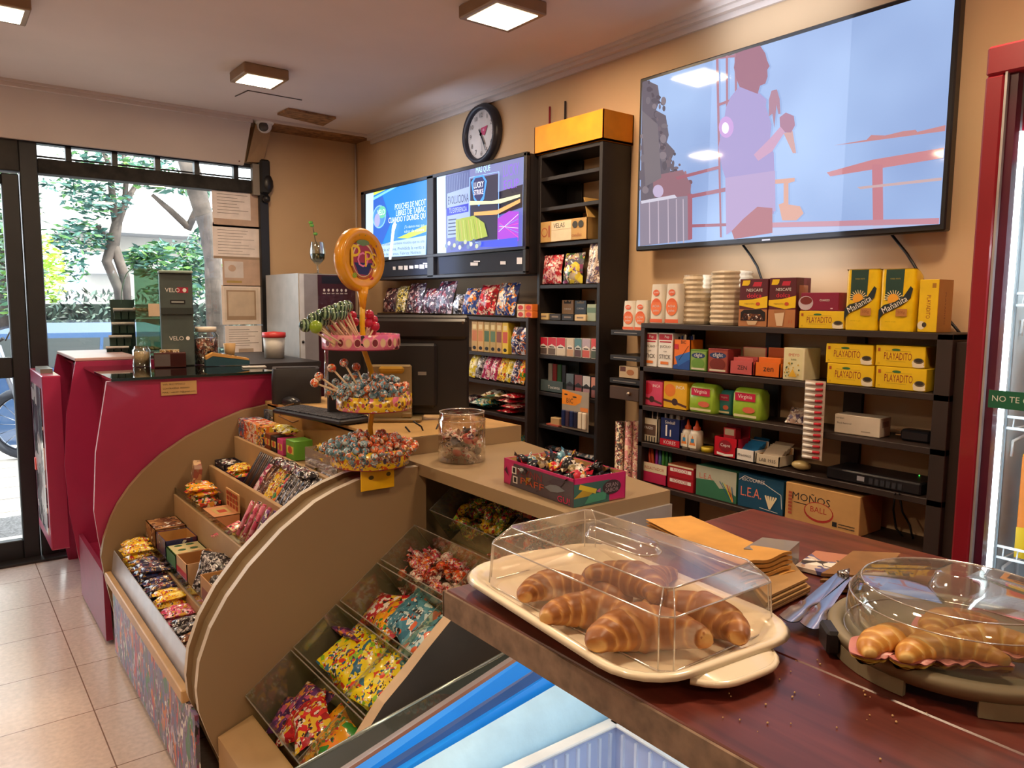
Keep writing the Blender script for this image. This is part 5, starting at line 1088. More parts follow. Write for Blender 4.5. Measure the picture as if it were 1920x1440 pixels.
jcart(.490, SHZ[2] + .003, FXX + .10, .085, .09, .20, 'orange and black juice carton on the low wire shelf of the fridge', 1)
jcart(.395, SHZ[2] + .003, FXX + .10, .085, .09, .20, 'juice carton beside the orange and black one, mostly cut by the picture edge', 1)
jcart(.475, SHZ[1] + .003, FXX + .11, .085, .09, .17, 'pink and orange juice carton on the fridge shelf above the green sticker', 0)
# power strip between shelf and fridge
p = atX(1782, 742, 2.2); mb = MB(); mb.box(-.02, .02, -.03, 0, -.17, .22, M('#b88a68', .6), .004); mb.box(-.016, .014, -.038, -.03, -.165, -.12, BLACK, .003); mb.ball((0, -.04, -.14), .007, M('#ff2a40', em=4), 8); solo('power_strip', mb, 'beige power strip with a glowing red switch beside the fridge', 'power strip', (2.249, .772, 1.10), RW)
# ------------------------------------------------------------------ goods on the long wall
def fit(xl, xr, yt, yb, X): 
    a = atX(xl, yb, X); b = atX(xr, yb, X); c = atX((xl + xr) / 2, yt, X); d = atX((xl + xr) / 2, yb, X)
    return abs(a.y - b.y), c.z - d.z, (a.y + b.y) / 2
def wbox(name, xl, xr, yt, yb, zs, d, m, label, cat, art=None, side=None, X=2.095, group=None, top=None, tilt=0, hgt=None):
    w, h, y = fit(xl, xr, yt, yb, X); h = hgt or h
    mb = carton(w - .001, d, h, m, art, side=side, top=top)
    return solo(name, mb, label, cat, (X, y, zs + .001), RW + tilt, group)
# -- top of the wall shelf
Z1, Z2, Z3, Z4, Z5 = WS
def powder(xl, xr, yt, yb, z, X, label):
    w, h, y = fit(xl, xr, yt, yb, X); mb = MB(); wm_ = M('#e8e0d0', .4)
    loft(mb, [[(x, y_ + .022, zz) for x, y_ in rrect(-w / 2 * k, w / 2 * k, -.022, .022, .012)] for zz, k in ((0, 1), (h * .5, 1), (h * .95, .86), (h, .8))], wm_, True, True)
    A = front(mb, w, h, -.001); A.rect(.06, .02, .94, .11, M('#e8642a', .4)); A.ell(.5, .42, .38, .22, M('#e8642a', .4)); A.ell(.5, .40, .36, .2, M('#f07a38', .4)); A.ell(.48, .78, .22, .08, M('#e8642a', .4)); A.text('JUMEY', .5, .78, WHT, w=.34); A.text('ACHA', .5, .44, WHT, w=.5); A.text('polvo', .5, .32, WHT, w=.4); A.text('talco', .5, .58, M('#e8642a'), w=.4)
    return solo('powder_pack', mb, label, 'packet', (X, y, z + .001), RW, 'white and orange powder packs')
powder(1217, 1243, 531, 604, Z1, 2.09, 'white and orange powder pack first on the top board, at its clock end'); powder(1245, 1273, 531, 606, Z1, 2.09, 'white and orange powder pack touching the wrapped cup lids')
powder(1166, 1189, 564, 619, 1.262, 2.10, 'white and orange powder pack on the small black rack, tall shelf side'); powder(1188, 1212, 564, 621, 1.262, 2.10, 'lower white and orange powder pack tucked against the wide wall shelf')
def lids(xl, xr, yt, yb, z, label, hh=None):
    w, h, y = fit(xl, xr, yt, yb, 2.16); h = hh or h; r = w / 2; mb = MB(); mm = M('#d2c2a6', .45, coat=.3, noise=.08, nscale=30); prof = [(0, 0), (r * .9, 0)]
    n = max(6, int(h / .008))
    for i in range(n): prof += [(r * (1 if i % 2 else .94), h * (i + .3) / n)]
    prof += [(r * .95, h), (r * .3, h * 1.02), (0, h * 1.0)]; mb.lathe(prof, mm, 24, smooth=False)
    return solo('lid_stack', mb, label, 'lid stack', (2.17, y, z), 0, 'film-wrapped stacks of paper cup lids')
lids(1279, 1330, 566, 608, Z1, 'short film-wrapped stack of cup lids standing on the top board'); w_, h_, y_ = fit(1279, 1330, 566, 608, 2.16); lids(1283, 1332, 514, 562, Z1 + h_ * 1.04, 'short film-wrapped stack of cup lids resting on another stack')
lids(1334, 1398, 510, 611, Z1, 'tall film-wrapped stack of cup lids beside the coffee cartons')
NES = M('#5c1c24', .4)
def nes(openf):
    def f(A):
        A.rect(0, 0, 1, .36, M('#b87a4a', .4)); A.poly([(0, .44), (0, .55), (.5, .57), (1, .64), (1, .40), (.6, .37)], YEL); A.poly([(.08, .86), (.12, .97), (.38, .97), (.36, .9), (.3, .86)], YEL)
        A.poly([(.46, .84), (.52, .93), (.8, .93), (.76, .84)], M('#c8203c')); A.text('NESCAFE', .54, .765, WHT, w=.56, h=.06); A.text('dolca', .54, .65, M('#e8304a', .4), w=.52, h=.09); A.text('cappuccino', .38, .475, M('#8a4a1a'), w=.36); A.ell(.68, .475, .08, .035, M('#c84a20'))
        if openf: A.poly([(.08, .12), (.95, .12), (.95, .30), (.8, .36), (.2, .35), (.08, .30)], M('#1a1012', .8)); A.poly([(.1, .14), (.9, .14), (.8, .26), (.2, .27)], FILM['brown']); A.poly([(.3, .12), (.7, .12), (.62, .03), (.36, .03)], M('#d8b890'))
        else: A.poly([(.22, .34), (.62, .36), (.56, .03), (.34, .03)], M('#e0c4a0')); A.poly([(.22, .34), (.62, .36), (.6, .30), (.24, .28)], M('#a87040')); A.text('11', .84, .12, M('#c84a20'), w=.1)
    return f
wbox('coffee_carton', 1384, 1437, 524, 613, Z1, .07, NES, 'maroon coffee carton with its lower flap torn open', 'carton', nes(1), group='maroon coffee cartons')
wbox('coffee_carton', 1439, 1490, 522, 615, Z1, .08, NES, 'maroon coffee carton still closed, next to the stacked tea boxes', 'carton', nes(0), group='maroon coffee cartons', side=lambda A: A.rect(.2, .5, .8, .85, M('#a86a4a')))
PLY = M('#edc51a', .4)
def play(A):
    dr = M('#8a1c18', .5); A.text('PLAYADITO', .46, .50, dr, w=.56, h=.34); A.ell(.42, .80, .09, .06, M('#2e6a34')); A.line([(.2, .74), (.72, .74)], .001, M('#b89a10')); A.line([(.22, .26), (.62, .26)], .001, M('#b89a10')); A.rect(.05, .7, .1, .86, M('#b0501a')); A.text('25', .075, .14, M('#8a6a10'), w=.04)
    A.ell(.87, .24, .12, .2, M('#e8dcc0')); A.ell(.88, .34, .1, .13, M('#6a5a3a')); A.ell(.88, .36, .075, .09, M('#2c2418')); A.ell(.88, .1, .12, .08, M('#e8dcc0'))
G = 'yellow tea boxes'
wbox('tea_box', 1497, 1582, 584, 617, Z1, .07, PLY, 'yellow tea box under the maroon one, beside the coffee cartons', 'tea box', play, group=G)
w_, h_, y_ = fit(1497, 1582, 584, 617, 2.095)
def cz(A): A.ell(.14, .42, .2, .40, M('#c8b8c0')); A.ell(.15, .55, .16, .22, M('#7a2418')); A.text('CUARZO', .64, .58, WHT, w=.26); A.rect(.8, .1, .86, .16, M('#e8c8d0'))
wbox('tea_box', 1500, 1572, 549, 583, Z1 + h_ + .001, .065, M('#8a1c3c', .4), 'maroon tea box with a cup picture, lying on a yellow tea box', 'tea box', cz)
def manan(A):
    A.poly([(.15, .50), (.15, .99), (.68, .99), (.66, .56), (.5, .46)], M('#22443a', .4)); A.text('YERBA MATE', .42, .84, M('#b0a040'), w=.3)
    for i in range(11): a = PI * i / 10; A.line([(.40 + .15 * math.cos(a), .52 + .08 * math.sin(a)), (.40 + .27 * math.cos(a + .08), .52 + .14 * math.sin(a + .08))], .0022, M('#f4e4b0'))
    A.ell(.40, .51, .16, .09, M('#f0a828')); A.poly([(.0, .14), (.0, .34), (.14, .42), (.45, .47), (.7, .56), (.88, .72), (.95, .68), (.9, .54), (.66, .42), (.4, .34), (.14, .28), (.03, .18)], M('#1c2a2c', .4))
    A.text('Mañanita', .45, .425, M('#f0ece0', .4), w=.78, h=.10, ang=.52); A.rect(.5, .24, .82, .36, M('#b87a3a')); A.text('500g', .66, .3, M('#8a4a20'), w=.2); A.text('elaborada con palo', .36, .15, M('#a88a10'), w=.32)
def yerba(xl, xr, yt, yb, label):
    w, h, y = fit(xl, xr, yt, yb, 2.10); mb = MB(); my = M('#f0c814', .3, coat=.4, bump=.3, nscale=30); dd = .055
    ring_ = lambda z, k, kd: [(x, yy + dd / 2 * kd, z) for x, yy in rrect(-w / 2 * k, w / 2 * k, -dd / 2 * kd, dd / 2 * kd, .008, 4)]
    loft(mb, [ring_(0, .97, .97), ring_(.008, 1, 1), ring_(h * .5, 1, 1.04), ring_(h * .88, 1, .9), ring_(h * .96, .99, .55), ring_(h, .98, .12)], my)
    A = Art(mb, (-w / 2, -.0003, 0), (1, 0, 0), (0, 0, 1), (0, -1, 0), w, h); manan(A)
    return solo('yerba_bag', mb, label, 'yerba packet', (2.095, y, Z1 + .001), RW, 'yellow yerba mate packets')
yerba(1584, 1645, 503, 617, 'yellow yerba mate packet with a rising sun, next to the stacked tea boxes'); yerba(1648, 1713, 501, 618, 'yellow yerba mate packet with a rising sun, next to the upright tea box')
def playv(A): A.text('PLAYADITO', .52, .48, M('#8a1c18', .5), w=1.25, h=.075, ang=-PI / 2); A.rect(.66, .84, .86, .93, M('#b07a1a')); A.ell(.2, .13, .2, .08, M('#e8dcc0')); A.ell(.36, .14, .12, .05, M('#3a3020'))
wbox('tea_box', 1719, 1756, 519, 618, Z1, .085, PLY, 'yellow tea box standing upright at the fridge end of the top board', 'tea box', playv, side=lambda A: (A.rect(0, 0, 1, 1, M('#c08a4a', .5)), A.text('PLAYADITO', .5, .45, M('#6a2a3a', .5), w=1.0, h=.05, ang=-PI / 2)), group=G)
# -- second board
def jst(A): A.rect(.04, .8, .96, .97, M('#b81c34')); A.text('Pop', .6, .885, WHT, w=.3); A.rect(.1, .73, .9, .77, M('#b81c34')); A.text('JUCILO', .5, .6, INK, w=.74, h=.09); A.text('con', .5, .47, INK, w=.22, h=.035); A.text('STICK', .5, .32, INK, w=.8, h=.12); A.rect(.2, .1, .75, .18, M('#e8823a'))
wbox('straw_box', 1204, 1231, 624, 687, Z2, .08, WHT, 'red-topped white straw box at the clock end of the second board', 'box', jst, group='red-topped white straw boxes'); wbox('straw_box', 1233, 1260, 625, 690, Z2, .08, WHT, 'red-topped white straw box touching the orange pen box', 'box', jst, group='red-topped white straw boxes')
t = thing('pen_box', 'orange and blue open box of ballpoint pens on the second board', 'pen box', (2.095, fit(1262, 1293, 632, 694, 2.095)[2], Z2 + .001), RW); w_, h_, _ = fit(1262, 1293, 632, 694, 2.095)
mb = tray_box(w_, .07, h_ * .9, ORG); A = front(mb, w_, h_ * .9, -.0005); A.poly([(0, 0), (1, 0), (1, .35), (0, .12)], M('#1c4a9c', .4)); A.poly([(.1, .42), (1, .62), (1, .36), (.3, .1)], M('#2a6ac0', .4)); A.line([(.35, .3), (.9, .8)], .002, INK); A.rect(.05, .68, .3, .84, RED); A.text('BiC', .6, .92, INK, w=.3); obj('box_body', mb, t)
for i in range(9): mb = MB(); x = -w_ / 2 + .008 + (w_ - .016) * (i % 5) / 4; mb.tube([(x, .015 + .025 * (i // 5), .01), (x + .003, .015 + .025 * (i // 5), h_ * .98 + .004 * (i % 3))], .0035, M(['#1c1c20', '#20306a', '#d8d0c0'][i % 3], .4), 6); obj('pen', mb, t)
def sach(A, c1, c2): A.poly([(.05, .05), (.95, .05), (.95, .92), (.05, .92)], M(c1, .4)); A.ell(.5, .72, .42, .13, M('#1c3a6c')); A.text('clight', .5, .72, WHT, w=.5); A.ell(.5, .35, .4, .26, M(c2, .4)); A.rect(.1, .06, .9, .14, M('#e0d8c0'))
wbox('drink_sachet_box', 1293, 1324, 657, 697, Z2, .06, M('#5a8a2a'), 'green box of drink sachets beside the pen box', 'sachet box', lambda A: sach(A, '#8aa850', '#6a9a3a'))
wbox('drink_sachet_box', 1326, 1364, 658, 703, Z2, .07, M('#8a2a2c'), 'brown-red box of drink sachets beside the green one', 'sachet box', lambda A: sach(A, '#a04a38', '#7a2a20'))
def openbox(xl, xr, yt, yb, z, label, m, inner, txt, d=.075, X=2.095):
    w, h, y = fit(xl, xr, yt, yb, X); t = thing('open_sachet_box', label, 'sachet box', (X, y, z + .001), RW); mb = tray_box(w - .002, d, h * .5, m, inner, backh=h)
    A = front(mb, w, h * .5, -.0005); A.text(txt, .55, .55, INK, w=.4); obj('box_body', mb, t); rr = random.Random(int(xl))
    for i in range(5): mb = MB(); mb.box(-w / 2 + .006, w / 2 - .008, .012 + .012 * i, .018 + .012 * i, .004, h * rr.uniform(.58, .7), m, .001); obj('sachet', mb, t)
openbox(1367, 1411, 656, 707, Z2, 'pale open box with pink sachets on the second board', M('#c85a5a', .5), M('#d8b890', .7), 'ZEN')
openbox(1414, 1462, 658, 712, Z2, 'bright orange open sachet box on the second board', M('#e8741c', .45), M('#c85a14', .6), 'zen')
def flower(A):
    A.rect(.08, .05, .92, .95, M('#e0d8a8')); A.text('EMEYO', .5, .78, M('#c84a3a'), w=.5); A.text('boldo', .5, .64, M('#4a6a3a'), w=.25); rr = random.Random(4)
    for i in range(22): x, y = rr.uniform(.1, .9), rr.uniform(.08, .55); A.ell(x, y, .035, .03, M(rr.choice(['#3a5a3a', '#5a7a4a', '#c8a020', '#2a4034'])), 7)
    A.poly([(.3, .1), (.5, .35), (.7, .1)], M('#e0b028'))
wbox('herbal_tea_box', 1467, 1507, 651, 711, Z2, .09, M('#e6dcb4', .5), 'cream herbal tea box printed with green leaves and a yellow flower', 'tea box', flower, group=None)
for (a, b, c, d, z, l) in ((1549, 1637, 686, 725, Z2, 'yellow tea box, bottom of the pair above the hanging blister strip'), (1640, 1736, 690, 732, Z2, 'yellow tea box, bottom of the pair at the fridge end')): wbox('tea_box', a, b, c, d, z, .08, PLY, l, 'tea box', play, group=G)
h1 = fit(1549, 1637, 686, 725, 2.095)[1]; h2 = fit(1640, 1736, 690, 732, 2.095)[1]
wbox('tea_box', 1547, 1636, 648, 685, Z2 + h1 + .001, .08, PLY, 'yellow tea box, top of the pair above the hanging blister strip', 'tea box', play, group=G); wbox('tea_box', 1640, 1734, 650, 690, Z2 + h2 + .001, .08, PLY, 'yellow tea box, top of the pair at the fridge end', 'tea box', play, group=G)
# -- third board
def teac(c): return lambda A: (A.ell(.28, .68, .24, .24, M(c, .4)), A.text('INCA', .72, .82, WHT, w=.36), A.line([(0, .30), (.5, .24), (1, .12)], .008, BROWN), A.ell(.5, .26, .13, .13, M('#3c1a14')))
wbox('fruit_tea_box', 1203, 1241, 715, 761, Z3, .07, M('#d8486c', .4), 'pink fruit tea box on the third board', 'tea box', teac('#c81c3c')); wbox('fruit_tea_box', 1243, 1287, 719, 769, Z3, .07, M('#eab41c', .4), 'orange-yellow fruit tea box on the third board', 'tea box', teac('#e8801c'))
def softpack(xl, xr, yt, yb, z, m, label, logo, X=2.10, d=.06, name='tea_packet'):
    w, h, y = fit(xl, xr, yt, yb, X); mb = MB(); R = lambda zz, k, kd: [(x, yy + d / 2, zz) for x, yy in rrect(-w / 2 * k, w / 2 * k, -d / 2 * kd, d / 2 * kd, .01, 4)]
    loft(mb, [R(0, .94, .9), R(.01, 1, 1), R(h * .8, .98, 1), R(h * .95, .9, .7), R(h, .8, .2)], m); A = front(mb, w, h, -.002); A.rect(.12, .58, .84, .84, M(logo, .4)); A.text('Virginia', .48, .71, WHT, w=.5); A.ell(.62, .3, .22, .1, M('#d86a4a')); A.rect(.1, .06, .9, .14, M('#e0d8a8'))
    return solo(name, mb, label, 'packet', (X, y, z + .001), RW)
gp = M('#9cc23a', .3, coat=.5, bump=.3, nscale=40)
softpack(1290, 1338, 722, 776, Z3, gp, 'lime-green soft tea packet beside the orange-yellow tea box', '#c81c4a'); softpack(1346, 1370, 732, 777, Z3, M('#3a8a8c', .35), 'small teal packet with a pink logo between two lime-green packets', '#c82a5a', 2.13); softpack(1371, 1424, 729, 787, Z3, gp, 'lime-green soft tea packet closer to the shelf middle', '#c81c4a')
mb = MB(); w_, h_, y_ = fit(1470, 1505, 750, 785, 2.12); pillow(mb, w_, h_, .02, FILM['clearbag']); o = solo('blister_card', mb, 'clear and red blister pack lying near the hanging strip', 'blister pack', (2.15, y_, Z3 + .022), 0, rot=(.9, 0, RW))
mb = MB(); w_, h_, y_ = fit(1560, 1650, 776, 812, 2.10); mb = carton(w_ - .01, .07, h_, M('#d8ccb8', .5), lambda A: (A.text('nordon', .12, .82, INK, w=.18), A.text('Black Removal', .22, .55, INK, w=.32), A.rect(.6, .2, .8, .24, M('#8a8070'))), side=lambda A: A.rect(.2, .5, .8, .8, M('#a89888')))
solo('stationery_box', mb, 'white stationery box beside the hanging blister strip', 'box', (2.105, y_, Z3 + .001), RW + .05)
t = thing('charger', 'black plug charger lying on the third board near the side board', 'charger', (2.13, atX(1715, 812, 2.13).y, Z3 + .001), RW); mb = MB(); mb.box(-.04, .04, 0, .045, 0, .032, M('#1c1c22', .3), .006); obj('body', mb, t)
for zz in (.010, .024): mb = MB(); mb.box(-.06, -.04, .018, .026, zz, zz + .003, M('#b0a080', .3, metal=1)); obj('prong', mb, t)
t = thing('blister_strip', 'hanging strip of small red and white glue blisters at the shelf middle', 'blister strip', (2.07, atX(1525, 790, 2.07).y, 0), RW); zt_ = atX(1525, 713, 2.07).z; zb_ = atX(1525, 862, 2.07).z; ww = fit(1505, 1543, 0, 800, 2.07)[0]
n = 14
for i in range(n):
    z0 = zb_ + (zt_ - zb_) * i / n; hh = (zt_ - zb_) / n; mb = MB(); mb.box(-ww / 2, ww / 2, 0, .002, z0, z0 + hh * .96, M('#c8b8a8', .5)); mb.tube([(-ww * .4, -.006, z0 + hh * .45), (ww * .1, -.006, z0 + hh * .42)], .0045, WHT, 6); mb.tube([(ww * .1, -.006, z0 + hh * .42), (ww * .42, -.006, z0 + hh * .5)], .004, RED, 6); obj('blister', mb, t)
# -- fourth board
w_, h_, y_ = fit(1199, 1232, 772, 834, 2.095); t = thing('pen_holder', 'white-striped box of black pens at the clock end of the fourth board', 'pen box', (2.095, y_, Z4 + .001), RW)
mb = tray_box(w_, .05, h_ * .72, M('#d8ccb0', .5)); A = front(mb, w_, h_ * .72, -.0005); A.rect(.1, .3, .9, .75, M('#5a4030')); A.text('TRAZO', .5, .6, WHT, w=.5); [A.rect(.08 + i * .15, .02, .14 + i * .15, .25, INK) for i in range(6)]; obj('box_body', mb, t)
for i in range(7): mb = MB(); x = -w_ / 2 + .006 + (w_ - .012) * i / 6; mb.tube([(x, .02, .01), (x, .02, h_)], .003, M(['#1c1c22', '#e0d8d0'][i % 2]), 6); obj('pen', mb, t)
w_, h_, y_ = fit(1237, 1274, 782, 842, 2.095); t = thing('marker_box', 'navy box with a red foot holding white correction pens on the fourth board', 'pen box', (2.095, y_, Z4 + .001), RW); mb = tray_box(w_, .05, h_ * .86, NAVY); A = front(mb, w_, h_ * .86, -.0005); A.rect(0, 0, 1, .24, RED); A.text('KORES', .5, .12, WHT, w=.6); A.rect(.28, .35, .36, .75, WHT); A.rect(.5, .35, .56, .6, WHT); A.text('Simball', .5, .86, WHT, w=.5); obj('box_body', mb, t)
for i in range(6): mb = MB(); x = -w_ / 2 + .008 + (w_ - .016) * i / 5; mb.tube([(x, .02, .01), (x, .02 + .01 * (i % 2), h_ * .97)], .005, WHT, 7); obj('correction_pen', mb, t)
def glue(xl, xr, yt, yb, label):
    w, h, y = fit(xl, xr, yt, yb, 2.10); t = thing('glue_bottle', label, 'glue bottle', (2.12, y, Z4 + .001), RW, 'white glue bottles with orange caps'); r = w / 2 * .95; mb = MB(); mb.lathe([(0, 0), (r, 0), (r, h * .55), (r * .9, h * .64), (r * .45, h * .68), (0, h * .68)], M('#ece4d4', .4), 18)
    A = front(mb, w * .7, h * .45, -r * .98, h * .08); A.rect(0, 0, 1, 1, M('#e8ddc8')); A.poly([(.1, .2), (.5, .95), (.9, .2)], M('#e8883a')); A.rect(.3, .4, .7, .7, M('#3a8ab8')); obj('bottle', mb, t)
    mb = MB(); mb.lathe([(r * .55, h * .66), (r * .6, h * .76), (r * .3, h * .82), (r * .12, h), (0, h)], M('#e0582a', .4), 14); obj('cap', mb, t)
glue(1273, 1291, 793, 847, 'white glue bottle with an orange cap, beside the navy pen box'); glue(1288, 1309, 795, 850, 'white glue bottle with an orange cap, beside the flat yellow tape')
mb = MB(); mb.T = Matrix.Translation((0, .03, 0)); mb.lathe([(.012, 0), (.026, 0), (.026, .016), (.012, .016), (.012, 0)], M('#c8b020', .5), 20); solo('tape_roll', mb, 'flat yellow tape roll between the glue bottles and the red dispenser box', 'tape', (2.10, atX(1318, 855, 2.10).y, Z4 + .001), RW)
w_, h_, y_ = fit(1329, 1390, 802, 866, 2.09); t = thing('dispenser_box', 'red cardboard dispenser box of glue sticks with a high back', 'dispenser box', (2.09, y_, Z4 + .001), RW); hw_ = w_ * .72
mb = tray_box(hw_, .07, h_ * .58, RED, M('#8a1420'), backh=h_); A = front(mb, hw_, h_ * .58, -.0005); A.ell(.5, .58, .28, .3, M('#8a1020')); A.text('Cepre', .5, .6, WHT, w=.4); A.poly([(.15, .12), (.5, .06), (.85, .12), (.85, .24), (.5, .18), (.15, .24)], WHT); obj('box_body', mb, t); mb = MB(); mb.box(-hw_ * .25, hw_ * .25, .02, .05, .01, h_ * .85, M('#c8303c', .4)); A = front(mb, hw_ * .4, h_ * .18, .0195, h_ * .64); A.rect(0, 0, 1, 1, M('#d8c8a8')); obj('glue_stick_pack', mb, t)
def cardtray(xl, xr, yt, yb, mb_m, topm, label, txt):
    w, h, y = fit(xl, xr, yt, yb, 2.09); t = thing('card_box', label, 'box', (2.09, y, Z4 + .001), RW); mb = tray_box(w, .08, h * .5, mb_m, backh=h * .8); A = front(mb, w, h * .5, -.0005); A.text(txt, .5, .5, INK, w=.7); obj('box_body', mb, t)
    for i in range(4): mb = MB(); mb.T = Matrix.Translation((0, .012 + .016 * i, h * .3 + .006 * i)) @ Matrix.Rotation(-.9, 4, 'X'); mb.box(-w * .4, w * .4, 0, .004, 0, .045, topm, .001); obj('card', mb, t)
cardtray(1377, 1413, 836, 880, WHT, M('#2a7ab8', .4), 'white open box of blue glue packs beside the red dispenser', 'PEGAMIGO'); cardtray(1416, 1460, 846, 886, M('#d8ccb4', .5), M('#c8b8a0', .5), 'white open box of pale cards beside the blue glue packs', 'LAB 1935')
mb = MB(); mb.ball((0, .02, .016), .02, M('#cdb67a', .3, coat=.4), 14, (1.6, 1, .75)); solo('soap_case', mb, 'small cream oval case lying alone near the middle upright', 'case', (2.10, atX(1495, 886, 2.10).y, Z4 + .001), RW)
w_, h_, y_ = fit(1538, 1728, 885, 920, 2.09); t = thing('network_switch', 'black flat network switch with cables on the fourth board', 'network switch', (2.09, atX(1632, 915, 2.09).y, Z4 + .001), RW)
w_ = atX(1545, 905, 2.09).y - atX(1722, 925, 2.09).y; mb = MB(); mb.box(-w_ / 2, w_ / 2, 0, .12, 0, .034, M('#16161a', .35), .004); A = front(mb, w_, .034, -.0003); A.rect(.35, .3, .43, .7, M('#9a9aa4')); [A.rect(.48 + i * .06, .2, .52 + i * .06, .7, M('#2a2c34')) for i in range(6)]; obj('case', mb, t); mb = MB(); mb.ball((w_ * .32, .1, .035), .002, M('#50ff60', em=1.5), 6); obj('status_light', mb, t)
for k, pts in enumerate(([(1678, 925), (1675, 955), (1680, 990), (1700, 1015)], [(1686, 925), (1692, 960), (1706, 985), (1712, 1012)])):
    mb = MB(); mb.tube([atX(x, y, 2.075) if i == 0 else atX(x, y, 2.2) for i, (x, y) in enumerate(pts)], .003, BLACK, 6); solo('network_cable', mb, ['thicker dark cable hanging below the network switch', 'thin dark cable hanging below the network switch'][k], 'cable')
# -- fifth board
w_, h_, y_ = fit(1204, 1249, 873, 915, 2.095); t = thing('highlighter_box', 'pink-fronted open box of coloured highlighter pens on the lowest loaded board', 'pen box', (2.095, y_, Z5 + .001), RW)
mb = tray_box(w_, .07, h_ * .9, M('#c82a5a', .45), CREAM); A = front(mb, w_, h_ * .9, -.0005); A.rect(0, .55, 1, 1, CREAM); A.text('RESALTADOR', .5, .75, M('#b83a2a'), w=.8); obj('box_body', mb, t); ht = fit(1204, 1249, 850, 915, 2.095)[1]
for i, c in enumerate(('#e8502a', '#f0602a', '#b83ac0', '#5a80c8', '#4aa83a', '#2e8a3a', '#1e6a3a')): mb = MB(); x = -w_ * .42 + w_ * .84 * i / 6; mb.tube([(x + .008 * (3 - i) / 3 * (i < 2) * 1.5, .03, .004), (x - (.010 if i < 2 else 0), .03, ht * 1.0)], .0058, M(c, .4), 8); obj('highlighter', mb, t)
def twored(A): A.rect(.08, .72, .92, .86, WHT); A.text('RODOCRE', .5, .79, M('#b81c2c'), w=.6); A.rect(.08, .28, .92, .42, WHT); A.text('RODOCRE', .5, .35, M('#b81c2c'), w=.6); A.line([(0, .5), (1, .5)], .0012, M('#6a0c14')); A.rect(0, .93, 1, 1, CREAM)
wbox('pencil_box', 1251, 1299, 884, 930, Z5, .08, M('#b01c2a', .45), 'deep red double pencil box beside the highlighters', 'pencil box', twored, top=lambda A: A.rect(0, 0, 1, 1, M('#b8603a')))
def leag(A): A.poly([(0, .55), (0, 1), (1, 1), (1, .25), (.75, .42), (.6, .38), (.45, .6)], M('#b8bca8')); A.text('L.E.A.', .26, .68, M('#c85a4a'), w=.34, h=.17); [A.line([(.6 + i * .06, .62 - i * .02), (.9 + i * .012, .05)], .003, M(['#2a5a8a', '#3a8a5a', '#e0c83a', '#c84a2a', '#e0a03a'][i % 5])) for i in range(6)]
wbox('crayon_box', 1303, 1379, 893, 951, Z5, .09, M('#3c7a5c', .45), 'green and grey box of coloured pencils beside the red pencil box', 'box', leag)
def leab(A): A.text('L.E.A.', .3, .48, M('#e8806a'), w=.46, h=.28); A.line([(.02, .8), (.15, .95), (.55, .85), (.95, .6), (.98, .2)], .002, WHT); [A.line([(.72, .12), (.62 + i * .06, .5)], .006, M('#f0e0b8')) for i in range(5)]; A.text('ESCOLARES', .35, .86, WHT, w=.5); A.line([(.5, .1), (.9, .06)], .0015, WHT)
wbox('school_supply_box', 1381, 1467, 911, 974, Z5, .09, M('#1c5070', .45), 'dark blue box with white drawing and pale sticks beside the bow carton', 'box', leab)
w_, h_, y_ = fit(1468, 1613, 925, 1008, 2.075); h_ = .12
def mon(A): A.text('MOÑOS', .36, .70, INK, w=.52, h=.24, ang=-.02); A.line([(.12, .52), (.5, .50)], .0025, INK); A.ell(.47, .38, .2, .26, M('#b0302a')); A.ell(.47, .40, .185, .22, KRAFT); A.text('BALL', .47, .44, M('#b0302a'), w=.22); A.rect(.66, .12, .72, .24, INK); A.rect(.74, .2, .95, .22, INK); A.rect(.74, .13, .95, .15, INK); [A.rect(.05, .18 + i * .09, .10, .24 + i * .09, M('#b0503a')) for i in range(7)]
wbox('bow_carton', 1469, 1610, 920, 1005, Z5, .13, KRAFT, 'brown cardboard carton marked with big black handwriting on the lowest loaded board', 'carton', mon, X=2.08, hgt=.118, top=lambda A: A.rect(.02, .4, .98, .6, M('#a8804c')))
# -- small rack, drawer and paper rolls beside the wide shelf
t = thing('small_rack', 'narrow black rack with ledges and a little wooden drawer between the tall and wide shelves', 'rack', (2.2, 2.01, .98)); O = Vector(t.location)
for z in (1.262, 1.165, 1.075): mb = MB(); mb.box(2.10 - O.x, 2.249 - O.x, 1.935 - O.y, 2.10 - O.y, z - .02 - O.z, z - O.z, dkk, .001); mb.box(2.098 - O.x, 2.10 - O.x, 1.96 - O.y, 2.08 - O.y, z - .012 - O.z, z - .009 - O.z, M('#8a8680', .3)); obj('ledge', mb, t)
mb = MB(); mb.box(2.17 - O.x, 2.20 - O.x, 1.985 - O.y, 1.995 - O.y, 1.02 - O.z, 1.25 - O.z, M('#9a8464')); obj('upright', mb, t); mb = MB(); mb.box(2.09 - O.x, 2.249 - O.x, 1.935 - O.y, 2.09 - O.y, .995 - O.z, 1.045 - O.z, M('#4a3424', .5), .002); mb.ball((2.087 - O.x, 1.985 - O.y, 1.022 - O.z), .008, M('#b0a090', .3, metal=.8), 8); obj('drawer', mb, t)
mb = carton(.10, .03, .045, M('#c8b08c'), lambda A: (A.rect(.05, .55, .35, .95, BROWN), A.ell(.6, .5, .2, .25, M('#a86a3a')))); solo('card_pack', mb, 'small tan card pack on the lowest ledge of the narrow black rack', 'card pack', (2.11, 2.01, 1.078), RW)
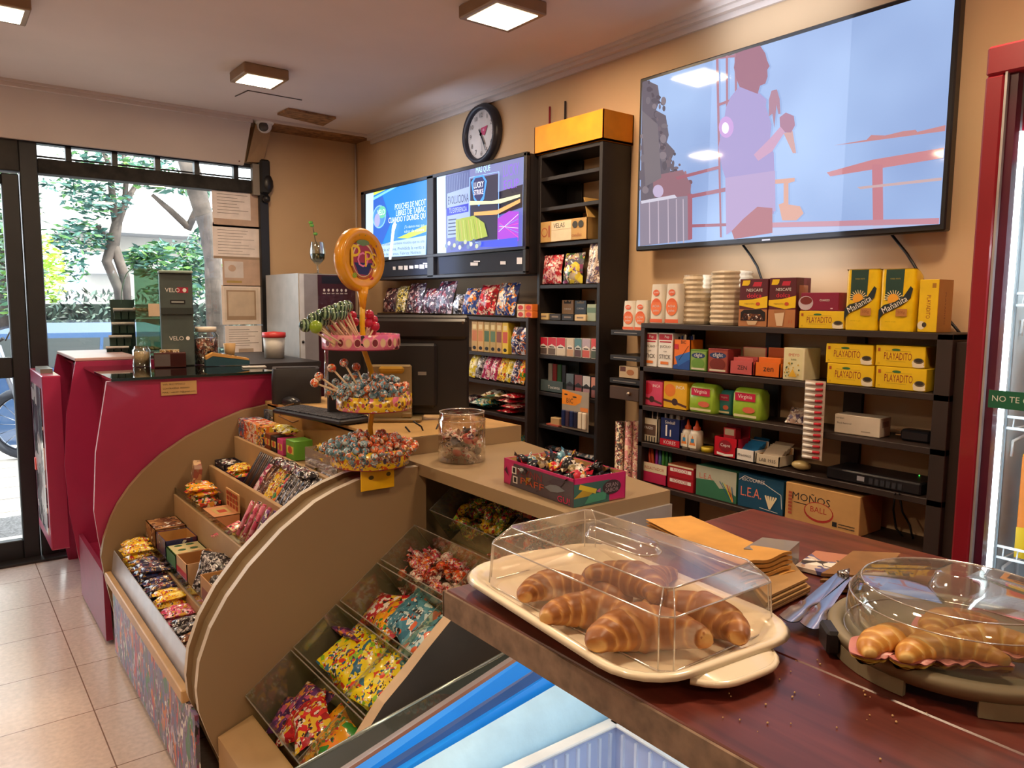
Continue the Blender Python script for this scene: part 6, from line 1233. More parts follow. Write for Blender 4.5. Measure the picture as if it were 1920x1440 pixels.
for i, (px, m_, r_, l) in enumerate(((1160, 'gift', .018, 'dark patterned paper roll nearest the tall shelf'), (1169, 'gift', .015, 'second patterned paper roll, red and cream'), (1177, 'gift2', .015, 'third paper roll, pink and beige'), (1185, 'gift2', .016, 'pale pink paper roll touching the wide wall shelf'))):
    p = atX(px, 900, 2.15); zt0 = atX(px, 790, 2.15).z; mb = MB(); mb.lathe([(0, 0), (r_, 0), (r_, zt0), (r_ * .5, zt0), (r_ * .5, zt0 - .02), (0, zt0 - .02)], FILM[m_], 14); solo('gift_paper_roll', mb, l, 'paper roll', (2.15 + .02 * (i % 2), p.y, .0), 0, 'rolls of gift paper')
mb = MB(); 

# ------------------------------------------------------------------ tall shelf goods
TZs = dict(a=1.615, b=1.44, c=1.29, d=1.14, e=.98, f=.835, g=.70)
w_, h_, y_ = fit(1011, 1105, 422, 458, 2.08); t = thing('candle_carton', 'open tan carton of candles with a raised flap on the tall shelf', 'carton', (2.085, 2.375, TZs['a'] + .001), RW)
mb = tray_box(.29, .12, .088, M('#c8a060', .6), CARD); A = front(mb, .29, .088, -.0005); A.rect(.25, .04, .68, .96, CREAM); A.text('VELAS', .42, .76, INK, w=.24, h=.22); A.line([(.25, .55), (.68, .58)], .001, M('#a88a60')); A.ell(.10, .5, .07, .22, M('#a85030')); A.ell(.10, .5, .055, .17, M('#c8a060')); A.rect(.19, .25, .22, .8, M('#a85030')); A.ell(.76, .72, .055, .16, M('#3a3830')); A.ell(.88, .72, .055, .16, M('#3a3830')); A.text('candles', .8, .25, M('#a8622a'), w=.2)
obj('box_body', mb, t); mb = MB(); mb.prism([(.145, .0, .088), (.145, .12, .088), (.10, .12, .17), (.10, .02, .17)], (.003, 0, 0), M('#b8904e', .7)); obj('flap', mb, t)
def upbag(name, xl, xr, yt, yb, z, m, label, cat, X=2.12, t_=.04, lean=.12, grp=None, rot=0, art=None):
    w, h, y = fit(xl, xr, yt, yb, X); mb = MB(); pillow(mb, w, h, t_, m, 12, 16, seed=int(xl), wr=.14)
    o = solo(name, mb, label, cat, (X + .01, y, z + h / 2 + .002), 0, grp, rot=(PI / 2 - lean, rot, RW)); return o
upbag('gift_bag', 1022, 1058, 477, 531, TZs['b'], FILM['redbag'], 'red clear gift bag tied with a bow on the tall shelf', 'gift bag'); upbag('sweet_bag', 1061, 1098, 474, 531, TZs['b'], WRAP(['#b8a88a', '#e0c83a', '#3a6a3a', '#8a3a6a', '#c8c0b0', '#5a5a6a', '#e8d84a'], 34), 'clear bag of yellow and green sweets in the middle of its tall-shelf board', 'sweet bag'); upbag('straw_bag', 1103, 1128, 454, 530, TZs['b'], FILM['clearbag'], 'tall crinkled clear bag at the edge board of the tall shelf', 'bag', X=2.10, t_=.025)
wbox('tobacco_box', 1053, 1075, 553, 591, TZs['c'], .05, M('#9a7a58'), 'tan tobacco box with a dark crown above it', 'box', lambda A: (A.poly([(.2, .82), (.2, .98), (.35, .88), (.5, 1), (.65, .88), (.8, .98), (.8, .82)], INK), A.text('CORONA', .5, .55, WHT, w=.6)), X=2.15); wbox('tobacco_box', 1077, 1099, 553, 591, TZs['c'], .05, BLACK, 'black tobacco box with a crown beside the tan one', 'box', lambda A: (A.poly([(.2, .85), (.2, .98), (.35, .9), (.5, 1), (.65, .9), (.8, .98), (.8, .85)], M('#8a7a60')), A.text('CORONA', .5, .6, WHT, w=.6)), X=2.15)
for k, (a, b, c_, l) in enumerate(((1009, 1028, '#d8c088', 'small cream rolling paper box at the screen side'), (1030, 1051, '#2a2420', 'small black and white rolling paper box'), (1053, 1075, '#1c1816', 'small black rolling paper box in front of the tan crown box'), (1077, 1098, '#e0c494', 'small pale rolling paper box in front of the black crown box'))): wbox('rolling_paper_box', a, b, 588, 600, TZs['c'], .04, M(c_, .5), l, 'rolling paper box', lambda A: A.rect(.2, .4, .8, .65, M('#8a7a6a')), X=2.10, group='rolling paper boxes')
wbox('filter_box', 1100, 1117, 568, 600, TZs['c'], .05, M('#a8b8a0', .5), 'pale green upright box beside the crown boxes', 'box', lambda A: A.rect(0, .5, 1, .8, M('#6a8a7a')), X=2.11)
def cig(top, bot):
    def f(A): A.poly([(0, .5), (.5, .64), (1, .5), (1, 1), (0, 1)], M(top, .4)); A.rect(.05, .04, .95, .40, M(bot, .5)); A.rect(.2, .44, .8, .5, INK)
    return f
for k, (c1, c2, l) in enumerate((('#c81c38', '#5a4a44', 'red-topped cigarette pack, first at the screen side'), ('#c81c38', '#6a5a50', 'red-topped cigarette pack between two others'), ('#c81c38', '#d8ccb8', 'red-topped cigarette pack with a pale lower half'), ('#d8ccb8', '#c8a080', 'cream-topped cigarette pack beside the red ones'), ('#5a8a94', '#5a4044', 'teal-topped cigarette pack in the upper row'), ('#b8a8b8', '#c85a50', 'lilac-topped cigarette pack in the upper row'), ('#d85050', '#4a5a4a', 'half-hidden red and green cigarette pack at the side board'))):
    x0 = [1011, 1027, 1043, 1062, 1077, 1091, 1108][k]; wbox('cigarette_pack', x0, x0 + [15, 15, 16, 13, 13, 15, 11][k], 633, [665, 666, 667, 668, 669, 670, 671][k], TZs['d'], .03, M('#e8e0d8' if k != 4 else '#c8d0d0', .4), l, 'cigarette pack', cig(c1, c2), X=2.10, group='cigarette packs, upper row')
t = thing('tobacco_display', 'dark grey angled plastic display with pouches on the tall shelf', 'display', (2.10, atX(1034, 733, 2.10).y, TZs['e'] + .001), RW); w_ = fit(1013, 1056, 0, 733, 2.10)[0]; mb = tray_box(w_, .09, .05, M('#4a5a5c', .4), M('#3a4448'), backh=.14); A = front(mb, w_, .05, -.0005); A.text('Toscanos', .6, .45, WHT, w=.5); obj('display_body', mb, t)
for i, c_ in enumerate(('#a8a8a4', '#8a2a2c', '#2a5a34', '#1c1c24')): mb = MB(); mb.box(-w_ * .4 + i * w_ * .2, -w_ * .4 + i * w_ * .2 + w_ * .17, .03, .045, .005, .12, M(c_, .4), .002); obj('pouch', mb, t)
for k in range(4): x0 = [1061, 1077, 1092, 1108][k]; wbox('cigarette_pack', x0, x0 + [14, 14, 14, 11][k], 702, 742, TZs['e'], .03, M('#26262e', .4), ['dark cigarette pack beside the grey display', 'dark cigarette pack with a reddish band, lower row', 'dark cigarette pack with a pale shield, lower row', 'dark cigarette pack at the side board, lower row'][k], 'cigarette pack', cig(['#5a6a74', '#7a4a4c', '#c8c8cc', '#c88a7a'][k], ['#4a3c44', '#8a3a3c', '#a8848c', '#8a5a5a'][k]), X=2.10, group='cigarette packs, lower row')
w_, h_, y_ = fit(1053, 1103, 733, 806, 2.075); t = thing('lighter_card', 'orange-topped card of lighters hanging on the tall shelf', 'lighter card', (2.075, y_, atX(1078, 806, 2.075).z), RW); mb = MB(); mb.box(-w_ / 2, w_ / 2, 0, .002, 0, h_, M('#a89c8c', .5)); A = front(mb, w_, h_, 0); A.poly([(0, .62), (0, 1), (.75, .9), (.7, .72), (.5, .62)], M('#f5941e', .4)); A.text('BIC', .3, .73, INK, w=.25); A.ell(.15, .88, .07, .02, INK); A.ell(.48, .84, .08, .02, INK); A.rect(.7, .5, .98, .6, M('#e0843a')); obj('card', mb, t)
for i in range(6): mb = MB(); mb.box(-w_ * .45 + i * w_ * .155, -w_ * .45 + i * w_ * .155 + w_ * .13, -.012, -.001, h_ * .06, h_ * .48, M(['#1c2a5a', '#4a3a4a', '#22305c', '#26263c', '#e8dcc8', '#e8dcc8'][i], .3), .003); obj('lighter', mb, t)
mb = MB(); mb.box(-.03, .03, 0, .03, 0, .035, M('#c8a878', .5), .003); mb.box(-.045, .035, -.01, .02, 0, .006, M('#b85a4a')); solo('small_carton', mb, 'little tan box on a red card beside the lighter card', 'box', (2.11, atX(1040, 798, 2.11).y, TZs['f'] + .001), RW)
for k in range(3): upbag('folded_magazine', 1020 + 32 * k, 1060 + 32 * k, 838, 850, TZs['g'] - .0, WRAP(['#2a2a34', '#5a3a4a', '#c8a8a0', '#3a5a6a'], 30, rough=.5), ['dark flat packet low on the tall shelf, screen side', 'dark flat packet low on the tall shelf, middle', 'dark flat packet low on the tall shelf, side board'][k], 'packet', X=2.14, t_=.02, lean=1.3)

# ------------------------------------------------------------------ snack shelf goods
cz_ = [(727, 751, 541, 587, 'doritos', 'dark crisp bag at the very end of the snack row'), (751, 768, 537, 587, 'gold', 'slim gold crisp bag between dark ones'), (770, 799, 532, 588, 'doritos', 'wide dark crisp bag beside the gold one'), (800, 822, 541, 588, 'doritos', 'short dark crisp bag in the middle of the row'), (824, 857, 527, 589, 'doritos', 'tallest dark purple crisp bag'), (858, 874, 551, 589, 'silver', 'small silver-white bag beside the blue crisps'), (876, 903, 541, 591, 'chips', 'blue crisp bag beside the silver-white one'), (904, 937, 537, 594, 'crimson', 'red crisp bag between two blue ones'), (939, 975, 534, 596, 'chips', 'blue crisp bag beside the small orange boxes')]
for i, (a, b, c_, d, m_, l) in enumerate(cz_): upbag('crisp_bag', a, b, c_, d, LS[0], FILM[m_], l, 'crisp bag', X=2.09, t_=.05, lean=.25, grp='crisp bags under the screens')
for k in range(2):
    for j in range(2): x0 = 969 + 15 * j; wbox('cookie_box', x0, x0 + 14, 582 - 14 * k, 596 - 14 * k + j, LS[0] + .030 * k, .04, M('#e8d0b0' if j == 0 else '#f08030', .5), [['small cream printed box, bottom row beside the blue bag', 'small orange box, bottom row at the tall shelf'], ['small cream printed box, upper row', 'small orange box, upper row at the tall shelf']][k][j], 'small box', lambda A: A.ell(.5, .5, .35, .35, M('#c8302c')), X=2.06, hgt=.029, group='little boxes beside the blue crisp bag')
for i in range(6): x0 = 884 + i * 11.5; wbox('biscuit_carton', x0, x0 + 11, 604, 660 + i * .6, LS[1], .07, M(['#c8a468', '#d0a868', '#b8a060', '#b89c5c', '#c8a060', '#e8c83a'][i], .5), ['first tan biscuit carton beside the monitor', 'second tan biscuit carton from the monitor', 'third tan biscuit carton, green band', 'fourth tan biscuit carton, green band', 'fifth tan biscuit carton, brown band', 'yellow biscuit carton at the end of the tan row'][i], 'biscuit carton', (lambda j: lambda A: (A.rect(.1, .35, .9, .7, M(['#c87a4a', '#c8824a', '#4a6a4a', '#5a7a5a', '#8a4a3a', '#c8503a'][j])), A.ell(.5, .12, .3, .06, INK), A.rect(.2, .75, .8, .9, M('#e8d8a0'))))(i), X=2.06, group='biscuit cartons standing in a row')
for i, (a, b) in enumerate(((965, 980), (981, 996))): upbag('biscuit_packet', a, b, 612, 663, LS[1], FILM['oreo'], ['navy biscuit packet beside the yellow carton', 'navy biscuit packet at the tall shelf'][i], 'biscuit packet', X=2.08, t_=.04, lean=.1)
for i, (a, b, m_, l) in enumerate(((885, 899, 'lemon', 'yellow-green biscuit roll beside the monitor'), (900, 911, 'silver', 'silver biscuit roll'), (912, 926, 'mag', 'first magenta and white biscuit roll'), (927, 940, 'mag', 'second magenta and white biscuit roll'), (941, 955, 'yellow', 'yellow biscuit roll leaning over'), (956, 966, 'lemon', 'pale yellow biscuit roll'), (967, 978, 'oreo', 'navy and orange biscuit roll'), (979, 992, 'orange', 'orange biscuit roll at the tall shelf'))): upbag('biscuit_roll', a, b, 669, 716 + i, LS[2], FILM[m_], l + ' on the middle snack board', 'biscuit roll', X=2.08, t_=.035, lean=.3, grp='biscuit rolls on the middle snack board', rot=.12)
def lying(name, cx, cy, z, w, h, t_, m, label, cat, rz=0, X=2.12, grp=None, seed=None, tilt=(0, 0)):
    y = atX(cx, cy, X).y; mb = MB(); pillow(mb, w, h, t_, m, 12, 16, seed=seed or int(cx * 7 + cy)); return solo(name, mb, label, cat, (X, y, z + .002), 0, grp, rot=(tilt[0], tilt[1], rz))
Zs4, Zs5 = LS[3], LS[4]
lying('cookie_bag', 893, 760, Zs4, .11, .15, .05, FILM['cookies'], 'dark cookie bag beside the monitor on the fourth snack board', 'cookie bag', RW + .2); lying('cookie_bag', 918, 762, Zs4, .12, .16, .05, FILM['teal'], 'teal and white cookie bag on the fourth snack board', 'cookie bag', RW - .1)
lying('cookie_bag', 935, 752, Zs4 + .05, .11, .15, .045, WRAP(['#e8e0c0', '#b8a030', '#3a6a5a', '#f0f0e8', '#6a3a2a'], 34), 'cream and green cookie bag piled behind the teal one', 'cookie bag', RW + .3)
for k in range(4): lying('red_packet', 965 + (k % 2) * 6, 772, Zs4 + .024 * k, .14, .10, .024, FILM['crimson'], ['red biscuit packet at the bottom of the pile by the tall shelf', 'second red biscuit packet from the bottom of the pile', 'third red biscuit packet from the bottom of the pile', 'red biscuit packet on top of the pile'][k], 'biscuit packet', 0, 2.11, 'pile of red biscuit packets')
lying('cookie_bag', 932, 812, Zs5, .15, .11, .05, FILM['silver'], 'silver cookie bag on the lowest snack board', 'cookie bag', .1); lying('cookie_bag', 972, 828, Zs5, .13, .10, .045, FILM['teal'], 'teal cookie bag on the lowest snack board', 'cookie bag', .15); lying('cookie_bag', 950, 806, Zs5 + .04, .10, .08, .03, FILM['gold'], 'olive green bag squeezed behind the silver one', 'cookie bag', .4, 2.17)
lying('cookie_bag', 798, 772, Zs4, .13, .15, .05, FILM['crimson'], 'red and white bag glimpsed beneath the monitor', 'cookie bag', RW)
lying('cookie_bag', 826, 768, Zs4, .10, .13, .04, FILM['lemon'], 'pale green bag glimpsed beneath the monitor', 'cookie bag', RW)
# ------------------------------------------------------------------ on the burgundy counter
TZ1 = 1.063
def spot(px, py, z=TZ1): return atZ(px, py, z)
# dispenser with VELO lettering
p = spot(336, 686); k = scl(p); w_ = 56 * k; h_ = 172 * k
t = thing('pouch_dispenser', 'dark grey pouch dispenser tower with a small red logo strip on the glass counter top', 'dispenser', (p.x, p.y, TZ1), facecam(p, .05))
mb = MB(); mb.box(-w_ / 2, w_ / 2, 0, .12, 0, h_, M('#4e5a58', .35), .004); mb.box(-w_ / 2, w_ / 2, -.012, 0, h_ * .56, h_ * .63, M('#2e3634', .4)); mb.box(-w_ * .52, w_ * .52, -.02, .12, h_, h_ + .012, M('#8a9c96', .4), .003); A = front(mb, w_, h_, -.0005)
A.rect(.52, .79, .86, .85, M('#a81c3c')); A.text('VELO', .38, .82, WHT, w=.44, h=.045); A.ell(.75, .82, .06, .022, WHT); A.rect(.3, .67, .76, .715, INK); A.rect(.34, .685, .72, .70, M('#a8aca8')); A.text('VELO', .45, .3, WHT, w=.44, h=.045); A.ell(.8, .3, .06, .022, WHT); obj('body', mb, t)
# small glass cabinet with pastries
p = spot(292, 674); k = scl(p); w_ = 44 * k; h_ = 168 * k; t = thing('snack_case', 'curved glass snack case with wrapped biscuits, between the sachet rack and the grey tower', 'display case', (p.x - .02, p.y + .02, TZ1), facecam(p)); gg = CLEAR('#cfe6da', .14, .6, .05)
mb = MB(); mb.box(-w_ / 2, w_ / 2, 0, .003, 0, h_, gg); mb.box(-w_ / 2, w_ / 2, .11, .113, 0, h_, gg); mb.box(w_ / 2 - .003, w_ / 2, 0, .11, 0, h_, gg); P = [(-w_ / 2 - .05 * (1 - math.cos(i * PI / 12)) * 0 - .06 * math.sin(PI / 2 * (1 - i / 6)) , 0, h_ * .62 + (h_ * .38) * math.sin(PI / 2 * i / 6)) for i in range(7)]
for i in range(6): mb.quad(P[i], P[i + 1], (P[i + 1][0], .11, P[i + 1][2]), (P[i][0], .11, P[i][2]), gg)
mb.tube(P + [(w_ / 2, 0, h_)], .002, M('#5a7a6c', .2), 5); obj('glass', mb, t)
mb = MB()
for zz in (h_ * .45, h_ * .04): mb.box(-w_ / 2, w_ / 2, 0, .11, zz, zz + .004, M('#8ab09c', .2))
obj('shelf', mb, t)
for zz in (h_ * .53, h_ * .1):
    for i in range(4): mb = MB(); mb.T = Matrix.Translation((-w_ * .35 + i * w_ * .2, .03, zz + .01)) @ Matrix.Rotation(.25, 4, 'Y'); mb.lathe([(0, -.008), (.0, -.008), (.028, -.006), (.03, 0), (.028, .006), (0, .008)], M('#a88a6a', .5), 14); mb.T = None; obj('biscuit', mb, t, (0, 0, 0))
mb = MB(); mb.box(-.0, w_ * .45, -.004, 0, h_ * .48, h_ * .62, M('#c8b094', .6)); obj('price_card', mb, t)
# stepped rack of green sachets
p = spot(232, 672); t = thing('sachet_rack', 'black wire rack of dark green tea sachets near the glass counter edge', 'rack', (p.x, p.y, TZ1), facecam(p)); k = scl(p)
mb = MB(); mb.box(-.05, .06, .03, .05, 0, .30, M('#1f3a34', .5)); obj('rack_frame', mb, t)
for r_ in range(4):
    zz = [.20, .13, .065, .01][r_]; xo = [0.01, 0, -.015, -.03][r_]
    for c_ in range(3):
        mb = MB(); mb.box(xo - .045 + c_ * .034, xo - .045 + c_ * .034 + .031, -.03 - r_ * .006, .03, zz, zz + .045, M('#183a30', .4), .002); mb.prism([(xo - .048 + c_ * .034, -.06 - r_ * .008, zz + .050), (xo - .012 + c_ * .034, -.06 - r_ * .008, zz + .050), (xo - .012 + c_ * .034, .0, zz + .034), (xo - .048 + c_ * .034, .0, zz + .034)], (0, 0, .008), M('#dfe4e0', .3, metal=.3)); obj('sachet_pocket', mb, t)
def jar(name, px, py, wpx, hpx, body, label, cat, lidm=None, z=TZ1, fill=.7):
    p = spot(px, py, z); k = scl(p); r = wpx * k / 2; h = hpx * k; t = thing(name, label, cat, (p.x, p.y, z)); mb = MB(); mb.lathe([(0, 0), (r, 0), (r, h * .8), (r * .8, h * .9), (r * .8, h)], CLEAR('#e8ece8', .14, .7, .04), 20); obj('glass', mb, t)
    mb = MB(); mb.lathe([(0, .003), (r * .93, .003), (r * .93, h * fill), (r * .6, h * (fill + .04)), (0, h * (fill + .03))], body, 18); obj('contents', mb, t)
    if lidm: mb = MB(); mb.lathe([(0, h * 1.03), (r * .85, h * 1.03), (r * .85, h * .9), (0, h * .9)], lidm, 18); obj('lid', mb, t)
    return t
jar('sugar_jar', 266, 687, 31, 38, M('#d8bc94', .6, bump=.4, nscale=200), 'glass jar of pale brown sugar near the sachet rack', 'jar')
jar('honey_jar', 335, 668, 32, 36, M('#d89a50', .5), 'jar with an orange-brown filling in front of the grey tower', 'jar', None, TZ1, .8)
jar('candy_jar_large', 388, 683, 44, 68, WRAP(['#5a2c24', '#e8dcd0', '#8a4a3a', '#e8b8a0', '#3a1c1c', '#c8503a'], 70), 'big glass jar full of wrapped brown sweets on the burgundy counter', 'jar', M('#d8cdbc', .4))
t = thing('cookie_crate', 'dark shiny box of packed bars with a glass lid, middle of the glass counter top', 'box', (0, 0, 0)); p = spot(328, 689); t.location = (p.x, p.y, TZ1); t.rotation_euler = (0, 0, facecam(p)); k = scl(p)
mb = MB(); mb.box(-44 * k / 2 * 1.6, 44 * k / 2 * .9, 0, .10, 0, 28 * k, M('#4a2424', .25, coat=.5), .003); A = front(mb, 44 * k * 1.25, 28 * k, -.0005, 0, -44 * k * .17); A.poly([(.02, .1), (.5, .1), (.5, .9), (.02, .9)], M('#6a6060', .15)); A.rect(.52, .1, .98, .9, M('#3a1418', .2)); obj('box_body', mb, t)
mb = MB(); mb.box(-.06, .02, .02, .08, 28 * k, 28 * k + .01, WRAP(['#e8dcc0', '#c8a060', '#6a4a30'], 80)); obj('wrapped_bars', mb, t)
mb = MB()
for i in range(5):
    x = -.09 + i * .014; mb.ball((x, -.0, .012), .009, M('#e8dcc8', .5), 7)
solo('sugar_sachets', mb, 'little row of white sugar sachets in front of the dark box', 'sachets', tuple(spot(300, 678))) if False else None
p = spot(431, 672); k = scl(p); mb = MB(); mb.lathe([(0, 0), (8 * k, 0), (11 * k, 28 * k), (10.4 * k, 28 * k), (7.6 * k, .004), (0, .004)], M('#c8a068', .6), 20); solo('paper_cup', mb, 'small brown paper cup behind the card reader', 'cup', (p.x, p.y, TZ1))
t = thing('card_reader', 'orange and teal handheld card reader lying on the burgundy counter', 'card reader', tuple(spot(430, 686)), facecam(spot(430, 686)) + .15); k = scl(spot(430, 686))
mb = MB(); loft(mb, [[(x, y + .03, z) for (x, y), z in zip([(-.10, -.03), (-.10, .03), (-.07, .03), (.09, .03), (.09, -.03), (-.07, -.03)], zs)] for zs in ([.002] * 6, [.03, .03, .045, .022, .022, .045])], M('#1f4a58', .4), smooth=False); obj('base', mb, t); mb = MB(); mb.prism([(-.098, 0, .031), (-.07, 0, .047), (.088, 0, .024), (.088, 0, .032), (-.068, 0, .062), (-.098, 0, .045)], (0, .055, 0), M('#d8a258', .4)); obj('cover', mb, t)
for i in range(4): mb = MB(); mb.box(-.04 + i * .022, -.03 + i * .022, .015, .04, .050 - i * .004, .058 - i * .004, M('#5a4a3a', .5)); obj('keypad_row', mb, t)
mb = MB(); mb.T = Matrix.Rotation(.1, 4, 'Z'); mb.box(-.05, .05, 0, .07, 0, .004, M('#c8c4bc', .6)); p = spot(478, 690); solo('receipt_pad', mb, 'thin white pad at the counter corner beside the card reader', 'paper', (p.x, p.y, TZ1 + .001), facecam(p))
# ------------------------------------------------------------------ behind the gondola
BZ = .936
t = thing('receipt_printer', 'chunky black receipt printer between the burgundy counter and the keyboard', 'printer', (0, 0, 0)); p = atY(540, 752, 3.12); t.location = (p.x, 3.02, BZ); t.rotation_euler = (0, 0, -.35)
mb = MB(); mb.T = Matrix.Translation((0, 0, 0)); loft(mb, [[(x, y, 0) for x, y in rrect(-.10, .10, 0, .16, .02)], [(x, y, .10) for x, y in rrect(-.10, .10, 0, .16, .02)], [(x * .95, y * .9 + .01, .145) for x, y in rrect(-.10, .10, 0, .16, .02)]], M('#242226', .45)); obj('case', mb, t); mb = MB(); mb.box(-.08, .08, .03, .05, .144, .15, M('#3a383c', .4)); obj('paper_slot', mb, t)
t = thing('lidded_tub', 'clear plastic tub with a red lid beside the window post', 'tub', (1.44, 3.95, 1.062)); mb = MB(); mb.lathe([(0, 0), (.05, 0), (.056, .11), (0, .11)], M('#c8c4bc', .4), 20); obj('tub', mb, t); mb = MB(); mb.lathe([(.058, .108), (.062, .112), (.060, .135), (0, .14)], M('#c83a3a', .4), 20); obj('lid', mb, t);
t = thing('keyboard', 'black computer keyboard on the beige top behind the stepped sweets', 'keyboard', (1.115, 2.60, BZ + .002), -1.38); mb = MB(); mb.box(-.215, .215, -.07, .07, 0, .018, M('#1f1f26', .4), .005); obj('case', mb, t); mb = MB()
for r_ in range(5):
    for c_ in range(15): mb.box(-.205 + c_ * .0275, -.182 + c_ * .0275, -.06 + r_ * .024, -.04 + r_ * .024, .018, .023, M('#2c2c34', .5), .001)
obj('keys', mb, t)
t = thing('mouse', 'black computer mouse beside the keyboard, its cord looping over the edge', 'mouse', (1.155, 2.99, BZ + .001), .3); mb = MB(); mb.ball((0, 0, .012), .03, M('#222228', .3), 14, (1, 1.7, .75)); obj('shell', mb, t); mb = MB(); mb.tube([(-.02, -.04, .01), (-.07, -.06, .01), (-.10, -.05, -.03), (-.09, -.12, -.05), (-.06, -.2, -.02), (-.03, -.25, .01)], .003, M('#6a4a2a', .5), 6); obj('cord', mb, t)
c_ = atY(746, 683, 2.42); k = scl(c_); t = thing('monitor', 'big black monitor seen from behind, on a beige stand', 'monitor', (c_.x, 2.42, 0), facecam(c_, -.10)); mw = 133 * k; z0 = c_.z - 96 * k; z1 = c_.z + 92 * k
mb = MB(); mb.box(-mw, mw, 0, .022, z0, z1, M('#1a181b', .45), .008); mb.box(-mw * .98, mw * .98, -.022, 0, z1 - .085, z1 - .012, M('#211d1e', .35), .02); mb.box(-mw * .5, mw * .55, -.03, 0, z0 + .03, z1 - .10, M('#161417', .5), .01); obj('case', mb, t)
mb = MB(); mb.box(.075, .105, -.034, -.03, z0 + .15, z0 + .162, M('#8a8682', .4)); mb.box(mw * .9, mw * .93, -.024, -.02, z1 - .03, z1 - .02, M('#5a4a3a', .4)); obj('label_plate', mb, t)
mb = MB(); mb.box(-.10, .055, -.075, -.05, z0 - .01, z0 + .19, M('#8a7650', .45), .006); mb.box(-.095, -.06, -.07, -.035, BZ + .014, z0, M('#8a7650', .45), .004); mb.box(.02, .055, -.08, -.04, BZ + .014, z0 + .02, M('#8a7650', .45), .004); mb.box(-.06, .03, -.085, -.06, z0 + .16, z0 + .185, M('#c89c3c', .3, metal=.6), .008); mb.box(-.11, .09, -.09, .06, BZ + .001, BZ + .014, M('#8a7650', .45), .004); obj('stand', mb, t)
for k2, pts in enumerate(([(775, 790), (790, 800), (800, 825), (815, 812), (822, 795)], [(760, 800), (785, 830), (808, 838), (828, 838)], [(770, 815), (792, 842), (822, 836)])):
    mb = MB(); mb.tube([atY(x, y, 2.15) for x, y in pts], .003, BLACK, 6); solo('monitor_cable', mb, ['black cable looping up behind the candy jar', 'black cable drooping below the monitor', 'thin black cable lying on the pale counter behind the jar'][k2], 'cable')
# ------------------------------------------------------------------ pale counter: jar and pink carton
LZ = .881
p = atZ(866, 862, LZ); k = scl(p); r = 44 * k; h = 92 * k; t = thing('plastic_candy_jar', 'clear plastic jar half full of cream, black and red wrapped sweets', 'jar', (p.x, p.y, LZ)); mb = MB(); mb.lathe([(0, .002), (r, .002), (r, h * .84), (r * .94, h * .87), (r * .96, h)], CLEAR('#efe8e2', .14, .75, .05), 32); mb.lathe([(r * .97, h * .99), (r * .97, h), (r * .90, h), (r * .90, h * .99)], ple, 32); mb.lathe([(r * 1.0, h * .83), (r * 1.01, h * .84), (r * 1.0, h * .85)], ple, 32); obj('jar_body', mb, t)
def sweet(m, s=1, kind=0):
    mb = MB()
    if kind == 0: mb.ball((0, 0, 0), .009 * s, m, 7, (1.35, .9, .8))
    else: mb.ball((0, 0, 0), .010 * s, m, 7, (1.1, .9, .9))
    for sgn in (-1, 1): mb.grid(lambda u, v: (sgn * (.009 * s + .009 * s * v), (u - .5) * .014 * s * (.35 + v), .003 * s * math.sin(9 * u) * v), 4, 2, m)
    return mb
rr = random.Random(12); protos = {}
def sprinkle(key, mats, pts, label, cat, group, s=1, name='wrapped_sweet', kind=0):
    for i, (x, y, z) in enumerate(pts):
        m_ = mats[i % len(mats)]; kk = (key, i % len(mats))
        if kk not in protos: protos[kk] = sweet(FILM[m_] if isinstance(m_, str) else m_, s, kind).data(name)
        o = obj(name, protos[kk], None, (x, y, z), (rr.uniform(-.8, .8), rr.uniform(-.8, .8), rr.uniform(0, 6.3))); tag(o, label, cat, group)
pts = []
for i in range(56):
    for _ in range(60):
        a = rr.uniform(0, 2 * PI); q = math.sqrt(rr.uniform(0, 1)) * (r - .018); z = LZ + .014 + rr.uniform(0, .068)
        c3 = (p.x + q * math.cos(a), p.y + q * math.sin(a), z)
        if all((Vector(c3) - Vector(d)).length > .0125 for d in pts): pts.append(c3); break
sprinkle('jar', ['jar', M('#e6d6bc', .5), 'cwhite', M('#24222a', .4), 'jar', M('#c0403c', .4)], pts, 'wrapped sweet in the pile inside the clear plastic jar', 'sweet', 'sweets in the plastic jar', 1.5)
# pink carton
P = [atZ(*q, LZ) for q in ((945, 905), (1075, 952), (1165, 935))]; u_ = (P[1] - P[0]); v_ = (P[2] - P[1]); w_ = u_.length; d_ = .165; ang = math.atan2(u_.y, u_.x)
t = thing('gum_carton', 'pink open display carton full of black and colourful wrapped sweets on the pale counter', 'carton', ((P[0].x + P[1].x) / 2, (P[0].y + P[1].y) / 2, LZ), ang)
pk = M('#cc2e72', .4); hh = .068; mb = tray_box(w_, d_, hh, pk, M('#d0a468', .7), .003); A = front(mb, w_, hh, -.0005); A.rect(.1, .0, 1, .9, M('#54484e', .5)); A.poly([(.10, 0), (.16, .9), (.1, .9)], pk); A.rect(.13, .5, .2, .78, WHT); A.rect(.145, .54, .185, .74, INK); A.rect(.15, .15, .22, .42, WHT); A.rect(.165, .19, .205, .38, INK)
A.text('FLYNN', .40, .66, M('#8a2c34', .5), w=.36, h=.26); A.text('PAFF', .44, .34, M('#c0522c', .5), w=.34, h=.24); A.text('GU!', .88, .16, M('#d81c5c', .5), w=.16, h=.22); A.poly([(.62, .4), (.7, .55), (.8, .62), (.9, .5), (.8, .35), (.7, .3)], M('#7a8088')); A.poly([(.66, .62), (.74, .82), (.9, .84), (.84, .6)], M('#4a3c44')); A.poly([(.02, .55), (.05, .7), (.07, .5), (.09, .35)], M('#4a1c34'))
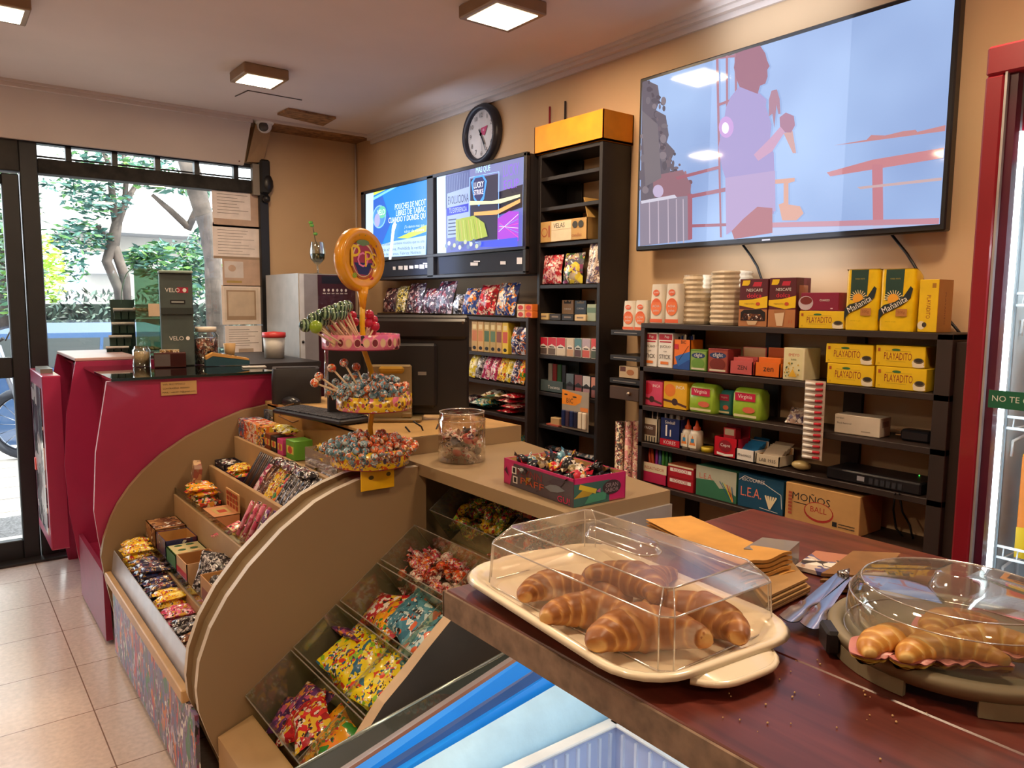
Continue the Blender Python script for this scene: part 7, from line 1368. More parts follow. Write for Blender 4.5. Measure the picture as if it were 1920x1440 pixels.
B = rside(mb, 0, d_, hh, w_ / 2 + .0003); B.rect(0, 0, .68, .8, M('#3a6a64', .5)); B.poly([(0, .3), (.2, .62), (.4, .5), (.3, .32)], M('#b89a30')); B.line([(.1, .7), (.42, .45)], .012, M('#e0c83c')); B.poly([(.42, .45), (.5, .55), (.5, .38)], M('#b86aa0')); B.poly([(.2, .05), (.6, .1), (.62, .4), (.3, .36)], M('#4a9a7c')); B.ell(.72, .52, .18, .26, M('#3c3036')); B.text('GRAN', .72, .6, M('#a89aa0'), w=.24); B.text('SABOR', .72, .42, M('#a89aa0'), w=.26)
obj('box_body', mb, t)
pts = []; R = Matrix.Rotation(ang, 4, 'Z'); C0 = Vector(t.location)
for i in range(50):
    for _ in range(60):
        lx = rr.uniform(-w_ / 2 + .022, w_ / 2 - .022); ly = rr.uniform(.02, d_ - .02); z = rr.uniform(.012, .062 + .012 * math.sin(PI * ly / d_)); q = R @ Vector((lx, ly, z)) + C0
        if all((q - d).length > .0135 for d in pts): pts.append(q); break
bk_ = M('#141216', .3, coat=.4)
sprinkle('pink', [bk_, bk_, FILM['red'], WRAP(['#e8e0d0', '#e0a040', '#e8e0d0', '#3a3034'], 80), bk_, FILM['blue'], bk_, WRAP(['#d0c8b8', '#e8d8b0', '#9a8a5a'], 60), M('#c82a40', .35)], [tuple(q) for q in pts], 'wrapped sweet heaped in the pink open carton', 'sweet', 'sweets in the pink carton', 2.1)
# ------------------------------------------------------------------ lollipop stand
LY = 1.99; pole = [(700, 915), (698, 850), (694, 800), (698, 765), (706, 730), (694, 690), (682, 655), (679, 610), (680, 545)]
c0 = atY(700, 880, LY); yl2 = M('#e8b414', .35)
t = thing('lollipop_stand', 'yellow three-tier lollipop stand with a big round lollipop sign on top', 'display stand', (c0.x, LY, .872)); O = Vector(t.location)
mb = MB(); mb.tube([atY(x, y, LY) - O for x, y in pole[1:]], .008, yl2, 8); obj('pole', mb, t)
a = atY(676, 922, LY - .075) - O; b = atY(738, 880, LY - .075) - O; mb = MB(); mb.box(a.x, b.x, -.079, -.075, a.z, b.z + .03, yl2, .001); mb.box(a.x, b.x, -.079, .02, b.z + .02, b.z + .026, yl2); A = Art(mb, (a.x, -.079, a.z), (1, 0, 0), (0, 0, 1), (0, -1, 0), b.x - a.x, b.z - a.z); A.ell(.3, .72, .08, .12, M('#5a4a14')); A.ell(.82, .8, .07, .12, M('#5a4a14')); obj('hanging_clip', mb, t)
tiers = [(677, 640, 72, 30), (702, 752, 70, 26), (694, 852, 73, 34)]; bands = [WRAP(['#d8688c', '#e0809c', '#d8688c', '#e8a0a0', '#c85a8c'], 22, wr=0), WRAP(['#e8c01c', '#e8c01c', '#d8708c', '#e8c01c', '#b8781c'], 60, wr=0), WRAP(['#e8c01c', '#f0cc30', '#e8c01c', '#7a6a8c', '#c8501c', '#e8c01c'], 90, wr=0)]
TC = []
for i, (px, py, rp, hp) in enumerate(tiers):
    c_ = atY(px, py, LY); k = scl(c_); r = rp * k; h = (28 if i < 2 else 34) * k; z0 = c_.z - h / 2 - O.z; cx = c_.x - O.x; TC.append((c_.x, LY, c_.z - h / 2, r, h))
    mb = MB(); mb.lathe([(0, z0), (r * .97, z0), (r, z0 + .003), (r, z0 + h), (r * .975, z0 + h), (r * .96, z0 + .006), (0, z0 + .006)], bands[i], 40, (cx, 0, 0), mats=[M('#b01c50', .5)] * 2 + [bands[i]] * 4)
    o = obj('tray_tier', mb, t)
    mb = MB()
    for j in range(14):
        a_ = -PI * .95 + j * PI * .9 / 13; x_, y_ = cx + (r + .0006) * math.cos(a_), (r + .0006) * math.sin(a_)
        B = Art(mb, (x_, y_, z0), (-math.sin(a_), math.cos(a_), 0), (0, 0, 1), (math.cos(a_), math.sin(a_), 0), 1, 1); cc = [['#7a2430', '#e8c89a'], ['#8a5a2a', '#b84a5a'], ['#5a4a6a', '#b8402a']][i]
        rb = [.9, .55, .6][i]; B.ell(0, h / 2, .011 * rb, h * .34 * rb, M(['#e8b0a8', '#e8c850', '#e8c850'][i], .5), 12); B.ell(0, h / 2, .009 * rb, h * .26 * rb, M(cc[j % 2], .5), 12)
    obj('printed_badges', mb, t)
sx = atY(612, 655, LY + .05) - O; ex = atY(612, 745, LY + .05) - O; mb = MB(); mb.tube([sx, ex], .006, CLEAR('#c8c8cc', .4, .8, .1), 8); obj('clear_support', mb, t)
c_ = atY(678, 487, LY); k = scl(c_); r = 59 * k; mb = MB(); mb.T = Matrix.Translation(c_ - O) @ Matrix.Rotation(facecam(c_) + .80, 4, 'Z') @ Matrix.Rotation(PI / 2, 4, 'X')
mb.lathe([(0, .002), (r * .62, .004), (r * .64, .008), (r * .8, .006), (r * .92, .012), (r, .0), (r, -.018), (r * .9, -.026), (0, -.026)], M('#e8a01c', .3, coat=.4), 44)
B = Art(mb, (0, 0, .0052), (1, 0, 0), (0, 1, 0), (0, 0, 1), r, r); B.k = 3
B.poly([(.52 * math.cos(i * PI / 12) * (1 + .12 * (i % 2)), .60 * math.sin(i * PI / 12) * (1 + .12 * (i % 2)) + .0) for i in range(24)], M('#b8602c', .5)); B.ell(0, 0, .48, .55, M('#e8d0a0', .5), 28); B.ell(0, -.02, .44, .50, M('#a83a5c', .5), 28); B.poly([(-.4, -.1), (-.2, -.46), (.2, -.48), (.42, -.1)], M('#22306c', .5)); B.poly([(-.3, .5), (-.15, .78), (0, .6), (.12, .8), (.3, .5), (0, .42)], M('#6a8a5c', .5)); B.poly([(-.6, .3), (-.5, .55), (-.3, .48), (-.45, .25)], M('#7a3a6c', .5)); B.poly([(.45, .4), (.62, .5), (.6, .1)], M('#7a2a5a'))
B.text('P', -.33, .12, YEL, h=.66); B.text('O', -.02, .0, M('#f088b8', .4), h=.48); B.text('P', .22, .03, YEL, h=.5); B.text('S', .46, -.02, YEL, h=.48); B.ell(.34, -.56, .1, .07, M('#c8304a')); B.ell(-.4, -.5, .1, .08, M('#8ab030'))
mb.T = None; p1 = atY(680, 545, LY) - O; p0 = atY(680, 560, LY) - O; mb.tube([p1 + Vector((0, 0, .01)), p0, p0 - Vector((0, 0, .03))], [.018, .012, .008], M('#e8a01c', .3), 12); obj('lollipop_sign', mb, t)
# lollipops: heads given in pixels on the top tier
def lolly(name, head, foot, r, m, label, group, stick=M('#e0c8a4', .6)):
    t = thing(name, label, 'lollipop', tuple(foot), 0, group); f = Vector(foot); hd = Vector(head) - f; mb = MB(); mb.tube([Vector((0, 0, 0)), hd], .0028, stick, 6); obj('stick', mb, t)
    mb = MB(); 
    d = hd.normalized(); 
    mb.ball(tuple(hd), r, m, 12); obj('candy', mb, t); return t
def melon():
    k = 'melon'
    if k in _mc: return _mc[k]
    mt = bpy.data.materials.new('striped_candy'); mt.use_nodes = True; n = mt.node_tree; b = n.nodes['Principled BSDF']; wv = n.nodes.new('ShaderNodeTexWave'); tc = n.nodes.new('ShaderNodeTexCoord'); wv.inputs['Scale'].default_value = 32; wv.inputs['Distortion'].default_value = 3.5; n.links.new(tc.outputs['Object'], wv.inputs[0]); rp = n.nodes.new('ShaderNodeValToRGB'); rp.color_ramp.elements[0].color = lin('#1f3a2c'); rp.color_ramp.elements[1].color = lin('#8fae8a'); rp.color_ramp.elements[0].position = .35; rp.color_ramp.elements[1].position = .7
    n.links.new(wv.outputs[0], rp.inputs[0]); n.links.new(rp.outputs[0], b.inputs[0]); b.inputs['Roughness'].default_value = .25; b.inputs['Coat Weight'].default_value = .5; _mc[k] = mt; return mt
x1, y1, z1_, r1, h1_ = TC[0]
heads = [(573, 610), (588, 598), (600, 592), (612, 588), (621, 584), (632, 580), (641, 577), (650, 575), (596, 600), (627, 590), (607, 600), (618, 598), (640, 588)]
for i, (hx, hy) in enumerate(heads):
    hd = atY(hx, hy, LY - .05 + .03 * (i % 3)); u = (hx - 573) / 80; ft = Vector((x1 - r1 * .75 + r1 * .75 * u, LY - .04 + .02 * (i % 3), z1_ + .006)); lolly('melon_lollipop', hd, ft, .0185, melon(), 'green striped round lollipop fanned out on the top tier', 'green striped lollipops on the top tier')
hd = atY(592, 613, LY - .07); lolly('plain_green_lollipop', hd, (x1 - r1 * .6, LY - .06, z1_ + .006), .018, M('#8fae2c', .3, coat=.4), 'single plain lime-green lollipop low at the fan edge of the top tier', None) 
for i, (hx, hy) in enumerate([(692, 590), (700, 600), (703, 612), (697, 622), (690, 606), (660, 592), (664, 604), (652, 604), (640, 606), (625, 612)]):
    hd = atY(hx, hy, LY + .03 + .02 * (i % 2)); ft = Vector((x1 + (.02 if hx > 680 else -.03), LY + .02, z1_ + .006)); lolly('red_lollipop', hd, ft, .0145, M('#b81c3c', .3, coat=.4), 'red round lollipop standing behind the yellow pole on the top tier', 'red lollipops on the top tier')
# blue packets lying in the top tier
for i in range(4): mb = MB(); pillow(mb, .06, .035, .014, WRAP(['#2a3a5c', '#1c2440', '#8a94a8', '#2a3a5c'], 60)); solo('candy_packet', mb, 'dark blue sweet packet lying flat in the top tier', 'packet', (x1 + .0 + .024 * i, LY - .05 + .03 * (i % 2), z1_ + .008 + .012 * (i % 2)), 0, 'dark blue packets in the top tier', rot=(.2, .1, i))
lp = {}
def wrapped(m_, s=1):
    mb = MB(); mb.ball((0, 0, .034 * s), .0115 * s, m_, 9); mb.grid(lambda u, v: ((.003 + .010 * (1 - v)) * s * math.cos(2 * PI * u), (.003 + .010 * (1 - v)) * s * math.sin(2 * PI * u), (.010 + .016 * v + .004 * math.sin(10 * PI * u) * (1 - v)) * s), 10, 2, m_); mb.tube([(0, 0, -.02 * s), (0, 0, .026 * s)], .0018, M('#e0c8a4', .6), 5); return mb
def cluster(T, spec, n, label, group, seed, up=.0):
    cx, cy, cz, r, h = T; rq = random.Random(seed); pl_ = []
    for i in range(n):
        for _ in range(50):
            a = rq.uniform(0, 2 * PI); q = math.sqrt(rq.uniform(0, 1)) * r * .96; dome = (1 - (q / r / 1.1) ** 2); z = cz + h * .35 + rq.uniform(0, .035) * dome + up
            v = Vector((cx + q * math.cos(a), cy + q * math.sin(a), z))
            if all((v - w2).length > .0165 for w2 in pl_): break
        pl_.append(v); m_ = spec(v, a, q / r); kk = 'w' + m_
        if kk not in lp: lp[kk] = wrapped(FILM[m_]).data('wrapped_lollipop')
        tl = min(1.25, .2 + 1.1 * (q / r) ** 2); o = obj('wrapped_lollipop', lp[kk], None, v, (0, 0, 0)); d = Vector((math.cos(a) * tl, math.sin(a) * tl, 1)); o.rotation_euler = d.to_track_quat('Z', 'Y').to_euler(); tag(o, label, 'lollipop', group)
cluster((TC[1][0] - .02, TC[1][1], TC[1][2] + .008, TC[1][3] * .88, TC[1][4]), lambda v, a, q: 'lolli' if random.random() > .2 else 'lorange', 62, 'small foil-wrapped lollipop bunched in the middle tier of the yellow stand', 'wrapped lollipops in the middle tier', 4, .012)
cluster(TC[2], lambda v, a, q: 'lolli' if (v.x - TC[2][0]) < -.04 or v.y > LY + .05 else 'lorange', 120, 'small foil-wrapped lollipop heaped in the bottom tier of the yellow stand', 'wrapped lollipops in the bottom tier', 5, .004)
for i, (px, py) in enumerate(((598, 706), (622, 690), (645, 680), (668, 688), (590, 718))): hd = atY(px, py, LY - .02); lolly('wrapped_lollipop', hd, (TC[1][0] - .04 + .01 * i, LY - .01, TC[1][2] + .01), .0125, FILM['lorange'], 'orange-wrapped lollipop sticking up above the rest of the middle tier', 'orange lollipops above the middle tier')
# ------------------------------------------------------------------ sweets on the stepped gondola
def gx(px, py, x): p = atX(px, py, x); return p.y, p.z
rg = random.Random(21)
bar_cache = {}
def bar(m, L_=.15, W_=.042, H_=.024, seed=0):
    k = (m, L_, W_, H_, seed)
    if k not in bar_cache:
        mb = MB(); pillow(mb, L_, W_, H_, FILM[m] if isinstance(m, str) else m, 16, 8, seed=seed, wr=.1, seal=0)
        # crimped ends
        for s in (-1, 1): mb.grid(lambda u, v: (s * (L_ / 2 - .006 + .012 * v), (u - .5) * W_ * .9, H_ * .45 + .002 * math.sin(18 * u)), 8, 1, FILM[m] if isinstance(m, str) else m)
        bar_cache[k] = mb.data('chocolate_bar')
    return bar_cache[k]
def pile(m, y0, y1, xc, zf, layers, cols, label, group, L_=.12, W_=.04, H_=.026, rz=0, name='chocolate_bar', slopex=0, cat='chocolate bar'):
    for c_ in range(cols):
        for l in range(layers):
            y = y0 + (y1 - y0) * (c_ + .5) / cols; o = obj(name, bar(m, L_, W_, H_, (c_ + l) % 3), None, (xc + rg.uniform(-.008, .008), y + rg.uniform(-.004, .004), zf + l * H_ * .85 + .001), (rg.uniform(-.06, .06), slopex + rg.uniform(-.08, .08), rz + rg.uniform(-.12, .12))); tag(o, label, cat, group)
def yspan(pxa, pya, pxb, pyb, x): return sorted((atX(pxa, pya, x).y, atX(pxb, pyb, x).y))
F0 = .301
segs = [('yellow', 3.11, 2.93, 'yellow-wrapped peanut bar in the pile nearest the burgundy panel', 7), ('navy', 2.92, 2.76, 'navy-wrapped chocolate bar in the pile after the yellow bars', 6), ('navy', 2.75, 2.62, 'navy and red chocolate bar, middle of the front row', 5), ('yellow', 2.61, 2.52, 'yellow-wrapped peanut bar in the shorter pile between navy and pink', 5), ('pink', 2.51, 2.41, 'pink-wrapped bar in the front row', 4), ('black', 2.40, 2.28, 'black bar with a gold badge in the front row', 4), ('brown', 2.27, 2.17, 'brown-wrapped bar in the front row', 4), ('gold', 2.16, 2.07, 'gold and black bar at the near end of the front row', 4)]
for m_, ya, yb, lb_, ly in segs: pile(m_, yb, ya, .563, F0, ly, max(2, int((ya - yb) / .045)), lb_, lb_.replace('-wrapped', '') + ' group', L_=.085)
# open cartons on the second ledge
def gbox(name, y, x, z, w, d, h, m, label, inner=None, fill=None, backh=None, rz=RW, art=None, lid=False, nfill=0, fillm=None, cat='carton'):
    t = thing(name, label, cat, (x, y, z + .001), rz); mb = tray_box(w, d, h, m, inner or CARD, art=art, backh=backh)
    if lid: mb.box(-w / 2, w / 2, 0, d, h - .002, h, m)
    obj('box_body', mb, t)
    for i in range(nfill):
        o = obj('bar', bar(fillm, min(d, .1) * .9, (w - .012) / max(1, nfill) * .98, .02, i % 3), None, None); o.parent = t; o.location = (-w / 2 + .006 + (w - .012) * (i + .5) / nfill, d / 2, h * .72); o.rotation_euler = (0, 0, PI / 2)
    return t
bx = WRAP(['#8a5a3c', '#a8744a', '#6a3a28', '#c89a6a'], 30, rough=.6, wr=0)
yb = lambda px, py, x, z=.336: atX(px, py, x).y
gbox('snack_carton', 3.06, .618, .401, .16, .11, .105, bx, 'closed brown printed carton at the burgundy end of the second ledge', lid=True)
gbox('snack_carton', 2.90, .618, .401, .14, .11, .10, WRAP(['#2a2c5c', '#3a3c6c', '#5a2a4a'], 25, rough=.5, wr=0), 'empty dark blue carton, its tan inside showing', M('#c89a58', .7))
t = gbox('snack_carton', 2.755, .618, .401, .13, .11, .085, M('#3f7a3a', .5), 'green carton with a printed nougat lid', M('#c8b078'), lid=True); mb = MB(); A = topf(mb, -.06, .06, .005, .105, .0862); A.rect(0, 0, 1, 1, M('#c8c090')); [A.ell(.15 + .22 * (i % 4), .3 + .4 * (i // 4), .09, .14, M('#dcc088' if i % 2 else '#2e5a34'), 10) for i in range(8)]; obj('lid_print', mb, t)
gbox('snack_carton', 2.615, .618, .401, .13, .11, .095, M('#c8a078', .6), 'open tan carton with a red stripe, half empty', M('#b8844c', .7), art=lambda A: (A.rect(0, .4, 1, .65, RED), A.rect(.5, 0, .6, .5, RED)))
for i in range(4):
    mb = MB(); pillow(mb, .075, .125, .035, FILM['black'], seed=i); solo('foil_packet', mb, 'shiny black and silver packet leaning between the cartons of the second ledge', 'packet', (.675, 2.50 - .03 * i, .475), 0, 'shiny black packets between cartons', rot=(1.0, .25, -.4 + .1 * i))
gbox('snack_carton', 2.31, .618, .401, .16, .11, .11, M('#b88c60', .6), 'big open empty tan carton at the near end of the second ledge', M('#bd9058', .7), art=lambda A: A.rect(.1, .1, .9, .7, M('#8a4a3a')))
gbox('snack_carton', 2.14, .618, .401, .13, .11, .08, bx, 'brown printed carton half hidden by the curved board', M('#9a6c40', .7))
# third ledge
F1 = .531
def upbox(y, x, z, w, d, h, m, label, rot, art=None): mb = carton(w, d, h, m, art); return solo('snack_box', mb, label, 'box', (x, y, z + .002), 0, rot=rot)
upbox(3.13, .775, F1, .09, .03, .19, WRAP(['#a87a5c', '#8a4a44', '#c8a880', '#8a6a5a'], 30, rough=.5, wr=0), 'tall pink-brown snack box leaning against the curved end board', (-.12, .22, RW - .2), lambda A: A.text('OREO', .5, .3, INK, w=.7, h=.06, ang=PI / 2))
gbox('wafer_carton', 3.02, .755, F1, .16, .095, .06, WRAP(['#c8442c', '#e8a03c', '#6a3a3a', '#e8d0a0'], 40, rough=.5, wr=0), 'open carton of orange and red wafers with black warning seals', nfill=4, fillm='orange', art=lambda A: (A.rect(.62, .0, .98, 1.4, M('#d8c090')), A.ell(.72, .9, .09, .3, INK), A.ell(.9, .9, .09, .3, INK)))
pile('orange', 2.96, 3.09, .80, F1 + .05, 3, 3, 'orange wafer bar heaped on the wafer carton', 'orange wafer bars', L_=.09, cat='wafer bar')
t = gbox('caramel_carton', 2.79, .755, F1, .15, .095, .062, M('#d89a6c', .5), 'red-edged caramel carton with its printed lid flap raised', CARD, art=lambda A: (A.line([(0, 0), (1, 0), (1, 1), (0, 1), (0, 0)], .004, RED), A.ell(.3, .4, .05, .1, M('#8a4a2a')), A.rect(.5, .3, .8, .5, M('#c8603c'))), lid=True)
mb = MB(); mb.box(-.075, .075, .090, .094, .06, .13, M('#dcb078', .6)); A = front(mb, .15, .07, .0895, .06); [A.rect(.08 + .23 * (i % 4), .1 + .3 * (i // 4), .25 + .23 * (i % 4), .32 + .3 * (i // 4), M('#a8442c')) for i in range(12)]; A = topf(mb, -.07, .07, .005, .09, .0625); A.rect(.2, .2, .8, .85, M('#c8ac6c')); A.rect(.4, .35, .7, .7, M('#b84a30')); obj('lid_flap', mb, t)
for i in range(4): mb = MB(); pillow(mb, .045, .09, .016, WRAP(['#d84a6a', '#e8808c', '#d84a6a', '#e8c8a0'], 40)); solo('pink_sachet', mb, 'flat pink sachet stacked before the bundled tubes', 'sachet', (.775, 2.64 - .02 * i, F1 + .02 + .008 * i), 0, 'pink sachets on the third ledge', rot=(.3, .2, RW + .3))
for i in range(12):
    mb = MB(); mb.tube([(0, 0, 0), (.0, 0, .16)], .0075, WRAP(['#c84a6c', '#d87a94', '#a83a5c', '#e0a0b0'] if i < 6 else ['#8a5a9c', '#b88ac0', '#6a3a7c', '#3a2a34', '#c8b0c8'], 50), 8); solo('sweet_tube', mb, 'slim pink sweet tube leaning in the bundle' if i < 6 else 'slim purple sweet tube leaning in the bundle', 'sweet tube', (.765 + .015 * (i % 2), 2.53 - .024 * i, F1 + .012), 0, 'bundle of pink tubes' if i < 6 else 'bundle of purple tubes', rot=(.12, .42, 0))
# fourth ledge
F2 = .646
gbox('dark_display_box', 3.09, .89, F2, .13, .08, .065, M('#1c1c34', .4), 'navy open box of slim bars at the burgundy end of the fourth ledge', M('#2a2430'), nfill=4, fillm='cookies')
gbox('dark_display_box', 2.94, .885, F2, .15, .08, .045, M('#3a2044', .4), 'dark purple open box of orange and yellow bars', M('#2a2030'), nfill=5, fillm='orange')
pile('yellow', 2.90, 3.0, .93, F2 + .05, 1, 2, 'yellow bar resting on the dark purple box', 'yellow bars on the purple box', L_=.09, rz=.4)
def slant(y, m, label, group, L_=.15, W_=.034, x=.895, z=F2, name='chocolate_bar', tilt=-.95, cat='chocolate bar', H_=.02):
    o = obj(name, bar(m, L_, W_, H_, int(y * 100) % 3), None, (x + .035, y, z + .075), (0, tilt, rg.uniform(-.08, .08))); tag(o, label, cat, group)
for i in range(7): mb = MB(); mb.tube([(0, 0, 0), (.085, .01, .13)], .008, M(['#2a2c3c', '#4a2c20', '#3a2418'][i % 3], .4), 7); solo('liquorice_stick', mb, 'dark brown wafer stick standing in the fourth ledge', 'wafer stick', (.893, 2.83 - .019 * i, F2 + .008), 0, 'dark wafer sticks')
seq = [('mag', 1, 'magenta and cream bar leaning beside the wafer sticks'), ('brown', 2, 'brown bar leaning beside the yellow ones'), ('yellow', 2, 'yellow bar leaning among the fourth-ledge bars'), ('orange', 1, 'orange bar leaning beside the yellow ones'), ('black', 4, 'black and white nut bar leaning in the fourth ledge'), ('silver', 3, 'silver-white nut bar leaning in the fourth ledge'), ('pink', 1, 'pink-ended bar leaning among the nut bars'), ('black', 2, 'black and white nut bar, nearer the curved board'), ('orange', 1, 'lone orange bar near the curved board')]
y = 2.67
for m_, n_, l in seq:
    for i in range(n_): slant(y, m_, l, l + ' set'); y -= .036
pile('cookies', 2.30, 2.62, .955, F2 + .13, 1, 8, 'dark crinkled packet lying behind the leaning bars', 'dark packets behind the bars', L_=.05, W_=.04, H_=.03)
# fifth ledge
F3 = .791
for i in range(8):
    l = i // 4; c_ = i % 4; gm = WRAP([['#6a8ab8', '#e8dcd0', '#c84a3a', '#3a4a7a'], ['#e8843a', '#e8dcd0', '#c83a2a'], ['#d8503c', '#e8dcd0', '#e8a060'], ['#e8c83a', '#e8843a', '#3a4a6a']][c_], 60, wr=0)
    mb = carton(.069, .085, .04, gm); solo('gum_box', mb, ['blue and white', 'orange and white', 'red and white', 'yellow and orange'][c_] + (' gum box in the upper layer' if l else ' gum box in the lower layer') + ' by the burgundy end', 'gum box', (.995, 3.135 - c_ * .072, F3 + .002 + .041 * l), RW, 'gum boxes on the fifth ledge')
for i, (c_, y, l) in enumerate((('#7a3a20', 2.84, 'rust-brown small sweet box on the fifth ledge'), ('#1c1c22', 2.775, 'black small sweet box on the fifth ledge'), ('#d84a8c', 2.71, 'pink small sweet box on the fifth ledge'), ('#6aa83a', 2.61, 'green and yellow sweet box beside the clear lollipop tub'))):
    mb = carton(.055 if i < 3 else .08, .07, .06 if i < 3 else .07, M(c_, .4), lambda A: (A.rect(.1, .3, .9, .7, M('#e0d060')), A.ell(.5, .5, .25, .2, M('#c8503a')))); solo('sweet_box', mb, l, 'sweet box', (1.0, y, F3 + .002), RW)
pile('lemon', 2.70, 2.84, 1.05, F3 + .07, 1, 4, 'pale yellow wrapped sweet bar on the fifth ledge', 'pale yellow bars on the fifth ledge', L_=.06, W_=.03, cat='sweet bar')
t = thing('clear_sweet_tub', 'low clear tub of gold-wrapped sweets beside the lollipop stand', 'tub', (.995, 2.33, F3 + .002), RW); mb = MB(); ct = CLEAR('#e0d0c8', .2, .6, .08, .15); mb.box(-.13, .13, 0, .002, 0, .07, ct); mb.box(-.13, .13, .09, .092, 0, .07, ct); mb.box(-.13, -.128, 0, .09, 0, .07, ct); mb.box(.128, .13, 0, .09, 0, .07, ct); mb.box(-.13, .13, 0, .09, 0, .002, ct); obj('tub', mb, t)
pts = []
for i in range(25):
    for _ in range(50):
        q = Vector((1.01 + rg.uniform(0, .07), 2.215 + rg.uniform(0, .23), F3 + .015 + rg.uniform(0, .06)))
        if all((q - d).length > .018 for d in pts): pts.append(q); break
sprinkle('gold', [WRAP(['#e0c040', '#c8a030', '#2a2420', '#e8d880'], 90), WRAP(['#e8c83a', '#d8b030', '#e8e0b0'], 70)], [tuple(q) for q in pts], 'gold and black wrapped sweet in the low clear tub', 'sweet', 'gold sweets in the clear tub', 1.5)
for i in range(8): slant(2.30 - .03 * i, 'silver' if i % 2 else 'black', 'crinkled silver-black bar leaning near the curved board top', 'silver-black bars by the curved board top', x=.93, z=F2 + .02)
mb = carton(.055, .02, .085, WRAP(['#3a4a5c', '#5a6a7c', '#8aa0a8'], 40, wr=0)); solo('blue_grey_box', mb, 'upright blue-grey box against the beige back, beside the burgundy panel', 'box', (1.095, 3.12, F3 + .03), RW)
mb = MB(); A_ = [(.03, 0), (.06, .012), (.0, .0)]; mb.box(-.02, .04, -.004, .004, 0, .004, WHT); solo('paper_scrap', mb, 'torn white paper scrap behind the keyboard', 'paper', (1.30, 2.9, BZ + .001), .4)

# bottle tucked in the gap of the burgundy counter
p = atY(172, 985, 3.6); mb = MB(); mb.lathe([(0, 0), (.03, 0), (.03, .09), (.012, .13), (.012, .15), (0, .15)], WRAP(['#c8b8c0', '#6a2a3a', '#e8e0e0', '#8a4a3a'], 40), 16); solo('small_bottle', mb, 'small bottle tucked in the gap between two burgundy boards', 'bottle', (.545, 3.55, .252))

# ------------------------------------------------------------------ pouches and sweets in the sloping bins
def onslope(s, y, n): p = S0 + SU * s + SN * n; return Vector((p.x, y, p.z))
def pouch(s, y, n, w, h, t_, m, label, ang=0, tilt=(0, 0), group=None, name='gummy_pouch'):
    mb = MB(); pillow(mb, w * 1.2, h * 1.12, t_ * 1.1, FILM[m] if isinstance(m, str) else m, 14, 18, seed=int(s * 1000 + y * 77))
    B = Matrix((SU, Vector((0, 1, 0)), SN)).transposed(); B = B @ (Matrix.Rotation(ang, 3, 'Z') @ Matrix.Rotation(tilt[0], 3, 'X') @ Matrix.Rotation(tilt[1], 3, 'Y'))
    return solo(name, mb, label, 'sweet pouch', tuple(onslope(s, y, n)), 0, group, rot=B.to_euler())
D = -.105
pouch(.055, 1.84, D, .09, .13, .03, 'purple', 'purple gummy pouch, upper end of the lowest bin', .5); pouch(.10, 1.80, D + .022, .08, .12, .025, 'purple', 'purple pouch half under the red one', .2)
pouch(.075, 1.73, D + .03, .09, .13, .03, 'red', 'bright red gummy pouch in the lowest bin', -.35); pouch(.05, 1.77, D + .012, .08, .12, .028, 'red', 'second red pouch beneath the bright red one', .7)
pouch(.085, 1.62, D + .02, .10, .15, .03, 'orange', 'amber-yellow gummy pouch in the middle of the lowest bin', -.1); pouch(.04, 1.60, D + .012, .08, .14, .028, 'orange', 'amber-yellow pouch low against the bin front', .25)
pouch(.06, 1.50, D + .01, .10, .14, .035, 'mogul', 'green and yellow pouch at the bottom of the lowest bin', .4); pouch(.10, 1.47, D + .03, .07, .11, .028, WRAP(['#e84a8c', '#f07aa8', '#2a4a5c', '#3a6a7c', '#e84a8c'], 34), 'hot pink and dark blue pouch near the beige end board', -.6); pouch(.06, 1.42, D + .02, .08, .11, .03, 'teal', 'dark teal pouch in the corner of the lowest bin', .2)
for i in range(6): pouch(.245 + .012 * (i % 2), 1.83 - .052 * i, D + .012 + .010 * (i % 3), .12, .11, .03, 'mogul', 'yellow gummy pouch in the tight row of the second bin', (-.15, .1, -.3, .2, 0, .15)[i], (.45, 0), 'row of yellow gummy pouches in the second bin')
for i in range(4): pouch(.24, 1.55 - .05 * i, D + .008 + .008 * (i % 2), .11, .11, .028, WRAP(['#6a9a34', '#e8e0d0', '#c83a34', '#3a6a34', '#e8dcc0'], 34), 'green and white gummy pouch at the near end of the second bin', (.3, -.2, .1, .4)[i], (.3, 0), 'green and white pouches in the second bin')
pouch(.28, 1.87, D + .045, .04, .14, .02, 'purple', 'narrow dark purple packet standing at the second bin divider', .1, (0, 1.0))
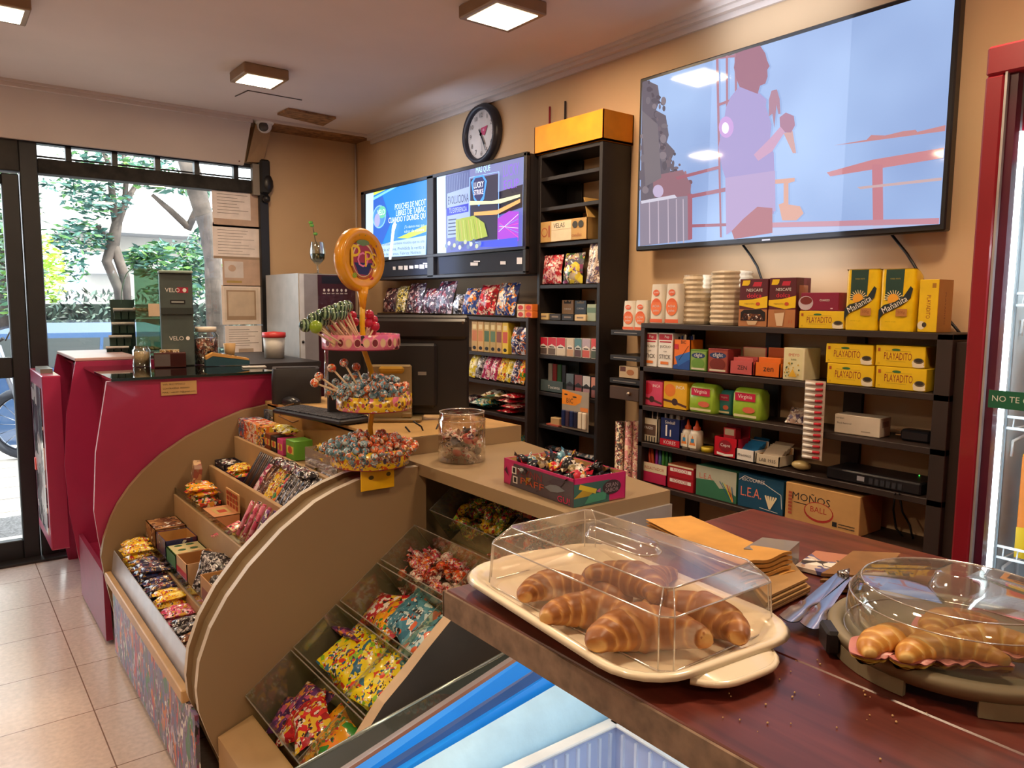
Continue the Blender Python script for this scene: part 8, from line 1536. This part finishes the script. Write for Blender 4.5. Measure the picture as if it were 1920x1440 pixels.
pouch(.40, 1.86, D + .01, .10, .12, .03, 'red', 'red and yellow pouch at the far end of the third bin', .3); pouch(.385, 1.78, D + .022, .09, .12, .03, 'orange', 'yellow pouch with red print beneath the blue ones', -.3)
pouch(.42, 1.70, D + .035, .11, .15, .03, 'blue', 'large blue-green pouch with orange fish shapes', -.15, (0, 0)); pouch(.39, 1.60, D + .03, .09, .14, .03, 'blue', 'blue-green pouch overlapping the large one', .4); pouch(.44, 1.56, D + .02, .09, .13, .03, 'blue', 'blue-green pouch against the bin back', -.5)
for i in range(4): pouch(.40 + .02 * (i % 2), 1.50 - .04 * i, D + .012, .09, .10, .028, 'mogul', 'lime and yellow pouch beside the beige board edge, third bin', (.3, -.2, .5, 0)[i], (0, 0), 'lime and yellow pouches in the third bin')
def binpts(s0, s1, y0, y1, n0, n1, num, gap=.017):
    P_ = []
    for i in range(num):
        for _ in range(60):
            q = onslope(rg.uniform(s0, s1), rg.uniform(y0, y1), rg.uniform(n0, n1))
            if all((q - d).length > gap for d in P_): P_.append(q); break
    return [tuple(q) for q in P_]
sprinkle('b3', ['candy', 'cwhite', 'candy', 'corange'], binpts(.50, .625, 1.66, 1.90, D, -.055, 48), 'red and white twist-wrapped sweet in the fourth bin, half next to the curved board', 'sweet', 'red and white sweets in the fourth bin', 1.9)
sprinkle('b4', ['cwhite', 'candy', 'cwhite'], binpts(.50, .625, 1.38, 1.64, D, -.055, 48), 'pale pink and cream wrapped sweet in the near half of the fourth bin', 'sweet', 'pale sweets in the fourth bin', 1.9)
sprinkle('b5', ['cgreen', 'cgreen', 'yellow', 'cgreen'], binpts(.71, .85, 1.66, 1.90, D, -.05, 38), 'green, yellow and red wrapped sweet in the topmost dim bin', 'sweet', 'mixed sweets in the topmost bin', 2.2)
sprinkle('b6', ['corange', 'corange', 'corange', 'cblue'], binpts(.71, .85, 1.38, 1.64, D, -.05, 38), 'orange or blue wrapped sweet in the near half of the topmost bin', 'sweet', 'orange sweets in the topmost bin', 2.2)
t5 = None
